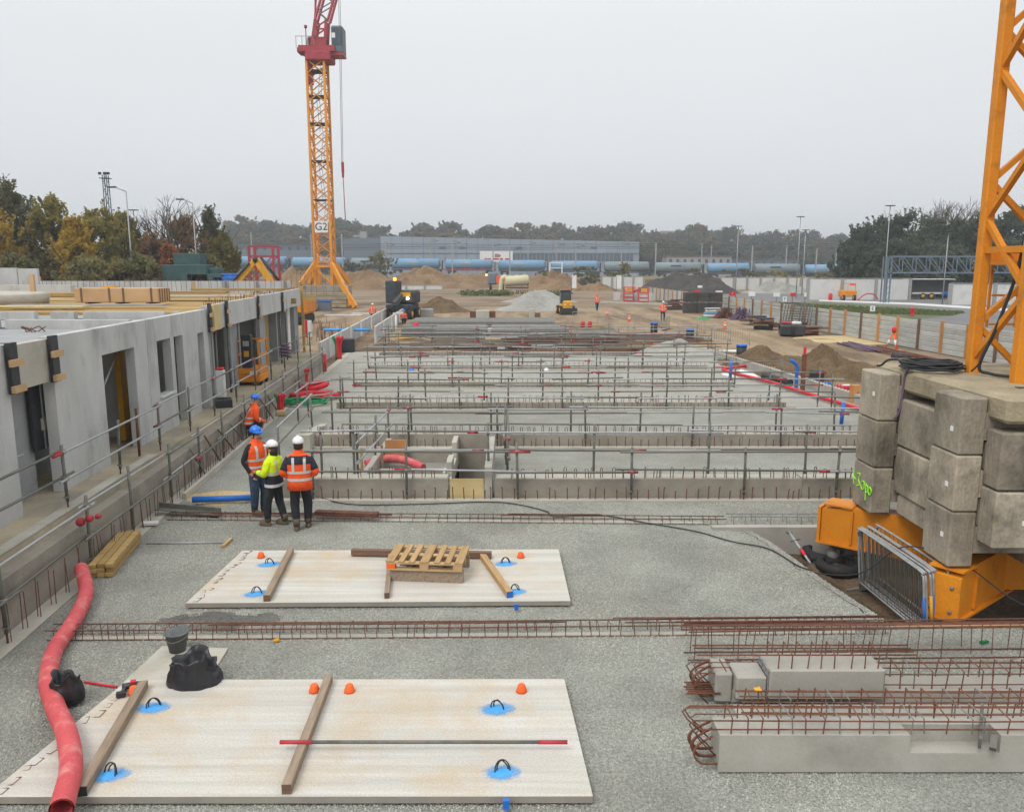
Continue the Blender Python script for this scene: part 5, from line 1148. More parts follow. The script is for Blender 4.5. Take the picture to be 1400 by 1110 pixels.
    if detail:
        for sx in (-1, 1):
            MB().rings([((sx * .083 * s, (hy - .005) * s, (1.60 + z + dz) * s), .012 * s, r_ * s) for z, r_ in ((-.03, .012), (0, .024), (.025, .018))], 8).build('ear', 'skin', t, world=False)
            MB().rings([((sx * .03 * s, (hy + .088) * s, (1.632 + z + dz) * s), .012 * s, .008 * s) for z in (-.004, .004)], 8).build('eye', 'cable', t, world=False)
        MB().box((0, (hy + .088) * s, (1.565 + dz) * s), (.04 * s, .012 * s, .008 * s)).build('mouth', 'crane_red', t, world=False)
        MB().rings([((0, (hy - .03) * s, (z + dz) * s), a_ * s, b_ * s) for z, a_, b_ in (((1.40, .06, .04), (1.48, .095, .075), (1.56, .092, .085), (1.66, .09, .085)) if hair else ((1.57, .07, .055), (1.62, .086, .075), (1.67, .09, .08)))], 12).build('hair', 'hair', t, world=False)
    return t
q = P(355, 703); person('worker in an orange vest over black sleeves, blue helmet and jeans, hand in pocket', (q.x, q.y, .0), R(-122), 1.84, sleeve='black_cloth', trousers='denim', helmet='helmet_blue', vest=True, arms={'l': [(-.27, -.02, 1.14), (-.2, .16, 1.02)], 'r': [(.29, -.06, 1.13), (.22, .06, .90)]}, legsp=((-.09, .05), (.10, .0)), hem=.88)
q = P(378, 718); person('worker in a yellow jacket with navy lower half and white helmet, gesturing with both arms', (q.x, q.y, .0), R(72), 1.70, jacket='hv_yellow', trousers='dark_trousers', lower='navy', hair=True, arms={'l': [(-.25, .05, 1.15), (-.1, .30, 1.12)], 'r': [(.26, -.03, 1.15), (.2, .2, 1.02)]}, legsp=((-.08, .16), (.1, -.12)))
q = P(413, 723); person('worker seen from behind in an orange jacket with navy shoulders and white helmet', (q.x, q.y, .0), R(12), 1.82, jacket='hv_orange', yoke='navy', trousers='black_cloth', arms={'l': [(-.29, -.04, 1.13), (-.2, .13, 1.0)], 'r': [(.29, -.04, 1.13), (.2, .13, 1.0)]}, legsp=((-.09, -.06), (.12, .12)), hem=.80, bulk=1.1)
q = P(340, 601); person('crouching worker in orange with a blue helmet, working by the retaining wall', (q.x, q.y, .0), R(-60), 1.8, helmet='helmet_blue', crouch=True, lean=.22, detail=False, arms={'l': [(-.24, .2, 1.12), (-.12, .42, 1.0)], 'r': [(.24, .2, 1.12), (.12, .42, 1.0)]}, legsp=((-.12, .1), (.13, .14)))
q = P(510, 443); person('worker in orange with a white helmet standing in front of the excavator', (q.x, q.y, .0), R(20), 1.8, detail=False, hem=.86)
q = P(552, 444); person('worker in orange with a blue helmet crouching at the trench beyond the rebar mats', (q.x, q.y, .0), R(200), 1.8, helmet='helmet_blue', crouch=True, lean=.15, detail=False)
q = P(816, 425); person('worker in orange walking near the far grey gravel pile', (q.x, q.y, .05), R(190), 1.82, trousers='denim', detail=False, legsp=((-.09, -.12), (.1, .2)), helmet='hv_orange')
q = P(906, 440); person('worker in orange with a white helmet walking on the haul road', (q.x, q.y, .05), R(180), 1.82, trousers='navy', detail=False, legsp=((-.09, .18), (.1, -.14)))
q = P(867, 405); person('small worker in orange standing between the red steel cages', (q.x, q.y, .05), R(170), 1.8, detail=False)
# hard hats left on the beams
def hat(label, px, py, Y, m):
    q = PY(px, py, Y); b = MB(); b.rings([((0, 0, z), a_, b_) for z, a_, b_ in ((0, .14, .16), (.05, .135, .155), (.12, .11, .12), (.17, .06, .07), (.18, .01, .01))], 18); b.rings([((0, -.05, z), a_, b_) for z, a_, b_ in ((-.01, .13, .18), (.01, .13, .18))], 18)
    t = thing('hard_hat', label, 'hard hat', (q.x, q.y, q.z)); b.build('shell', m, t, world=False); MB().rings([((0, 0, z), .10, .12) for z in (-.09, -.005)], 14).build('liner', 'cable', t, world=False)
hat('white hard hat showing above a far ground beam', 747, 508, 38.9, 'helmet_white')
hat('blue hard hat showing above a far ground beam left of the white one', 563, 508, 38.9, 'helmet_blue')
hat('small blue hard hat resting on the second ground beam', 870, 603, 22.4, 'helmet_blue')
# ================================================================== MIDDLE DISTANCE
def mpp(Y): return (Y * cs + 4 * sn) / F                     # metres per photo pixel at distance Y
# orange lift on the walkway
q = P(347, 524, .95); t = thing('scissor_lift', 'small orange scissor lift parked on the walkway under the lintels', 'lift', (q.x, q.y, .95), R(4)); t.scale = (.82, .82, .88)
MB().box((0, 0, .28), (.95, 1.5, .3), ch=.04).build('chassis', 'orange_paint', t, world=False)
for x in (-.42, .42):
    for y in (-.5, .5): MB().lathe([(.13, -.05), (.16, -.03), (.16, .03), (.13, .05)], (x, y, .16), 14, M4=Matrix.Rotation(R(90), 4, 'Y')).build('wheel', 'rubber', t, world=False)
MB().box((0, 0, .55), (.95, 1.5, .22), ch=.03).build('platform', 'orange_paint', t, world=False)
for x in (-.44, .44):
    for y in (-.7, .7): MB().box((x, y, 1.2), (.06, .06, 1.1)).build('rail_post', 'orange_paint', t, world=False)
    for z in (1.2, 1.72): MB().box((x, 0, z), (.05, 1.4, .06)).build('rail_bar', 'orange_paint', t, world=False)
MB().box((0, .7, 1.72), (.9, .05, .06)).build('rail_bar', 'orange_paint', t, world=False)
MB().box((-.05, -.62, 1.35), (.42, .26, 1.3), ch=.03).build('control_column', 'black_plastic', t, world=False)
MB().box((-.05, -.76, 1.25), (.2, .03, .22)).build('warning_plate', 'yellow_paint', t, world=False); MB().box((-.05, -.76, 1.65), (.24, .03, .2)).build('screen', 'galv_pale', t, world=False)
MB().box((.2, -.76, .5), (.3, .03, .16)).build('plate', 'white_paint', t, world=False)
q = P(304, 556, .95); t = thing('site_cabinet', 'narrow white site cabinet with a red cap and a black box at its foot', 'cabinet', (q.x, q.y, .95), R(4))
MB().box((0, 0, .68), (.24, .2, .8), ch=.02).build('cabinet_body', 'white_paint', t, world=False); MB().box((0, 0, 1.12), (.22, .18, .08), ch=.03).build('red_cap', 'red_bright', t, world=False); MB().box((.05, -.05, .12), (.5, .4, .26), .3, ch=.03).build('black_box', 'black_plastic', t, world=False)
q = P(383, 538, .95); coil('rope_bundle', 'mauve rope bundle hanging on the outer guardrail', (LXY(-7.3, 30), 30, 1.6), .2, 4, .03, 'mauve', 'rope', sq=.4, thick=.5)
q = P(420, 470, .95); t = thing('flag_sheet', 'red and white barrier sheet hanging at the end of the walkway rail', 'barrier sheet', (q.x, q.y, .95)); MB().box((0, 0, .8), (.14, .3, .9)).build('red_half', 'red_bright', t, world=False); MB().box((.17, 0, .8), (.16, .3, .85)).build('white_half', 'white_paint', t, world=False)
# trestles / cross struts below the walkway rail
t = thing('raking_strut', 'rusty raking struts propping the retaining wall behind the crouching worker', 'strut', (LXY(-7.1, 20), 20, 0))
for k in range(8): Y = 18.3 + k * 1.15; MB().tube([(LXY(-7.22, Y), Y, .8 + rnd(-.1, .1)), (LXY(-6.98, Y + .5), Y + rnd(.3, .8), .05)], .02, 6).build('strut', random.choice(('rust', 'galv')), t)
# precast white wall strips beyond the footing
for k in range(7):
    a, b = P(438 + k * 14, 497 - k * 9.2), P(450 + k * 14, 489 - k * 9.2)
    for s in (0, 1):
        if s and k < 3: continue
        MB().bar(a + Vector((1.6 * s, 0, .55)), b + Vector((1.6 * s, 0, .55)), .14, 1.1).build('wall_strip', 'panel', at=tuple(a + Vector((1.6 * s, 0, 0))), label='%s concrete wall strip standing in the %s row beyond the walkway' % (['first', 'second', 'third', 'fourth', 'fifth', 'sixth', 'last'][k], 'right' if s else 'left'), cat='wall panel', group='wall strips beyond the walkway')
a, b = P(443, 451, .8), P(506, 451, .8); MB().tube([a, b], .09, 8).build('blue_tube', 'blue_paint', at=tuple(a), label='long blue tube laid across the wall strips', cat='pipe')
q = P(476, 481); MB().box((q.x, q.y, .4), (.8, .6, .8), .1, ch=.05).build('black_crate', 'black_plastic', at=tuple(q), label='black crate between the wall strips and the forked conduit', cat='crate')
q = P(423, 470)
for k in range(18):
    pass
RBK = thing('starter_bar_rows', 'rows of rusty starter bars standing in the brown earth beyond the shell', 'rebar', tuple(P(450, 455)))
for k in range(60): q = P(rnd(420, 478), rnd(452, 474)); piece('starter_bar', rodm, RBK, tuple(q), (rnd(-.1, .1), rnd(-.1, .1), 0), (2.2, 2.2, rnd(.5, 1.2)))
# ---- rebar mats in stacks
def matstack(label, pxa, pxb, py, depth, n, m='mesh_steel'):
    a, b = P(pxa, py), P(pxb, py); L = b.x - a.x; t = thing('rebar_mat_stack', label, 'rebar mats', (a.x + L / 2, a.y + depth / 2, 0))
    g = MB(); 
    for k in range(int(L / .3) + 1): g.box((-L / 2 + k * .3, 0, .0), (.03, depth, .03))
    for k in range(int(depth / .3) + 1): g.box((0, -depth / 2 + k * .3, .03), (L, .03, .03))
    me = g.mesh('rebar_mat', m)
    for k in range(n): piece('rebar_mat', me, t, (rnd(-.1, .1), rnd(-.1, .1), .05 + k * .085), (0, 0, rnd(-.01, .01)), world=False)
    for x in (-L / 3, 0, L / 3): MB().box((x, 0, .02), (.12, depth, .06)).build('bearer', 'wood_dark', t, world=False)
matstack('long stack of grey rebar mats at the far end of the foundation field', 548, 665, 462, 4.0, 8)
matstack('grey rebar mat stack right of the long one, with red caps on it', 672, 780, 461, 4.5, 7)
matstack('rear grey rebar mat stack just before the haul yard', 560, 760, 449, 4.5, 7)
matstack('rusty rebar mat stack in front of the grey ones', 690, 850, 472, 2.2, 3, 'rust')
matstack('small grey rebar mat stack near the planks', 790, 842, 462, 3, 4)
t = thing('red_cap_pair', 'pair of red plastic caps on the rebar mats', 'cap', tuple(P(801, 459)))
for dx in (-.3, .35): MB().lathe([(.15, 0), (.15, .4), (.09, .44)], (dx * .8, 0, .62), 10).build('cap', 'red_bright', t, world=False)
for (px, py, ln, c_, nm_) in ((900, 467, 7.5, 'wood_dark', 'upper'), (905, 473, 6, 'rust_bright', 'lower'), (880, 462, 6, 'rust', 'rear')):
    q = P(px, py); t = thing('plank_pile', '%s pile of brown planks and bars right of the rebar mats' % nm_, 'planks', (q.x, q.y, .05))
    for k in range(5): MB().box((rnd(-.3, .3), k * .3 - .6, .06 + (k % 2) * .08), (ln * rnd(.8, 1), .24, .07), R(rnd(-2, 2))).build('plank', c_, t, world=False)
for (px, py, m, wd) in ((555, 466, 'yellow_paint', 1.2), (760, 476, 'galv_pale', 5), (700, 465, 'galv_pale', 6), (1005, 484, 'white_paint', 1.5), (660, 478, 'rust', 6), (860, 480, 'wood_dark', 4), (780, 485, 'rust', 7), (620, 484, 'wood_dark', 5), (940, 478, 'wood_x', 3)):
    q = P(px, py); t = thing('site_debris', {'yellow_paint': 'yellow tool case lying in front of the rebar mats', 'galv_pale': 'bundle of pale steel tubes lying by the rebar mats, %s one' % ('longer' if wd > 5 else 'shorter'), 'white_paint': 'white bundle lying at the right end of the beams', 'rust': 'rusty bars lying loose on the earth, %s bundle' % ('longer' if wd > 6 else 'shorter'), 'wood_dark': 'dark planks lying on the earth, %s pile' % ('wider' if wd > 4 else 'narrower'), 'wood_x': 'pale planks lying near the small gravel heap'}[m], 'debris', (q.x, q.y, .05))
    for k in range(4): MB().tube([(-wd / 2 + rnd(-.2, .2), -.3 + k * .2, .1), (wd / 2 + rnd(-.2, .2), -.3 + k * .2 + rnd(-.1, .1), .1 + rnd(0, .1))], .06, 6).build('piece', m, t, world=False)
for k in range(16):
    q = P(rnd(560, 960), rnd(446, 486)); MB().box((q.x, q.y, .12), (rnd(.5, 2.2), rnd(.2, .5), rnd(.1, .3)), rnd(-.4, .4), ch=.02).build('scrap_board', random.choice(('wood_x', 'wood_dark', 'panel', 'rust', 'white_paint')), at=tuple(q), label='scrap board lying loose on the brown earth among the rebar mats', cat='board', group='scrap boards on the earth')
for k in range(12):
    q = P(rnd(455, 540), rnd(455, 500)); 
q = P(542, 462); t = thing('white_vent_pipe', 'upright white pipe with a sideways head left of the rebar mats', 'pipe', tuple(q)); MB().tube([(0, 0, 0), (0, 0, 1.7)], .08, 10).build('stem', 'white_paint', t, world=False); MB().bar((-.2, 0, 1.72), (.5, 0, 1.78), .2, .1).build('head', 'white_paint', t, world=False)
q = P(569, 458); MB().lathe([(.2, 0), (.2, .9)], tuple(q), 10).build('red_barrel', 'red_bright', at=tuple(q), label='small red canister standing on the rear rebar mats', cat='canister')
# blue capped grey drums
for (px, py, l_) in ((943, 467, 'grey drum with a blue lid standing by the barriers'), (1013, 493, 'grey drum with a blue lid near the gravel heap'), (894, 457, 'small blue topped drum by the haul road')):
    q = P(px, py); t = thing('drum', l_, 'drum', tuple(q)); MB().lathe([(.26, 0), (.27, .75)], n=14).build('drum_body', 'cable', t, world=False); MB().lathe([(.29, .75), (.29, .86), (.2, .88)], n=14).build('lid', 'blue_plastic', t, world=False)
# far barriers
k = 0
for (px, py, rz, l_) in ((905, 448, 1.4, 'behind the worker on the haul road'), (912, 452, 1.2, 'nearest the walking worker'), (885, 450, .1, 'left of the walking worker'), (945, 458, .3, 'above the blue lidded drum'), (975, 468, -.1, 'right of the blue lidded drum'), (1000, 472, -.2, 'last in the line toward the earth heaps'), (840, 450, 0, 'beyond the planks'), (800, 444, 0, 'near the yellow loader')):
    q = P(px, py); barrier((q.x, q.y, .05), rz, 0, 2.2, 1.05, label='grey crowd barrier ' + l_, group='crowd barriers along the haul road')
def cone(label, px, py, h=.75):
    q = P(px, py); t = thing('traffic_cone', label, 'cone', (q.x, q.y, .05)); MB().box((0, 0, .03), (.45, .45, .06)).build('cone_base', 'orange_plastic', t, world=False)
    for a, b, m in ((.06, .3, 'orange_plastic'), (.3, .45, 'sign_white'), (.45, .6, 'orange_plastic'), (.6, .68, 'sign_white'), (.68, .95, 'orange_plastic')):
        r = lambda z: .2 * (1 - z / 1.15) + .01; MB().lathe([(r(a), a), (r(b), b)], n=12).build('cone_ring', m, t, world=False)
    t.scale = (h / .75,) * 3
cone('orange and white traffic cone on the haul road before the material stacks', 991, 450, .6); cone('orange traffic cone near the yellow loader', 830, 432, .6); cone('dark topped traffic cone beside the barriers', 860, 440, .6)
# ---- machines
def wheel(t, c, r, wd, rot=None):
    w_ = MB().lathe([(r * .6, -wd / 2), (r * .95, -wd / 2), (r, -wd * .3), (r, wd * .3), (r * .95, wd / 2), (r * .6, wd / 2)], (0, 0, 0), 18, M4=Matrix.Rotation(R(90), 4, 'Y')).build('wheel', 'rubber', t, world=False); w_.location = c
    MB().lathe([(r * .55, -wd * .52), (r * .55, wd * .52)], (0, 0, 0), 14, M4=Matrix.Rotation(R(90), 4, 'Y')).build('rim', 'yellow_paint', w_, world=False)
q = P(773, 430); t = thing('compact_loader', 'small yellow wheel loader with a black cab facing the field', 'loader', (q.x, q.y, .05), R(8))
MB().box((0, 0, .75), (1.1, 1.9, .6), ch=.1).build('chassis', 'yellow_paint', t, world=False); MB().box((0, -1.0, .95), (1.0, .55, .95), ch=.14).build('front_frame', 'yellow_paint', t, world=False)
cb = MB().box((0, .1, 1.75), (1.05, 1.0, 1.3), ch=.08).build('cab', 'black_plastic', t, world=False); MB().box((0, -.415, 1.85), (.85, .03, .85)).build('windscreen', 'glass_dark', cb, world=False)
for s in (-1, 1): MB().box((s * .53, .1, 1.85), (.03, .75, .8)).build('side_window', 'glass_dark', cb, world=False)
MB().box((0, .1, 2.44), (1.15, 1.1, .08), ch=.03).build('roof', 'black_plastic', cb, world=False); MB().lathe([(.07, 0), (.07, .14)], (.4, .4, 2.48), 10).build('beacon', 'orange_plastic', t, world=False)
for x in (-.62, .62):
    for y in (-.75, .85): wheel(t, (x, y, .45), .45, .34)
MB().extr([(-.1, 0), (.65, 0), (.5, .12), (.05, .18), (-.05, .6), (-.12, .6)], (-.85, -1.75, .1), (.85, -1.75, .1), (0, 1, 0)).build('bucket', 'black_plastic', t, world=False)
for x in (-.35, .35): MB().bar((x, -.6, 1.1), (x, -1.5, .45), .12, .16).build('lift_arm', 'yellow_paint', t, world=False); MB().box((x * .9, -1.27, 1.05), (.14, .06, .12)).build('headlight', 'sign_white', t, world=False)
q = P(532, 445, 0) + Vector((0, 8, 0)); t = thing('excavator', 'dark grey wheeled excavator with lit orange beacon facing the field', 'excavator', (q.x, q.y, 0), R(-8))
MB().box((0, .4, 1.2), (2.3, 3.6, .5), ch=.1).build('undercarriage', 'bogie', t, world=False)
for x in (-1.05, 1.05):
    for y in (-.9, 1.7): wheel(t, (x, y, .55), .55, .5)
MB().box((.45, 1.0, 2.1), (1.7, 2.6, 1.2), ch=.15).build('engine_house', 'bogie', t, world=False); MB().box((.5, -.32, 2.35), (1.0, .06, .4)).build('hood_panel', 'yellow_paint', t, world=False)
cb = MB().box((-.7, -.1, 2.6), (1.15, 1.7, 2.1), ch=.1).build('cab', 'bogie', t, world=False); MB().box((-.7, -.97, 2.85), (.95, .03, 1.4)).build('windscreen', 'glass_dark', cb, world=False)
MB().lathe([(.14, 0), (.14, .22), (.08, .26)], (-.65, .2, 3.66), 10).build('beacon', 'beacon', t, world=False); MB().lathe([(.13, 0), (.13, .1)], (.75, -.4, 2.0), 10, M4=Matrix.Rotation(R(90), 4, 'X')).build('work_lamp', 'headlamp', t, world=False)
MB().bar((.15, -.6, 2.2), (.15, -3.0, 1.5), .35, .5).build('boom', 'bogie', t, world=False); MB().bar((.15, -3.0, 1.6), (.15, -2.2, .4), .28, .35).build('stick', 'bogie', t, world=False)
MB().extr([(-.4, 0), (.4, .1), (.5, .7), (-.3, .75)], (-.4, -2.4, -.1), (.7, -2.4, -.1), (0, 1, 0)).build('bucket', 'rust', t, world=False)
q = P(570, 440) + Vector((0, 6, 0)); MB().extr([(-.5, 0), (.5, 0), (.55, .6), (.2, .9), (-.4, .8)], (q.x - .7, q.y, 0), (q.x + .9, q.y, 0), (0, 1, 0)).build('digging_bucket', 'grey_post', at=tuple(q), label='loose grey digging bucket beside the dark excavator', cat='bucket')
# silo truck
q = PY(703, 398, 150); t = thing('silo_lorry', 'cream silo tank lorry trailer standing before the spoil heaps', 'lorry', (q.x + .5, 150, 0)); t.scale = (.62, .7, .78)
MB().tube([(-3.6, 0, 3.0), (-3.2, 0, 2.9), (3.2, 0, 3.2), (3.6, 0, 3.25)], 1, 18, rs=[.8, 1.2, 1.2, .8]).build('tank', 'cream', t, world=False)
for x in (-2.2, 0, 2.2): MB().lathe([(.4, 0), (.4, .25), (.3, .3)], (x, 0, 4.1 + x * .05), 12).build('hatch', 'cream', t, world=False)
MB().tube(spline([(-3.1, 0, 3.7), (-4.4, -.2, 3.5), (-4.8, -.3, 1.5), (-4.9, -.3, .4)], 5), .65, 12, rs=None).build('discharge_chute', 'cream', t, world=False)
MB().box((0, 0, 1.35), (6.8, 1.6, .3)).build('chassis', 'bogie', t, world=False)
for x in (.2, 1.5, 2.8):
    for y in (-1, 1): wheel(t, (x, y, .5), .5, .4); 
for c_ in t.children:
    if c_.name.startswith('wheel'): c_.rotation_euler = (0, 0, R(90))
MB().box((1.4, -1.25, 1.0), (4.8, .08, .3)).build('side_guard', 'galv_pale', t, world=False)
MB().box((3.3, 0, 2.4), (.2, 1.6, 2.2)).build('rear_frame', 'cable', t, world=False)
q = PY(676, 384, 175); t = thing('small_lorry', 'orange and grey lorry with a lit amber beacon behind the cream silo', 'lorry', (q.x, 175, 0)); MB().box((-.4, 0, 2.4), (2.2, 2.2, 2.6), ch=.3).build('cab', 'hall_side', t, world=False); MB().box((1.6, 0, 2.2), (2.6, 2.2, 1.6)).build('body', 'orange_plastic', t, world=False); MB().lathe([(.2, 0), (.2, .3)], (-1.7, -1.2, 3.0), 10).build('beacon', 'beacon', t, world=False)
for x in (-.8, 1.8): wheel(t, (x, -1.0, .6), .6, .5)
# yellow excavator arm folded behind the shell
q = PY(352, 388, 70); t = thing('excavator', 'yellow excavator arm folded in an upside down V behind the shell', 'excavator', (q.x, 70, 0)); Yx = 70
A3, B3, C3 = [PY(x, y, 70) - Vector((q.x, 70, 0)) for x, y in ((322, 390), (350, 355), (378, 392))]
MB().bar(A3, B3, .4, .45).build('stick', 'yellow_paint', t, world=False); MB().bar(B3, C3 + Vector((.6, 0, -1.2)), .4, .5).build('boom', 'yellow_paint', t, world=False)
MB().tube([A3 + Vector((-.3, -.3, .1)), B3 + Vector((-.5, -.3, -.3))], .1, 8).build('ram', 'cable', t, world=False); MB().tube([B3 + Vector((.5, -.3, .2)), C3 + Vector((.3, -.3, .5))], .12, 8).build('ram', 'cable', t, world=False)
MB().lathe([(.2, -.3), (.2, .3)], B3, 12, M4=Matrix.Rotation(R(90), 4, 'X')).build('pivot', 'cable', t, world=False)
MB().box((C3.x + 1.4, 1, 1.6), (2.6, 3.4, 1.4), ch=.2).build('engine_house', 'orange_paint', t, world=False); MB().box((C3.x + 1.2, 1, .5), (2.6, 4, .9), ch=.2).build('tracks', 'rubber', t, world=False)
# red lattice frame behind it
c = PY(363, 390, 85); t = thing('red_lattice_frame', 'red steel lattice tower section standing behind the folded excavator arm', 'steel frame', (c.x, 85, 0))
w_ = 32 * mpp(85); zt = PY(363, 336, 85).z
for x in (-w_ / 2, w_ / 2):
    for y in (-1, 1): MB().box((x, y, zt / 2), (.22, .22, zt)).build('corner_post', 'crane_red', t, world=False)
for z in (zt, zt - 1.0, zt * .5, .6):
    for y in (-1, 1): MB().box((0, y, z - .1), (w_, .16, .2)).build('cross_bar', 'crane_red', t, world=False)
for y in (-1, 1):
    for z0, z1 in ((.6, zt * .5), (zt * .5, zt - 1)): MB().bar((-w_ / 2, y, z0), (w_ / 2, y, z1), .1).bar((w_ / 2, y, z0), (-w_ / 2, y, z1), .1).build('diagonal', 'crane_red', t, world=False)
# red steel cages and panels by the haul road
for k, (px, py, l_) in enumerate(((859, 412, 'left red steel cage with a yellow notice by the haul road'), (879, 413, 'right red steel cage with a yellow notice by the haul road'))):
    q = P(px, py); t = thing('red_cage', l_, 'steel cage', (q.x, q.y, .05)); w_ = 1.35; h = 2.0
    for x in (-w_ / 2, w_ / 2):
        for y in (-.5, .5): MB().box((x, y, h / 2), (.1, .1, h)).build('post', 'red_bright', t, world=False)
    for z in (.1, .65, 1.25, h):
        for y in (-.5, .5): MB().box((0, y, z - .04), (w_, .08, .1)).build('bar', 'red_bright', t, world=False)
    MB().box((0, -.56, 1.62), (.8, .04, .5)).build('notice', 'yellow_paint', t, world=False)
    MB().box((0, 0, .62), (w_ - .2, .8, 1.0)).build('load', 'white_wall' if k else 'panel', t, world=False)
for k, (px, py) in enumerate(((844, 411), (868, 412), (889, 412))):
    q = P(px, py); MB().box((q.x, q.y + .6, .6), (1.0, .15, 1.15), R(-12)).build('wall_panel_stack', 'panel', at=(q.x, q.y, 0), label=('grey panel left of the red cages', 'grey panel between the red cages', 'grey panel right of the red cages')[k], cat='panel')
q = P(870, 416); MB().box((q.x, q.y, .1), (11, .6, .2), R(-38)).build('kerb_strip', 'concrete_pale', kind='structure')
# flags
for px, py, l_ in ((735 + 50, 392, 'white feather flag behind the spoil heaps'), (846, 390, 'white feather flag before the concrete wall')):
    q = PY(px, py, 165); t = thing('feather_flag', l_, 'flag', (q.x, 165, 0)); MB().tube([(-.5, 0, 0), (-.5, 0, 2.6), (.3, 0, 3.4)], .06, 6).build('pole', 'galv', t, world=False); MB().prism([(-.5, -.03), (.45, -.03), (.45, .03), (-.5, .03)], 0.6, 3.2).build('cloth', 'sign_white', t, world=False)
# concrete block, pallet, earth pile
q = P(660, 444); t = thing('concrete_base_block', 'pale concrete block with dark side plates beyond the rebar mats', 'concrete block', (q.x, q.y, .05)); MB().box((0, 0, .6), (1.15, .8, 1.2), ch=.04).build('block', 'concrete_pale', t, world=False)
for s in (-1, 1): MB().box((s * .85, .1, .75), (.5, .5, .7)).build('side_plate', 'rust', t, world=False)
q = P(727, 438); t = thing('white_cabinet', 'small white cabinet on a dark frame beside the gravel pile', 'cabinet', (q.x, q.y, .05)); MB().box((0, 0, .55), (.5, .4, 1.0), ch=.03).build('cabinet', 'concrete_pale', t, world=False); MB().box((.55, 0, .35), (.5, .4, .6)).build('frame', 'wood_dark', t, world=False)
q = P(730, 441); MB().box((q.x, q.y, .1), (3.0, .25, .12), R(-3)).build('pale_beam', 'plywood', at=tuple(q), label='pale beam lying on the earth before the white cabinet', cat='beam')
def bheap(label, px, pyb, hw, pyt, m, seed, dep=1.0, name='earth_heap', pk=1.1, n=40, rough=.2):
    q = P(px, pyb); rx = hw * mpp(q.y); ry = rx * dep; c = Vector((0, q.y + ry * .8, 0)); c.x = PY(px, pyb, c.y).x; h = PY(px, pyt, c.y).z
    return heap(name, label, (c.x, c.y, 0), rx * 1.15, ry * 1.1, max(.3, h) * (.88 if m == 'spoil' else 1.02), m, 'earth heap' if name == 'earth_heap' else 'gravel heap', seed, n, rough, pk=pk)
bheap('dark brown pointed earth heap right of the excavator', 600, 429, 45, 405, 'spoil_dark', 11, .8)
bheap('grey gravel pile behind the yellow loader', 730, 426, 52, 401, 'spoil_grey', 12, .8, 'gravel_pile')
bheap('darker gravel pile behind the grey one', 737, 414, 48, 397, 'spoil_grey', 13, .7, 'gravel_pile')
for k, (px, pyb, hw, pyt, l_) in enumerate(((400, 396, 65, 364, 'long brown spoil heap behind the far crane'), (500, 396, 60, 368, 'brown spoil heap right of the far crane'), (573, 395, 55, 364, 'tallest brown spoil heap under the parked tank wagons'), (640, 394, 60, 373, 'brown spoil heap with weeds at its foot'), (755, 397, 45, 371, 'brown spoil heap right of the cream silo'), (815, 398, 28, 385, 'low brown spoil heap near the feather flags'), (690, 392, 50, 376, 'spoil heap behind the cream silo'))):
    bheap(l_, px, pyb, hw, pyt, 'spoil', 20 + k, .5, pk=.8, rough=.28)
bheap('black soil heap behind the red cages', 925, 399, 52, 372, 'spoil_black', 31, .7, pk=.9); bheap('second black soil heap overlapping the first', 965, 402, 42, 377, 'spoil_black', 32, .7, pk=.9)
bheap('grey rubble heap before the pale boundary wall', 1062, 401, 45, 386, 'spoil_grey', 33, .6, 'gravel_pile', rough=.35)
# weeds on the spoil
def leafcloud(b, c, rx, ry, rz, n, s, seed=0, flat=0.0):
    rg_ = random.Random(seed)
    for _ in range(n):
        while True:
            x, y, z = rg_.uniform(-1, 1), rg_.uniform(-1, 1), rg_.uniform(-1, 1)
            d = x * x + y * y + z * z
            if d < 1: break
        f = .55 + .45 * d ** .5
        p = Vector((c[0] + x * rx * f, c[1] + y * ry * f, c[2] + z * rz * f)); a = Vector((rg_.gauss(0, 1), rg_.gauss(0, 1), rg_.gauss(0, 1) * (1 - flat))).normalized(); u = a.cross(Vector((rg_.gauss(0, 1), rg_.gauss(0, 1), rg_.gauss(0, 1)))).normalized(); k = s * rg_.uniform(.6, 1.4); a = a * k; u = u * k * .6
        b.add([p - a, p - u * .9, p + a, p + u * .9], [(0, 1, 2, 3)])
wb = MB()
for k in range(60): q = PY(random.choice((rnd(628, 700), rnd(735, 778))), 0, 142); leafcloud(wb, (q.x, 142 + rnd(-4, 3), .3), 1.5, 1.2, .55, 45, .22, k)
wb.build('weeds', 'weeds', kind='stuff', label='green weeds growing along the foot of the spoil heaps', cat='weeds')
# ================================================================== FENCE along the haul road
fx = lambda Y: 24.65 - (Y - 48.8) * .046
FE = thing('site_fence', 'long pale grey board fence with wooden posts along the haul road', 'fence', (fx(60), 60, 0))
pm1 = MB().box((0, 0, .95), (.16, .14, 1.9)).mesh('post', 'fence_post_wood'); pm2 = MB().box((0, 0, .95), (.14, .12, 1.86)).mesh('post', 'wood_dark')
bdm = MB().box((0, 0, 0), (.05, 2.34, .25), ch=.012).mesh('board', 'fence_board')
Y = 34.0; k = 0; sl_ = math.atan(.046)
while Y < 126:
    piece('post', pm1 if k % 3 else pm2, FE, (fx(Y) - .06, Y, 0), (0, 0, sl_))
    for j in range(6):
        if Y < 100: piece('board', bdm, FE, (fx(Y + 1.225) + rnd(0, .02), Y + 1.225, .17 + j * .295), (rnd(-.006, .006), rnd(-.03, .03), sl_))
    if Y >= 100: MB().box((fx(Y + 1.2), Y + 1.22, .9), (.06, 2.34, 1.78), sl_).build('board_panel', 'fence_board', FE)
    Y += 2.45; k += 1
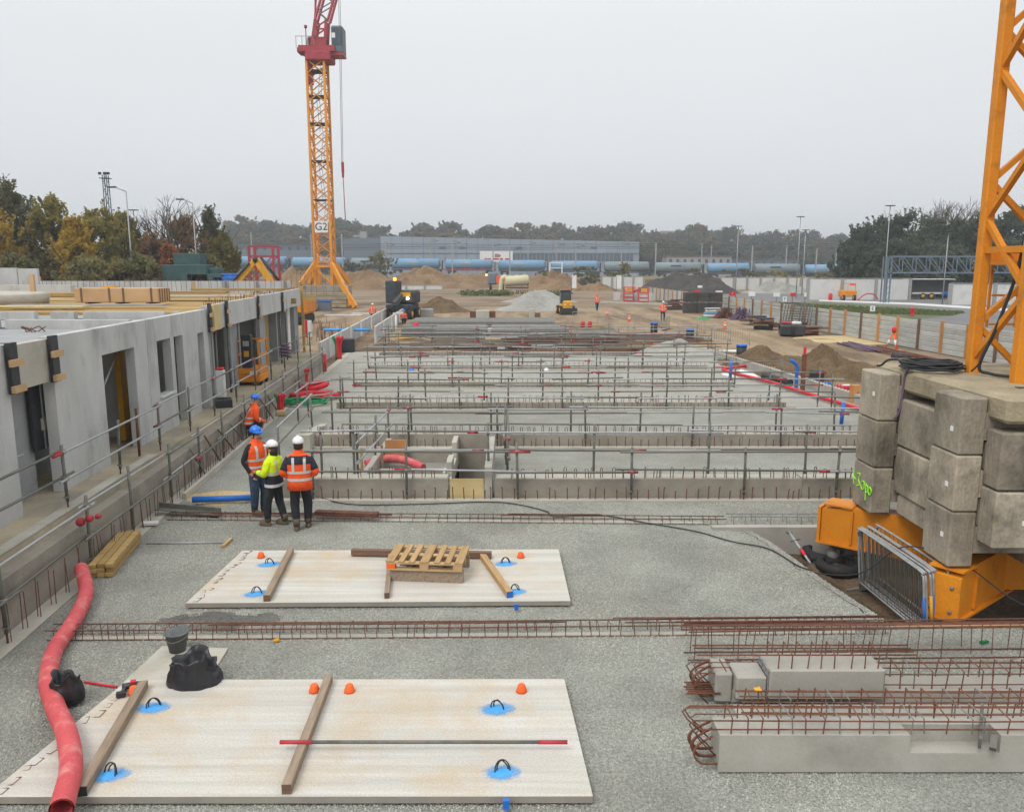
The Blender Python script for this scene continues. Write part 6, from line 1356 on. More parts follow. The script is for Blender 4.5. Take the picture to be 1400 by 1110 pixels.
# sign boards fixed along the fence
def sign(label, px, py, w_, h, Y, m='sign_white', txt=None, tm='sign_dark'):
    q = PY(px, py, Y); t = thing('sign_board', label, 'sign', (q.x, Y, 0)); MB().box((0, 0, q.z), (w_, .05, h)).build('board', m, t, world=False)
    MB().box((0, .06, q.z / 2), (.07, .05, q.z)).build('post', 'galv', t, world=False)
    if txt:
        b = MB(); text_mb(txt, h * .85, b, Matrix.Translation((0, -.035, q.z)) @ Matrix.Rotation(R(90), 4, 'X')); b.build('letter', tm, t, world=False)
    return t
sign('white sign with a black letter E beyond the fence', 1193, 422, .45, .5, 75, txt='E'); sign('white sign board with a black letter on the fence', 1073, 409, .4, .5, 84, txt='F')
sign('red and white sign board at the fence beyond the material stacks', 1001, 401.5, .65, .5, 92, 'red_bright', '/', 'sign_white'); sign('blank white sign above the dark block stack', 983, 400, .75, .4, 88); sign('blank white sign right of the red one', 1028, 402, .75, .5, 92); sign('white and red sign near the boundary wall', 1062, 403, .75, .45, 94)
sign('red sign left of the pale boundary wall panels', 1084, 403, .6, .45, 100, 'red_bright'); sign('small white sign on the fence behind the black heap', 957, 392, .6, .3, 105); sign('red sign over the dark block stack', 953, 399, .65, .35, 90, 'red_bright'); sign('narrow white sign beside the pale wall', 1101, 403, .3, .5, 100)
# ---- material stacks before the fence
q = P(963, 430); t = thing('block_stack', 'dark grey concrete block stack on pallets by the fence', 'block stack', (q.x, q.y + 1, .05))
bl = MB().box((0, 0, 0), (1.28, 1.2, 1.0), ch=.03).mesh('block_pack', 'spoil_black')
for x in range(3):
    for z in range(2): piece('block_pack', bl, t, (-1.35 + x * 1.33, 0, .62 + z * 1.1), world=False)
for x in range(3): MB().box((-1.35 + x * 1.33, 0, .06), (1.2, 1.2, .12)).build('pallet', 'wood_dark', t, world=False)
q = P(922, 424); t = thing('pallet_pile', 'dark pile of pallets and bundles left of the block stack', 'pallets', (q.x, q.y, .05))
for k in range(7): MB().box((rnd(-.8, .8), rnd(-.4, .4), .1 + k * .17), (rnd(1.6, 2.6), 1, .12), rnd(-.2, .2)).build('pallet', random.choice(('wood_dark', 'rust', 'bogie')), t, world=False)
q = P(974, 435); t = thing('bagged_pallet', 'pallet of white and blue plastic wrapped bags before the block stack', 'pallet', (q.x, q.y, .05))
for k in range(4): MB().box((rnd(-.1, .1), 0, .2 + k * .22), (1.5, .9, .2), rnd(-.1, .1), ch=.06).build('bag_layer', ('white_paint', 'tank_blue', 'white_paint', 'galv_pale')[k], t, world=False)
q = P(962, 437); heap('green_sheet', 'bright green plastic sheet lying before the bagged pallet', (q.x, q.y, .05), .9, .6, .3, 'green_hose', 'plastic sheet', 4)
for (px, py, s_, m, l_) in ((990, 436, 1.1, 'rust', 'tangled heap of rusty wire and bars beside the bagged pallet'), (1012, 438, 1.2, 'mauve', 'tangled heap of purple brown bars by the fence'), (1002, 428, .9, 'cable', 'tangled heap of dark cable and hose by the fence')):
    q = P(px, py); b = MB(); rg_ = random.Random(px)
    for k in range(46):
        a = rg_.uniform(0, 6.28); r_ = rg_.uniform(0, s_); p0 = Vector((math.cos(a) * r_, math.sin(a) * r_ * .7, .04)); b.tube([p0, p0 * .4 + Vector((rg_.uniform(-.5, .5), rg_.uniform(-.4, .4), rg_.uniform(.5, 1.0) * s_)), Vector((rg_.uniform(-1, 1) * s_, rg_.uniform(-.7, .7) * s_, .05))], .035, 5)
    t = thing('scrap_heap', l_, 'scrap heap', (q.x, q.y, .05)); b.build('tangled_bars', m, t, world=False, kind='stuff')
q = P(1082, 461); t = thing('black_skip', 'black plastic trough standing before the fence', 'trough', (q.x, q.y, .05), R(-6)); MB().rings([((0, 0, z), a_, b_) for z, a_, b_ in ((0, .75, .5), (.75, .95, .6), (.8, .95, .6))], 4, pw=2).build('trough', 'black_plastic', t, world=False); MB().box((0, 0, .45), (1.7, .9, .8), ch=.12).build('body', 'black_plastic', t, world=False)
for k in range(6): MB().box((rnd(-.5, .5), rnd(-.3, .3), .95), (rnd(.3, .7), .3, .22), rnd(0, 3), ch=.06).build('load', random.choice(('white_paint', 'crane_red', 'galv')), t, world=False)
for (px, py, l_, n_) in ((1055, 452, 'low pile of boards and bundles left of the black trough', 7), (1035, 445, 'dark crates piled along the fence', 5), (1110, 459, 'reddish plank pile right of the black trough', 5), (1100, 452, 'dark bin and boards behind the black trough', 4)):
    q = P(px, py); t = thing('material_pile', l_, 'material pile', (q.x, q.y, .05))
    for k in range(n_): MB().box((rnd(-.9, .9), rnd(-.5, .5), .15 + .12 * k), (rnd(.8, 2.0), rnd(.4, .9), rnd(.1, .3)), rnd(-.5, .5), ch=.02).build('bundle', random.choice(('wood_dark', 'rust', 'bogie', 'cable', 'wood_x', 'galv') if 'reddish' not in l_ else ('rust_bright', 'wood_dark')), t, world=False)
for k in range(5):
    q = P(1074 + k * 4, 452); t = thing('mesh_panel', '%s grey mesh panel leaning on the fence above the black trough' % ['first', 'second', 'third', 'fourth', 'fifth'][k], 'mesh panel', (q.x + .3, q.y + .4, .05), R(-60)); t.rotation_euler = (R(-10), 0, R(-62))
    g = MB()
    for j in range(13): g.box((-.9 + j * .15, 0, 1.05), (.015, .015, 2.1))
    for j in range(11): g.box((0, .0, .05 + j * .2), (1.8, .016, .015))
    g.build('wire_grid', 'galv', t, world=False); MB().tube([(-.95, 0, 0), (-.95, 0, 2.1), (.95, 0, 2.1), (.95, 0, 0)], .03, 6).build('frame', 'galv', t, world=False)
q = P(1160, 466); lumpy('sand_patch', q.x - 3.2, q.x + 1.5, q.y - 3, q.y + 4, 20, 24, .06, .6, 'sand', .02)
for (px, py, l_, m, rz) in ((1175, 478, 'purple and rust coloured tubes lying on the sand', 'mauve', -.5), (1215, 485, 'rusty steel bars lying along the fence foot', 'rust', -.4), (1260, 492, 'second bundle of rusty bars along the fence foot', 'rust_bright', -.4)):
    q = P(px, py); t = thing('bar_bundle', l_, 'steel bars', (q.x, q.y, .05), R(90))
    for k in range(7): MB().tube([(-2.4 + rnd(-.4, .4), k * .14 - .4, .08 + rnd(0, .12)), (2.4 + rnd(-.4, .4), k * .14 - .4 + rnd(-.2, .2), .08 + rnd(0, .12))], .04, 6).build('bar', m, t, world=False)
# warning tripod
q = P(1220, 482); t = thing('warning_tripod', 'orange and white warning tripod with a red lamp by the fence', 'warning light', (q.x, q.y, .05))
for k in range(3):
    a = k * 2.09 + .5; f = Vector((math.cos(a) * .5, math.sin(a) * .5, 0)); tp = Vector((0, 0, 1.15)); lg = MB().tube([f, tp], .04, 8).build('leg', 'orange_plastic', t, world=False)
    MB().tube([f * .65 + tp * .35, f * .4 + tp * .6], .045, 8).build('white_band', 'sign_white', lg, world=False)
MB().lathe([(.1, 1.12), (.13, 1.2), (.13, 1.4), (.06, 1.46)], n=12).build('lamp', 'red_bright', t, world=False); MB().box((0, 0, .06), (.8, .5, .12), ch=.03).build('red_weight', 'orange_plastic', t, world=False)
q = P(1232, 490); MB().box((q.x, q.y, .15), (1.1, .5, .3), .3, ch=.08).build('dark_sack', 'bogie', at=tuple(q), label='dark sack lying beside the warning tripod', cat='sack')
# ================================================================== YARD BEYOND THE FENCE
MB().prism([(25.4, 36), (220, 36), (220, 150), (19.5, 150), (21.5, 110)], -.05, .012).build('yard_asphalt', 'asphalt', kind='structure')
gv = [P(x, y, .1) for x, y in ((1040, 413.5), (1062, 426), (1190, 438), (1240, 436), (1300, 430.5), (1318, 427), (1240, 419), (1110, 412))]
MB().prism([(p.x, p.y) for p in gv], .0, .03).build('grass_verge', 'grass', kind='structure')
gt = MB(); rg_ = random.Random(5)
for k in range(2600):
    a_, b_ = rg_.random(), rg_.random(); p = gv[0].lerp(gv[5], a_).lerp(gv[1].lerp(gv[4], a_), b_); h = rg_.uniform(.08, .28); d_ = rg_.uniform(0, 3.1); u_ = Vector((math.cos(d_), math.sin(d_), 0)) * rg_.uniform(.1, .3)
    gt.add([p + Vector((0, 0, -.06)) - u_, p + Vector((0, 0, -.06)) + u_, p + Vector((rg_.uniform(-.1, .1), 0, h))], [(0, 1, 2)])
gt.build('grass_tufts', 'weeds', kind='stuff', label='uneven grass tufts on the verge beyond the fence', cat='grass')
ke = [P(x, y, .1) for x, y in ((1120, 411), (1245, 416), (1400, 426), (1400, 423), (1245, 413.5), (1120, 409.5))]
MB().prism([(p.x, p.y) for p in ke], .0, .06).build('pale_kerb', 'white_wall', kind='structure')
def wallrun(label, Y, pa, pb, top, n):
    a, b = PY(pa, 400, Y).x, PY(pb, 400, Y).x; zt = PY(pa, top, Y).z; t = thing('white_wall', label, 'wall', ((a + b) / 2, Y, 0)); w_ = (b - a) / n
    for k in range(n):
        MB().box((a + (k + .5) * w_, Y, zt / 2), (w_ - .45, .18, zt)).build('wall_panel', 'white_wall', t); MB().box((a + k * w_, Y - .05, zt / 2 + .06), (.4, .4, zt + .12)).build('pillar', 'grey_post', t)
    MB().box((b, Y - .05, zt / 2 + .06), (.4, .4, zt + .12)).build('pillar', 'grey_post', t); MB().box(((a + b) / 2, Y, zt + .12), (b - a, .3, .12)).build('coping', 'grey_post', t)
wallrun('long white panel wall beyond the yard, left of the gap', 122, 1104, 1243, 382, 3); wallrun('white panel wall right of the gap behind the orange mast', 106, 1299, 1420, 389, 2)
wallrun('pale grey boundary wall far behind the black soil heaps', 175, 966, 1112, 380, 8); wallrun('pale wall segment behind the feather flags', 178, 822, 880, 379, 4); wallrun('low pale wall before the tank wagons', 176, 480, 606, 391, 5)
q = P(1158, 411); t = thing('scissor_lift', 'orange scissor lift parked in front of the far white wall', 'lift', (q.x, q.y, .03)); MB().box((0, 0, 1.0), (2.3, 1.2, .9), ch=.08).build('chassis', 'orange_paint', t, world=False)
for x in (-.8, .8): wheel(t, (x, -.6, .4), .4, .3); 
for x in (-1.1, 0, 1.1): MB().box((x, 0, 1.95), (.07, .07, 1.0)).build('rail_post', 'orange_paint', t, world=False)
MB().box((0, 0, 2.45), (2.3, .07, .08)).build('rail_bar', 'orange_paint', t, world=False); MB().box((.7, 0, 2.3), (.7, .5, .3)).build('control_box', 'orange_plastic', t, world=False)
q = P(1188, 412); MB().tube(spline([(q.x - 1.6, q.y, .2), (q.x - .6, q.y, 1.0), (q.x + .6, q.y, 1.0), (q.x + 1.3, q.y, .3)], 4), .09, 8).build('red_hose_reel', 'red_bright', at=tuple(q), label='red and white barrier arm lying by the gantry foot', cat='barrier')
q = P(1135, 411); MB().lathe([(.3, 0), (.3, .9), (.15, 1.1)], tuple(q), 10).build('fire_hydrant', 'red_bright', at=tuple(q), label='red bollard beside the orange lift at the white wall', cat='bollard')
q = P(1247, 433); t = thing('fire_hydrant', 'red fire hydrant on the grass verge beyond the fence', 'hydrant', tuple(q)); MB().lathe([(.22, 0), (.18, .1), (.18, .7), (.22, .75), (.12, .95)], n=12).build('barrel', 'red_bright', t, world=False); MB().tube([(-.3, 0, .55), (.3, 0, .55)], .09, 8).build('nozzle', 'red_bright', t, world=False)
# dark lorry in the gap
q = PY(1270, 412, 125); t = thing('box_lorry', 'black curtain sided lorry with a blue and yellow mark seen through the wall gap', 'lorry', (q.x, 125, 0)); 
MB().box((0, 0, 2.0), (6.5, 2.4, 2.0), ch=.06).build('box_body', 'bogie', t, world=False); MB().box((0, -1.21, .95), (6.5, .05, .25)).build('skirt', 'white_paint', t, world=False); MB().box((2.0, -1.24, .95), (1.6, .05, .5)).build('blue_mark', 'blue_plastic', t, world=False); MB().bar((2.5, -1.24, 1.5), (2.9, -1.24, 2.2), .12, .04).build('yellow_mark', 'yellow_paint', t, world=False)
for x in (-1.6, -.3): wheel(t, (x, -1.1, .5), .5, .3)
for c_ in t.children:
    if c_.name.startswith('wheel'): c_.rotation_euler = (0, 0, R(90))
q = PY(1270, 386, 124.0); MB().box((q.x, 124.0, 3.05), (6.6, 2.6, .1)).build('lorry_roof_bar', 'white_paint', at=(q.x, 124, 3.05), label='pale bar over the black lorry in the wall gap', cat='bar')
# gantry
Yg = 112; a = PY(1209, 415, Yg); zt = PY(1209, 351, Yg).z; zb = PY(1209, 373, Yg).z; t = thing('sign_gantry', 'blue grey lattice gantry spanning the yard road', 'gantry', (a.x, Yg, 0)); x0 = a.x; x1 = x0 + 26
for y in (-.5, .5):
    for dx in (-.35, .35): MB().box((x0 + dx, Yg + y, zt / 2), (.16, .16, zt)).build('column', 'gantry', t)
    for z in (zt, zb): MB().box(((x0 + x1) / 2, Yg + y, z), (x1 - x0, .16, .2)).build('chord', 'gantry', t)
    n_ = 14; st_ = (x1 - x0) / n_
    for k in range(n_):
        MB().bar((x0 + k * st_, Yg + y, zt), (x0 + (k + 1) * st_, Yg + y, zb), .1).bar((x0 + (k + 1) * st_, Yg + y, zb), (x0 + (k + 1) * st_, Yg + y, zt), .1).build('lattice_bar', 'gantry', t)
for k in range(8): MB().bar((x0 - .35, Yg - .5, k * zt / 8), (x0 + .35, Yg - .5, (k + 1) * zt / 8), .06).build('lattice_bar', 'gantry', t)
# lamp posts
def lamp(label, top, bot, Y, arm=(0, 0), head='flat', m='galv_pale'):
    a, b = PY(top[0], top[1], Y), PY(bot[0], bot[1], Y); zt = a.z; x = b.x + (a.x - b.x) * .5; t = thing('lamp_post', label, 'lamp post', (x, Y, 0))
    MB().tube([(0, 0, 0), (0, 0, zt)], 1, 10, rs=[.085, .055]).build('pole', m, t, world=False)
    if head == 'flat': MB().box((0, 0, zt + .05), (1.1, .7, .1)).build('lamp_head', 'cable', t, world=False); 
    else:
        MB().tube([(0, 0, zt), (-.9, 0, zt + .35)], .05, 6).build('arm', m, t, world=False); MB().box((-1.3, 0, zt + .4), (.8, .35, .14), ch=.04).build('lamp_head', 'green_box', t, world=False)
lamp('tall lamp post with a flat head in front of the dark pines', (1218, 282), (1206, 415), 112); lamp('tall slim lamp post left of the white wall', (1095, 297), (1088, 402), 130); lamp('slim lamp post just right of the tallest left one', (1102, 315), (1096, 400), 140); lamp('lamp post behind the grey rubble heap', (1011, 310), (1004, 405), 128); lamp('lamp post in the gap before the black lorry', (1297, 318), (1288, 417), 108)
lamp('street lamp with a side arm above the golden trees', (174, 262), (176, 330), 78, head='arm'); lamp('street lamp with a side arm before the bare tree', (264, 278), (266, 330), 88, head='arm')
lamp('thin pole behind the olive tree', (183, 288), (184, 320), 105)
c = PY(148, 240, 100); t = thing('floodlight_tower', 'blue grey lattice floodlight tower rising above the trees', 'floodlight tower', (PY(148, 290, 100).x, 100, 0)); h = c.z; w_ = .24
for x in (-w_, w_):
    for y in (-w_, w_): MB().bar((x * 1.3, y * 1.3, 0), (x, y, h), .09).build('leg', 'gantry', t, world=False)
for k in range(16):
    z = h * k / 16; z2 = h * (k + 1) / 16; MB().bar((-w_ * 1.1, -w_ * 1.1, z), (w_ * 1.1, -w_ * 1.1, z2), .05).bar((-w_ * 1.1, -w_ * 1.1, z2), (w_ * 1.1, -w_ * 1.1, z2), .05).bar((w_ * 1.1, w_ * 1.1, z), (-w_ * 1.1, w_ * 1.1, z2), .05).build('lattice_bar', 'gantry', t, world=False)
MB().box((0, 0, h - .35), (1.1, 1.0, .08)).build('platform', 'gantry', t, world=False)
for x in (-.5, .1, .5): MB().box((x, -.3, h + .2), (.35, .25, .3), ch=.05).build('floodlight', 'cable', t, world=False)
# green boxes and blue pallets before the left trees
for k, (px, py, w_, h, m, l_) in enumerate(((258, 386, 4.2, 2.9, 'green_box', 'stepped dark green container under the left trees'), (285, 387, 3.2, 1.5, 'green_box', 'low dark green container right of the stepped one'), (312, 386, 2.2, .9, 'blue_plastic', 'blue plastic sheet pile beside the green containers'))):
    q = PY(px, py, 75); t = thing('container' if k < 2 else 'blue_pile', l_, 'container' if k < 2 else 'sheet pile', (q.x, 75, 0)); z0 = q.z
    MB().box((0, 0, (z0 + h * .55) / 2), (w_, 1.8, z0 + h * .55), ch=.05).build('body', m, t, world=False); MB().box((.2, .2, z0 + h * .7), (w_ * .6, 1.5, h * .4), ch=.05).build('upper', m, t, world=False)
    for j in range(6): MB().box((-w_ / 2 + (j + .5) * w_ / 6, -.92, z0 * .6), (.06, .05, z0)).build('rib', m, t, world=False)
# ================================================================== FAR TOWER CRANE
YC = 100.0; k_ = mpp(YC); c0 = PY(445, 390, YC); XC = PY(444.5, 364, YC).x
t = thing('tower_crane', 'yellow orange lattice tower crane with red top, grey cab and a G2 board', 'crane', (XC, YC, 0))
z1, z2 = PY(445, 364, YC).z, PY(434, 84, YC).z; w2 = 1.02
for x in (-w2, w2):
    for y in (-w2, w2): MB().box((x, y, (z1 + z2) / 2), (.26, .26, z2 - z1)).build('mast_leg', 'orange_crane', t, world=False)
nb_ = 15; hb = (z2 - z1) / nb_
fc = [((-w2, -w2), (w2, -w2)), ((w2, -w2), (w2, w2)), ((w2, w2), (-w2, w2)), ((-w2, w2), (-w2, -w2))]
for k in range(nb_):
    za, zb = z1 + k * hb, z1 + (k + 1) * hb
    for j, (a, b) in enumerate(fc):
        MB().bar((a[0], a[1], za), (b[0], b[1], zb), .1).bar((b[0], b[1], za), (a[0], a[1], zb), .1).build('brace', 'orange_crane', t, world=False)
for f in (.02, .33, .52, .70, .83, .95):
    z = z1 + (z2 - z1) * f; MB().box((0, 0, z), (2.0, 2.0, .12)).build('platform', 'cable' if f > .1 else 'orange_crane', t, world=False)
ladm = MB().tube([(-.16, 0, 0), (-.16, 0, 1)], .03, 5).tube([(.16, 0, 0), (.16, 0, 1)], .03, 5)
for k in range(5): ladm.box((0, 0, .1 + k * .2), (.34, .04, .02))
lm = ladm.mesh('ladder', 'galv_pale')
for k in range(6): z = z1 + k * (z2 - z1) / 6; piece('ladder', lm, t, (.15 - .05 * (k % 2), .2, z), (0, R(6 if k % 2 else -4), 0), (1, 1, (z2 - z1) / 6), world=False)
# splayed foot and ballast
for x, y in ((-1, -1), (1, -1), (1, 1), (-1, 1)):
    MB().bar((x * w2, y * w2, z1 + .3), (x * 2.5, y * 2.2, 2.9), .42, .5).build('splay_leg', 'orange_crane', t, world=False)
    MB().box((x * w2, y * w2, (z1 + 2.7) / 2), (.34, .34, z1 - 2.7)).build('foot_leg', 'orange_crane', t, world=False)
MB().bar((-w2, -w2, z1 - .2), (w2, -w2, 2.9), .2).bar((-w2, -w2, z1), (w2, -w2, z1), .3).build('foot_brace', 'orange_crane', t, world=False)
MB().bar((2.4, -2.4, 2.9), (4.2, -3.4, .2), .35, .6).bar((2.9, -2.2, 2.5), (3.6, -3.2, .3), .3, .5).build('raking_leg', 'orange_crane', t, world=False)
for k in range(4): MB().box((0, -2.6, .9 + k * .45 - .6), (6.2, .9, .42), ch=.04).build('ballast', 'concrete_slab_old', t, world=False)
MB().box((0, .2, 1.3), (5.4, 4.4, 2.6)).build('ballast', 'concrete', t, world=False)
# G2 board
q = PY(444.5, 311, YC); s_ = 17.5 * k_
bd = MB().box((0, -w2 - .2, q.z), (s_, .06, s_ * .86)).build('number_board', 'sign_white', t, world=False)
b = MB(); text_mb('G2', s_ * .78, b, Matrix.Translation((0, -w2 - .245, q.z)) @ Matrix.Rotation(R(90), 4, 'X')); b.build('lettering', 'sign_dark', bd, world=False)
# slewing unit, tower head, luffing jib
def cp(px, py): v = PY(px, py, YC); return Vector((v.x - XC, 0, v.z))
zt = z2
MB().box(cp(438, 80), (3.0, 2.8, 1.1), ch=.15).build('slewing_ring', 'crane_red', t, world=False)
MB().prism([(-2.2, -1.3), (2.0, -1.3), (2.0, 1.3), (-2.2, 1.3)], cp(0, 74).z, cp(0, 66).z).build('turntable', 'crane_red', t, world=False).location.x = cp(437, 70).x
MB().box(cp(424, 98), (.55, .9, 2.9)).build('cable_drum', 'crane_red', t, world=False)
h0, h1 = cp(437, 66), cp(441, 30)
for x in (-.7, .7):
    for y in (-.7, .7): MB().bar(h0 + Vector((x * 1.1, y, 0)), h1 + Vector((x * .8, y, 0)), .3).build('head_post', 'crane_red', t, world=False)
for f in (0, .33, .66): 
    a, b = h0.lerp(h1, f), h0.lerp(h1, f + .33); MB().bar(a + Vector((-.75, -.7, 0)), b + Vector((.65, -.7, 0)), .14).bar(a + Vector((-.7, -.7, 0)), a + Vector((.7, -.7, 0)), .16).build('head_brace', 'crane_red', t, world=False)
MB().box(h0 + Vector((0, 0, .5)), (1.7, 1.5, .9)).build('winch_house', 'crane_red', t, world=False)
# jib points up and away from the camera
j0, j1 = h1 + Vector((0, 0, 0)), h1 + Vector((3.4, 6, 16))
for x in (-.75, .75):
    for y in (-.6, .6): MB().bar(j0 + Vector((x, y, 0)), j1 + Vector((x, y, 0)), .22).build('jib_chord', 'crane_red', t, world=False)
for k in range(14):
    a, b = j0.lerp(j1, k / 14), j0.lerp(j1, (k + 1) / 14); s = 1 if k % 2 else -1
    for y in (-.6, .6): MB().bar(a + Vector((-.75 * s, y, 0)), b + Vector((.75 * s, y, 0)), .11).build('jib_brace', 'galv' if k < 6 else 'crane_red', t, world=False)
# machinery deck left, railings, pendant ropes
d0 = cp(418, 71); MB().box(d0 + Vector((.3, 0, 0)), (2.2, 1.8, .5)).build('machinery_deck', 'crane_red', t, world=False)
for x in (-.9, -.2, .5, 1.2):
    MB().box(d0 + Vector((x, -.8, .9)), (.06, .06, 1.3)).build('railing_post', 'galv_pale', t, world=False)
MB().box(d0 + Vector((.2, -.8, 1.5)), (2.3, .06, .06)).build('railing_bar', 'galv_pale', t, world=False); MB().box(d0 + Vector((1.1, 0, .9)), (1.6, 1.2, 1.3), ch=.2).build('winch', 'rust', t, world=False)
MB().tube([d0 + Vector((.1, 0, .3)), d0 + Vector((.1, 0, 2.6))], .06, 6).lathe([(.18, 0), (.18, .3)], d0 + Vector((.1, 0, 2.6)), 10).build('lamp_mast', 'crane_red', t, world=False)
MB().bar(cp(424, 66), cp(433, 0), .07).bar(cp(427, 66), cp(431, 5), .07).bar(cp(431, 40), cp(432, -60), .2).build('pendant', 'crane_red', t, world=False)
# cab
cc = cp(463, 57); cb = MB().box(cc, (1.35, 2.0, 3.0), ch=.15).build('cab', 'hall_side', t, world=False)
MB().box(cc + Vector((0, -1.02, .3)), (1.1, .04, 1.9)).build('windscreen', 'glass_dark', cb, world=False); MB().box(cc + Vector((-.38, -1.06, .4)), (.4, .03, .55)).build('notice', 'sign_white', cb, world=False); MB().box(cc + Vector((-.2, 0, -1.6)), (1.7, 2.1, .3)).build('cab_floor', 'crane_red', cb, world=False)
MB().bar(cp(447, 72), cc + Vector((-.3, 0, -1.5)), .3, .4).build('cab_bracket', 'crane_red', t, world=False)
# hoist rope and hook
hx = cp(469, 200)
MB().tube([(cp(467.5, 0).x, -1.6, cp(0, -40).z), (hx.x + .1, -1.6, cp(0, 225).z)], .03, 5).tube([(cp(469.5, 0).x, -1.6, cp(0, -40).z), (hx.x + .25, -1.6, cp(0, 225).z)], .03, 5).build('hoist_rope', 'galv', t, world=False)
MB().box((hx.x + .2, -1.6, cp(0, 231).z), (.32, .25, 1.2), ch=.06).box((hx.x + .2, -1.6, cp(0, 241).z), (.26, .22, .7), ch=.06).tube([(hx.x + .2, -1.6, cp(0, 241).z), (hx.x + .3, -1.6, cp(0, 301).z)], .05, 6).build('hook_block', 'crane_red', t, world=False)
# things at its foot
q = PY(422, 418, 90); t = thing('orange_skip', 'orange plastic tank beside the ballast of the far crane', 'tank', (q.x, 90, 0)); MB().box((0, 0, .8), (1.5, 1.3, 1.2), ch=.15).build('tank_body', 'orange_plastic', t, world=False); MB().box((0, 0, .15), (1.6, 1.4, .2)).build('base', 'bogie', t, world=False); wheel(t, (0, -.7, .4), .4, .25)
q = PY(444, 416, 91); t = thing('blue_box', 'dark blue tool chest beside the orange tank', 'chest', (q.x, 91, 0)); MB().box((0, 0, .55), (1.4, 1, 1.1), ch=.05).build('chest_body', 'hall_side', t, world=False); MB().box((0, 0, 1.14), (1.5, 1.1, .12)).build('lid', 'blue_plastic', t, world=False)
for k, px in enumerate((470, 505, 560)): 
    q = P(px, 433 - k * 2); MB().box((q.x, q.y, .12), (rnd(2, 4), .8, .18), rnd(-.2, .2), ch=.03).build('plank_heap', random.choice(('white_paint', 'wood_dark', 'panel')), at=tuple(q), label=('flat boards lying before the far crane', 'flat boards lying left of the excavator', 'flat boards lying under the pointed earth heap')[k], cat='boards')
# ================================================================== RAILWAY, HALL, HILLS
def sheet(name, pts, z0, z1, m): return MB().prism(pts, z0, z1).build(name, m, kind='structure')
sheet('railway_embankment', [(-420, 236), (420, 236), (420, 300), (-420, 300)], -.2, 1.2, 'spoil')
hb_ = MB(); vs = []; nx, ny = 60, 14
for j in range(ny + 1):
    for i in range(nx + 1):
        u, v = i / nx, j / ny; x = -900 + 1800 * u; y = 340 + 700 * v
        vs.append((x, y, -1 + 24 * (1 - math.exp(-v * 3.2)) * (.75 + .25 * noise.noise(Vector((x * .004, v, 1)))) ))
hb_.add(vs, [(j * (nx + 1) + i, j * (nx + 1) + i + 1, (j + 1) * (nx + 1) + i + 1, (j + 1) * (nx + 1) + i) for j in range(ny) for i in range(nx)], 0, True).build('hill', 'weeds', kind='structure')
YH = 300; xa, xb = PY(520, 340, YH).x, PY(874, 340, YH).x; zt = PY(520, 323, YH).z; zt2 = PY(874, 331, YH).z
t = thing('warehouse', 'long blue grey metal clad rail hall behind the tank wagons', 'building', ((xa + xb) / 2, YH, 0))
MB().add([(xa, YH, 0), (xb, YH, 0), (xb, YH + 60, 0), (xa, YH + 60, 0), (xa, YH, zt), (xb, YH, zt2), (xb, YH + 60, zt2), (xa, YH + 60, zt)], [(0, 1, 5, 4), (1, 2, 6, 5), (2, 3, 7, 6), (3, 0, 4, 7), (4, 5, 6, 7), (3, 2, 1, 0)]).build('cladding', 'hall_grey', t)
n_ = 24; seam = MB().box((0, 0, 0), (.14, .1, 1)).mesh('seam', 'hall_side')
for k in range(n_ + 1): x = xa + (xb - xa) * k / n_; z = zt + (zt2 - zt) * k / n_; piece('seam', seam, t, (x, YH - .05, z / 2), (0, 0, 0), (1.3 if k % 4 == 0 else .6, 1, z - .2))
x2 = PY(700, 340, YH).x; pan = MB().box((0, 0, 0), (1, .1, 1)).mesh('window_pane', 'hall_glass')
for k in range(30): w_ = (xb - 2 - x2) / 30; piece('window_pane', pan, t, (x2 + (k + .5) * w_, YH - .06, PY(700, 351, YH).z - .3), (0, 0, 0), (w_ - .25, 1, 2.6))
MB().box(((xa + xb) / 2, YH - .1, PY(700, 346.5, YH).z), (xb - xa, .15, .2)).build('ledge', 'hall_side', t)
xs0 = PY(468, 340, YH).x; MB().box(((xs0 + xa) / 2 - .1, YH + 22, zt / 2 - .3), (xa - xs0 - .2, 40, zt - .6)).build('side_wing', 'hall_side', t)
q = PY(489, 320, YH); MB().box((q.x, YH + 12, q.z), (2.4, 2.4, 2.6)).build('roof_vent', 'grey_post', t); MB().bar((q.x - 4.0, YH + 12, q.z - .4), (q.x - .5, YH + 12, q.z - .2), .7).build('vent_duct', 'grey_post', t)
for k in range(4): q = PY((605, 632, 710, 812)[k], 339, YH); MB().box((q.x, YH - .08, q.z), (2.2, .1, .8)).build('louvre', 'hall_side', t)
# notice board with the railway emblem
YS = 262; a = PY(656, 343.5, YS); b = PY(701, 358.5, YS); cx, cz = (a.x + b.x) / 2, (a.z + b.z) / 2
t = thing('railway_notice', 'cream rail company board with a plum emblem and red lettering above the wagons', 'sign', (cx, YS, 0)); W_, H2 = b.x - a.x, a.z - b.z
MB().box((0, 0, cz), (W_, .15, H2)).build('board', 'sign_white', t, world=False)
for s in (-1, 0, 1): MB().box((s * W_ * .4, .2, cz / 2), (.25, .2, cz)).build('leg', 'grey_post', t, world=False)
em = MB().prism([(-1, -.5), (.6, -.5), (1.0, -.1), (.9, .15), (.3, .45), (-1, .5)], 0, .04)
em.v = [(v[0] * .95 + W_ * .045, -.10 - v[2], cz + H2 * .11 + v[1] * 1.0) for v in em.v]; eo = em.build('emblem', 'logo_plum', t, world=False)
b_ = MB(); text_mb('SNCF', .62, b_, Matrix.Translation((W_ * .04, -.15, cz + H2 * .11)) @ Matrix.Rotation(R(90), 4, 'X')); b_.build('emblem_text', 'sign_white', eo, world=False)
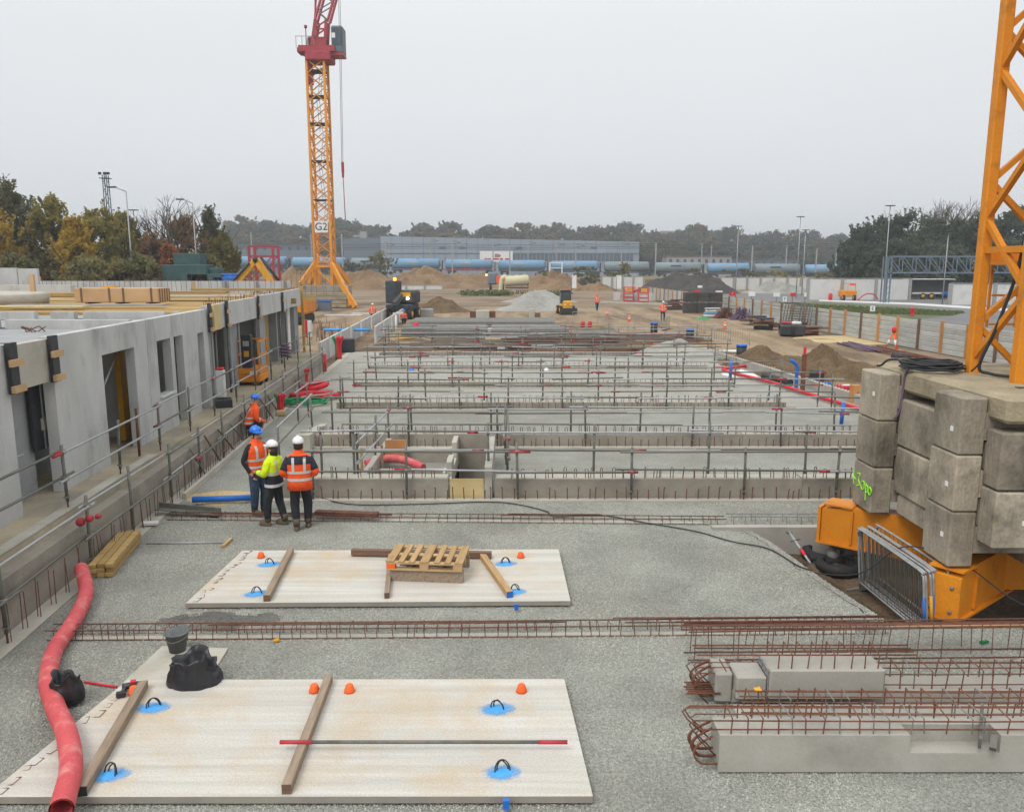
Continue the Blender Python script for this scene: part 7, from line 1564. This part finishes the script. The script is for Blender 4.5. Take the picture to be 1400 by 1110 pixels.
for (u0, u1) in ((-.36, -.27), (-.26, -.16), (-.11, .08), (.11, .2), (.27, .43)): MB().box(((u0 + u1) / 2 * W_, -.09, cz - H2 * .22), ((u1 - u0) * W_, .05, .5)).build('red_word', 'red_paint', t, world=False)
# tank wagons
def wagon(label, pa, pb, blue):
    Y = 250; a, b = PY(pa, 360, Y).x, PY(pb, 360, Y).x; cy_ = 357.5 + ((pa + pb) / 2 - 360) * .0143; z = PY(700, cy_, Y).z; L = b - a; t = thing('tank_wagon', label, 'wagon', ((a + b) / 2, Y, 0), group='parked train of tank wagons'); m = 'tank_blue' if blue else 'tank_grey'
    MB().tube([(-L / 2, 0, z), (-L / 2 + .35, 0, z), (L / 2 - 1.6, 0, z), (L / 2 - 1.2, 0, z)], 1, 20, rs=[.95, 1.5, 1.5, .95]).build('tank', m, t, world=False)
    MB().box((0, 0, z - 1.75), (L - .3, 2.2, .3)).build('underframe', 'bogie', t, world=False)
    for x in (-L / 2 + 2, L / 2 - 2):
        bo = MB().box((x, 0, z - 2.1), (2.6, 2.0, .35)).build('bogie', 'bogie', t, world=False)
        for dx in (-.9, .9):
            MB().lathe([(.45, -.08), (.45, .08)], (x + dx, -.85, z - 2.45), 14, M4=Matrix.Rotation(R(90), 4, 'X')).build('wheel', 'bogie', bo, world=False)
    MB().lathe([(.45, 1.4), (.45, 1.75), (.3, 1.8)], (0, 0, z), 12).build('dome_hatch', m, t, world=False)
    MB().box((L / 2 - .5, 0, z - .4), (.25, 2.0, 2.6)).bar((L / 2 - 1.6, -1.2, z + 1.0), (L / 2 - .5, -1.2, z - 1.4), .15).build('end_ladder', 'bogie', t, world=False)
    MB().box((-L * .1, -1.5, z + .45), (3.2, .06, .45)).build('name_plate', 'house_wall' if blue else 'bogie', t, world=False)
WG = [(322, 398, 1), (400, 478, 1), (480, 533, 0), (535, 607, 1), (609, 679, 1), (681, 751, 1), (753, 823, 1), (826, 893, 0), (896, 964, 0), (967, 1030, 1), (1032, 1099, 0), (1101, 1160, 1)]
od = ['first', 'second', 'third', 'fourth', 'fifth', 'sixth', 'seventh', 'eighth', 'ninth', 'tenth', 'eleventh', 'last']
for k, (a, b, bl_) in enumerate(WG): wagon('%s %s tank wagon of the parked train counted from the left trees' % (od[k], 'light blue' if bl_ else 'weathered grey'), a, b, bl_)
# red graffiti on two of the wagons
for (px, l_) in ((648, 'red sprayed letters along the lower side of the fifth tank wagon'), (622, 'second patch of red sprayed letters on the fifth tank wagon')):
    q = PY(px, 369, 248.4); b = MB(); rg_ = random.Random(px)
    for k in range(9): b.tube(spline([(q.x - 3.5 + k * .8 + rg_.uniform(-.2, .2), 248.35, q.z + rg_.uniform(-.5, -.1)), (q.x - 3.3 + k * .8, 248.35, q.z + rg_.uniform(.2, .6)), (q.x - 3.0 + k * .8, 248.35, q.z + rg_.uniform(-.4, .2))], 3), .12, 5)
    b.build('graffiti', 'red_paint', at=tuple(q), label=l_, cat='graffiti')
# catenary masts
for k, (px, ya, yb, Y) in enumerate(((618, 327, 372, 240), (697, 336, 362, 240), (722, 328, 358, 255), (761, 330, 360, 255), (787, 332, 360, 244), (850, 330, 358, 270), (897, 332, 372, 236), (973, 335, 372, 260), (1029, 336, 380, 240), (1117, 340, 368, 240), (1144, 340, 368, 255), (527, 330, 352, 240), (467, 320, 368, 226), (588, 325, 352, 262), (425, 320, 345, 262), (660, 322, 345, 270), (660 + 14, 330, 350, 245), (1076, 336, 372, 262), (960, 333, 368, 275), (343, 318, 350, 235))):
    a = PY(px, ya, Y); t = thing('catenary_mast', 'thin grey catenary mast standing along the railway', 'mast', (a.x, Y, 1.2), group='catenary masts along the railway')
    MB().box((0, 0, (a.z - 1.2) / 2), (.34, .34, a.z - 1.2)).build('mast_pole', 'grey_post' if k % 2 else 'galv_pale', t, world=False); MB().bar((0, 0, a.z - 2.6), (2.6, -.2, a.z - 2.2), .1).bar((0, 0, a.z - 1.6), (2.6, -.2, a.z - 2.2), .08).build('cantilever', 'cable', t, world=False)
ws = MB()
for Y, py in ((243, 334), (243, 339), (258, 336), (258, 341), (268, 338)):
    z = PY(700, py, Y).z; ws.tube([(-140 + k * 14, Y, z + .25 * math.cos(k * 1.57)) for k in range(22)], .045, 4)
ws.build('overhead_wires', 'cable', at=(0, 250, 10), label='thin overhead wires strung along the railway masts', cat='wires')
q = PY(640, 372, 215); t = thing('white_frame_ladder', 'pale steel ladder frame standing before the wagons', 'ladder', (PY(760, 372, 215).x, 215, 0))
for x in (-1.6, 1.6): MB().box((x, 0, 3), (.3, .3, 6)).build('post', 'sign_white', t, world=False)
for z in (1.5, 3, 4.5, 5.9): MB().box((0, 0, z), (3.2, .2, .2)).build('rung', 'sign_white', t, world=False)
# far grey blocks left and right of the hall
for (pa, pb, ya, yb, Y, m, l_) in ((322, 425, 334, 352, 320, 'hall_side', 'pale grey shed behind the left end of the train'), (912, 1000, 351, 366, 300, 'grey_post', 'low pale rail building with small dark windows'), (1000, 1090, 355, 368, 305, 'hall_side', 'low grey rail shed right of the pale building')):
    a, b = PY(pa, ya, Y), PY(pb, yb, Y); t = thing('rail_building', l_, 'building', ((a.x + b.x) / 2, Y, 0)); MB().box(((a.x + b.x) / 2, Y + 5, a.z / 2), (b.x - a.x, 10, a.z)).build('wall', m, t)
    MB().box(((a.x + b.x) / 2, Y + 5, a.z + .15), (b.x - a.x + .6, 10.6, .3)).build('roof', 'roof_tile', t)
    for k in range(9): MB().box((a.x + (k + .5) * (b.x - a.x) / 9, Y - .04, a.z - 1.6), (1.0, .1, 1.3)).build('window', 'glass_dark', t)
# houses on the ridge
def hz(x, y): 
    v = (y - 340) / 700; return -1 + 24 * (1 - math.exp(-v * 3.2)) * (.75 + .25 * noise.noise(Vector((x * .004, v, 1))))
for k, (px, py, wpx) in enumerate(((915, 320, 24), (944, 322, 14), (962, 325, 16), (980, 324, 14), (1028, 326, 14), (820, 318, 18), (742, 316, 16), (1138, 330, 14), (690, 317, 14), (1145, 328, 10))):
    Y = 560; q = PY(px, py, Y); w_ = wpx * mpp(Y); t = thing('house', 'dark roofed house on the ridge, %s' % ['widest one above the right part of the railway', 'just right of the widest one', 'third right of the widest one', 'fourth right of the widest one', 'alone behind the lamp post', 'above the hall end', 'above the hall middle', 'behind the pines edge', 'above the notice board', 'partly behind the dark pines'][k], 'house', (q.x, Y, hz(q.x, Y)), group='houses on the ridge')
    zb = hz(q.x, Y); h = q.z - zb
    MB().box((0, 0, h / 2 - .8), (w_, 8, h)).build('wall', 'house_wall', t, world=False); MB().extr([(-4.4, 0), (4.4, 0), (0, 3.2)], (-w_ / 2 - .3, 0, h - 1.2), (w_ / 2 + .3, 0, h - 1.2), (0, 1, 0)).build('roof', 'roof_tile', t, world=False)
    for j in range(3): MB().box((-w_ / 3 + j * w_ / 3, -4.02, h - 2.8), (1.2, .06, 1.4)).build('window', 'glass_dark', t, world=False)
    MB().box((w_ * .38, 0, h + 2.0), (.9, .9, 1.6)).build('chimney', 'roof_tile', t, world=False)
# ================================================================== TREES
def crown_mesh(name, m, rx, rz, ncl, nleaf, s, seed, zc, shape='round', open_=.0):
    rg_ = random.Random(seed); b = MB(); ph = [rg_.uniform(0, 6.28) for _ in range(4)]
    for _ in range(ncl):
        u = rg_.uniform(-.98, .98); a = rg_.uniform(0, 6.283)
        lob = 1 + .16 * math.sin(3 * a + ph[0]) + .12 * math.sin(5 * a + ph[1] + 2 * u) + .12 * math.sin(6 * u + ph[2])      # uneven outline
        r = math.sqrt(max(.02, 1 - u * u)) * rg_.uniform(.3, 1.0) * lob
        if shape == 'cone': r *= (1 - .55 * (u + 1) / 2)
        c = (math.cos(a) * r * rx, math.sin(a) * r * rx, zc + u * rz * (.93 + .09 * math.sin(4 * a + ph[3])))
        q = rg_.uniform(.07, .25) * (1.15 - .35 * r)
        leafcloud(b, c, rx * q * 1.2, rx * q * 1.2, rz * q * .85, int(nleaf * (.35 + q * 3)), s, rg_.randint(0, 99999))
    for _ in range(max(6, ncl // 7)):                                                                                        # sprays of twigs beyond the crown
        a = rg_.uniform(0, 6.283); u = rg_.uniform(.1, 1.0); r = math.sqrt(max(.03, 1 - u * u)) * .95; c = Vector((math.cos(a) * r * rx, math.sin(a) * r * rx, zc + u * rz * .95))
        d = Vector((math.cos(a) * .5, math.sin(a) * .5, 1)).normalized() * rz * rg_.uniform(.12, .26)
        for k in range(4): leafcloud(b, c + d * (k / 3), rx * .05, rx * .05, rz * .05, max(4, nleaf // 12), s * .8, rg_.randint(0, 99999))
    return b.mesh(name, m)
def trunk_mesh(name, h, r, seed, spread=.4, nl=6, top=.75):
    rg_ = random.Random(seed); b = MB(); b.tube([(0, 0, 0), (rg_.uniform(-.1, .1), 0, h * .3), (rg_.uniform(-.2, .2), rg_.uniform(-.2, .2), h * top)], 1, 8, rs=[r, r * .75, r * .25])
    for k in range(nl):
        a = rg_.uniform(0, 6.28); z = h * rg_.uniform(.25, top * .85); d = Vector((math.cos(a), math.sin(a), rg_.uniform(.4, 1.1))); L = h * spread * rg_.uniform(.5, 1)
        b.tube([(0, 0, z), Vector((0, 0, z)) + d * L * .5, Vector((0, 0, z)) + d * L + Vector((0, 0, L * .15))], 1, 5, rs=[r * .4, r * .25, r * .08])
    return b.mesh(name, 'bark')
def tree(name, label, px, pyt, Y, wpx, cm, seed, shape='round', ncl=34, nleaf=55, s=.22, pyb=None, zb=0.0, group=None, low=.12):
    q = PY(px, pyt, Y); h = q.z - zb; rx = wpx * mpp(Y) / 2; t = thing(name, label, 'tree', (q.x, Y, zb), group=group); rz = h * (1 - low) / 2
    o = bpy.data.objects.new('crown', crown_mesh('crown', cm, rx, rz, ncl, nleaf, s, seed, h - rz, shape)); col.objects.link(o); o.parent = t
    o = bpy.data.objects.new('trunk', trunk_mesh('trunk', h, max(.12, h * .022), seed)); col.objects.link(o); o.parent = t
    return t
LT = [(8, 252, 84, 70, 'leaf_dark', 'tall dark tree at the frame edge left of the golden trees', 'round'), (-15, 285, 78, 80, 'leaf_gold', 'golden autumn tree cut by the frame edge', 'round'), (66, 272, 82, 62, 'leaf_olive', 'tall olive and gold tree beside the dark one', 'round'),
      (98, 303, 76, 50, 'leaf_gold', 'bright golden yellow tree before the olive ones', 'round'), (137, 286, 84, 78, 'leaf_olive', 'broad olive green tree under the floodlight tower', 'round'), (168, 295, 90, 50, 'leaf_olive', 'olive tree right of the floodlight tower', 'round'),
      (205, 322, 88, 52, 'leaf_brown', 'low brown leaved tree between the two street lamps', 'round'), (232, 336, 80, 34, 'leaf_rust', 'small rusty orange tree above the green containers', 'round'), (250, 300, 94, 58, 'leaf_brown', 'brown autumn tree under the right street lamp', 'round'),
      (286, 288, 100, 46, 'leaf_dark', 'tall dark green tree right of the bare tree', 'cone'), (305, 322, 92, 40, 'leaf_olive', 'dark olive tree at the right end of the left grove', 'round'), (30, 310, 88, 60, 'leaf_dark', 'dark shaded tree behind the golden ones', 'round'), (185, 350, 74, 70, 'leaf_shrub', 'low green shrub under the brown tree', 'round'), (120, 352, 72, 90, 'leaf_shrub', 'wide low shrub at the foot of the olive trees', 'round'), (20, 350, 72, 70, 'leaf_shrub', 'dark shrub at the foot of the golden tree', 'round'), (275, 352, 78, 60, 'leaf_shrub', 'shrub behind the green containers', 'round')]
for k, (px, py, Y, w_, cm, l_, sh) in enumerate(LT): tree('autumn_tree', l_, px, py, Y, w_, cm, 100 + k, sh, ncl=150, nleaf=95, s=.19, low=.06)
def bare(label, px, pyt, Y, wpx, seed, m='bark'):
    q = PY(px, pyt, Y); h = q.z; t = thing('bare_tree', label, 'tree', (q.x, Y, 0)); rg_ = random.Random(seed); b = MB(); tw = MB()
    def grow(p, d, L, r, lv):
        e_ = p + d * L; (b if lv < 2 else tw).tube([p, (p + e_) / 2 + Vector((rg_.uniform(-.05, .05) * L, 0, 0)), e_], 1, 5 if lv < 2 else 4, rs=[r, r * .8, r * .6], cap=False)
        if lv < 5:
            for _ in range(3 if lv < 4 else 2):
                dd = (d + Vector((rg_.uniform(-.65, .65), rg_.uniform(-.65, .65), rg_.uniform(-.1, .4)))).normalized(); grow(e_, dd, L * rg_.uniform(.62, .82), r * .6, lv + 1)
    grow(Vector((0, 0, 0)), Vector((0, 0, 1)), h * .3, h * .02, 0)
    s = h / max(v[2] for v in tw.v); b.v = [tuple(c * s for c in v) for v in b.v]; tw.v = [tuple(c * s for c in v) for v in tw.v]
    b.build('trunk', m, t, world=False); tw.build('crown', m, t, world=False)
bare('bare grey tree with fine twigs between the two street lamps', 238, 268, 90, 50, 3); bare('smaller bare tree in front of the brown trees', 215, 290, 92, 40, 5)
# dark pines on the right
PT = [(1175, 312, 150, 50, 'edge of the dark pines beside the railway'), (1205, 300, 146, 60, 'dark pine left of the tall lamp post'), (1240, 292, 140, 64, 'dark pine right of the tall lamp post'), (1275, 296, 144, 64, 'broad dark pine behind the gantry'), (1310, 302, 142, 60, 'dark pine left of the orange mast'), (1350, 292, 138, 66, 'tall pine seen through the orange mast'), (1392, 288, 136, 66, 'pine at the right frame edge'), (1225, 330, 132, 70, 'low dark bush like pine above the white wall'), (1290, 335, 131, 80, 'low dark bush like pine behind the black lorry'), (1160, 340, 148, 40, 'low dark shrub at the left end of the pines'), (1370, 330, 128, 80, 'low dark pine behind the right white wall')]
for k, (px, py, Y, w_, l_) in enumerate(PT): tree('pine_tree', l_, px, py, Y, w_, 'leaf_pine', 300 + k, 'round', ncl=130, nleaf=90, s=.27, low=.03)
for k, (px, py, l_) in enumerate(((1262, 272, 'bare branching tree above the pines left of centre'), (1295, 266, 'tallest bare tree above the pines'), (1322, 276, 'bare tree beside the orange mast'), (1385, 280, 'bare tree at the frame edge above the pines'), (1240, 284, 'small bare tree over the pines near the lamp post'))): bare(l_, px, py, 150 + k, 40, 40 + k)
# far tree line on the ridge: individual trees sharing six crowns
protos = []
for k in range(6):
    cm = ('leaf_far', 'leaf_far2', 'leaf_far', 'leaf_pine', 'leaf_far2', 'leaf_far')[k]
    protos.append((crown_mesh('crown', cm, 5.2, 5.5 + (k % 3), 52, 60, .5, 500 + k, 7.5, 'cone' if k == 3 else 'round'), trunk_mesh('trunk', 11, .3, 600 + k)))
def fartree(px, pyt, Y, sx=1.0, kind=None, grp='trees on the far ridge', lab_='tree in the long mixed tree line on the far ridge', zb=None):
    k = random.randrange(6) if kind is None else kind; q = PY(px, pyt, Y); zb_ = hz(q.x, Y) if zb is None else zb; h = max(4, q.z - zb_); t = thing('ridge_tree', lab_, 'tree', (q.x, Y, zb_ - .3), rnd(0, 6.28), group=grp)
    s = h / (14.0 + (k % 3)); t.scale = (s * sx, s * sx, s)
    for nm_, me in zip(('crown', 'trunk'), protos[k]):
        o = bpy.data.objects.new(nm_, me); col.objects.link(o); o.parent = t
prof_ = lambda px: 308 + 4 * math.sin(px * .05) + 3 * math.sin(px * .13) + max(0, px - 850) * .035
px = 305
while px < 1185:
    fartree(px, prof_(px) + rnd(-5, 6) - (6 if px < 480 else 0), rnd(470, 520), rnd(.9, 1.3)); px += rnd(6, 10)
px = 300
while px < 1185: fartree(px, prof_(px) + 12 + rnd(-3, 6), rnd(410, 450), rnd(1.2, 1.6)); px += rnd(9, 15)
px = 305
while px < 1180: 
    fartree(px, prof_(px) + 24 + rnd(-3, 6), rnd(370, 395), rnd(1.3, 1.7), lab_='tree in the front row at the foot of the far ridge', grp='trees at the foot of the far ridge'); px += rnd(10, 16)
# shrubs along the railway
for k, (px, py, w_, Y, l_) in enumerate(((518, 346, 52, 205, 'large dark shrub right of the far crane'), (478, 360, 40, 205, 'low shrub left of the large dark one'), (350, 366, 60, 190, 'low hedge left of the far crane'), (410, 366, 60, 195, 'low hedge behind the far crane mast'), (800, 366, 60, 200, 'shrub before the wagons beside the feather flag'), (855, 358, 14, 190, 'thin poplar like young tree by the wagons'), (840, 372, 50, 190, 'low shrub behind the pale wall segment'), (1010, 368, 60, 205, 'olive shrub growing behind the black soil'), (1060, 370, 70, 205, 'shrub before the right tank wagons'), (955, 368, 40, 175, 'yellowish shrub on the black soil heap'), (1130, 372, 50, 200, 'shrub at the right end of the train'), (750, 371, 50, 205, 'shrub behind the brown spoil'))):
    tree('shrub', l_, px, py, Y, w_, ('leaf_shrub', 'leaf_dark', 'leaf_olive')[k % 3], 700 + k, 'round', ncl=22, nleaf=55, s=.4, low=0.0)
# ================================================================== AIR
hzm = bpy.data.materials.new('haze'); hzm.use_nodes = True; tt = hzm.node_tree; tt.nodes.clear(); ou = tt.nodes.new('ShaderNodeOutputMaterial'); pv = tt.nodes.new('ShaderNodeVolumePrincipled')
pv.inputs['Color'].default_value = (.80, .86, .92, 1); pv.inputs['Density'].default_value = HAZE; pv.inputs['Anisotropy'].default_value = .2; tt.links.new(pv.outputs[0], ou.inputs['Volume']); M['haze'] = hzm
if HAZE: MB().box((0, 1270, 29), (2860, 2720, 64)).build('haze', 'haze', kind='stuff', label='thin pale autumn haze over the whole site', cat='haze')
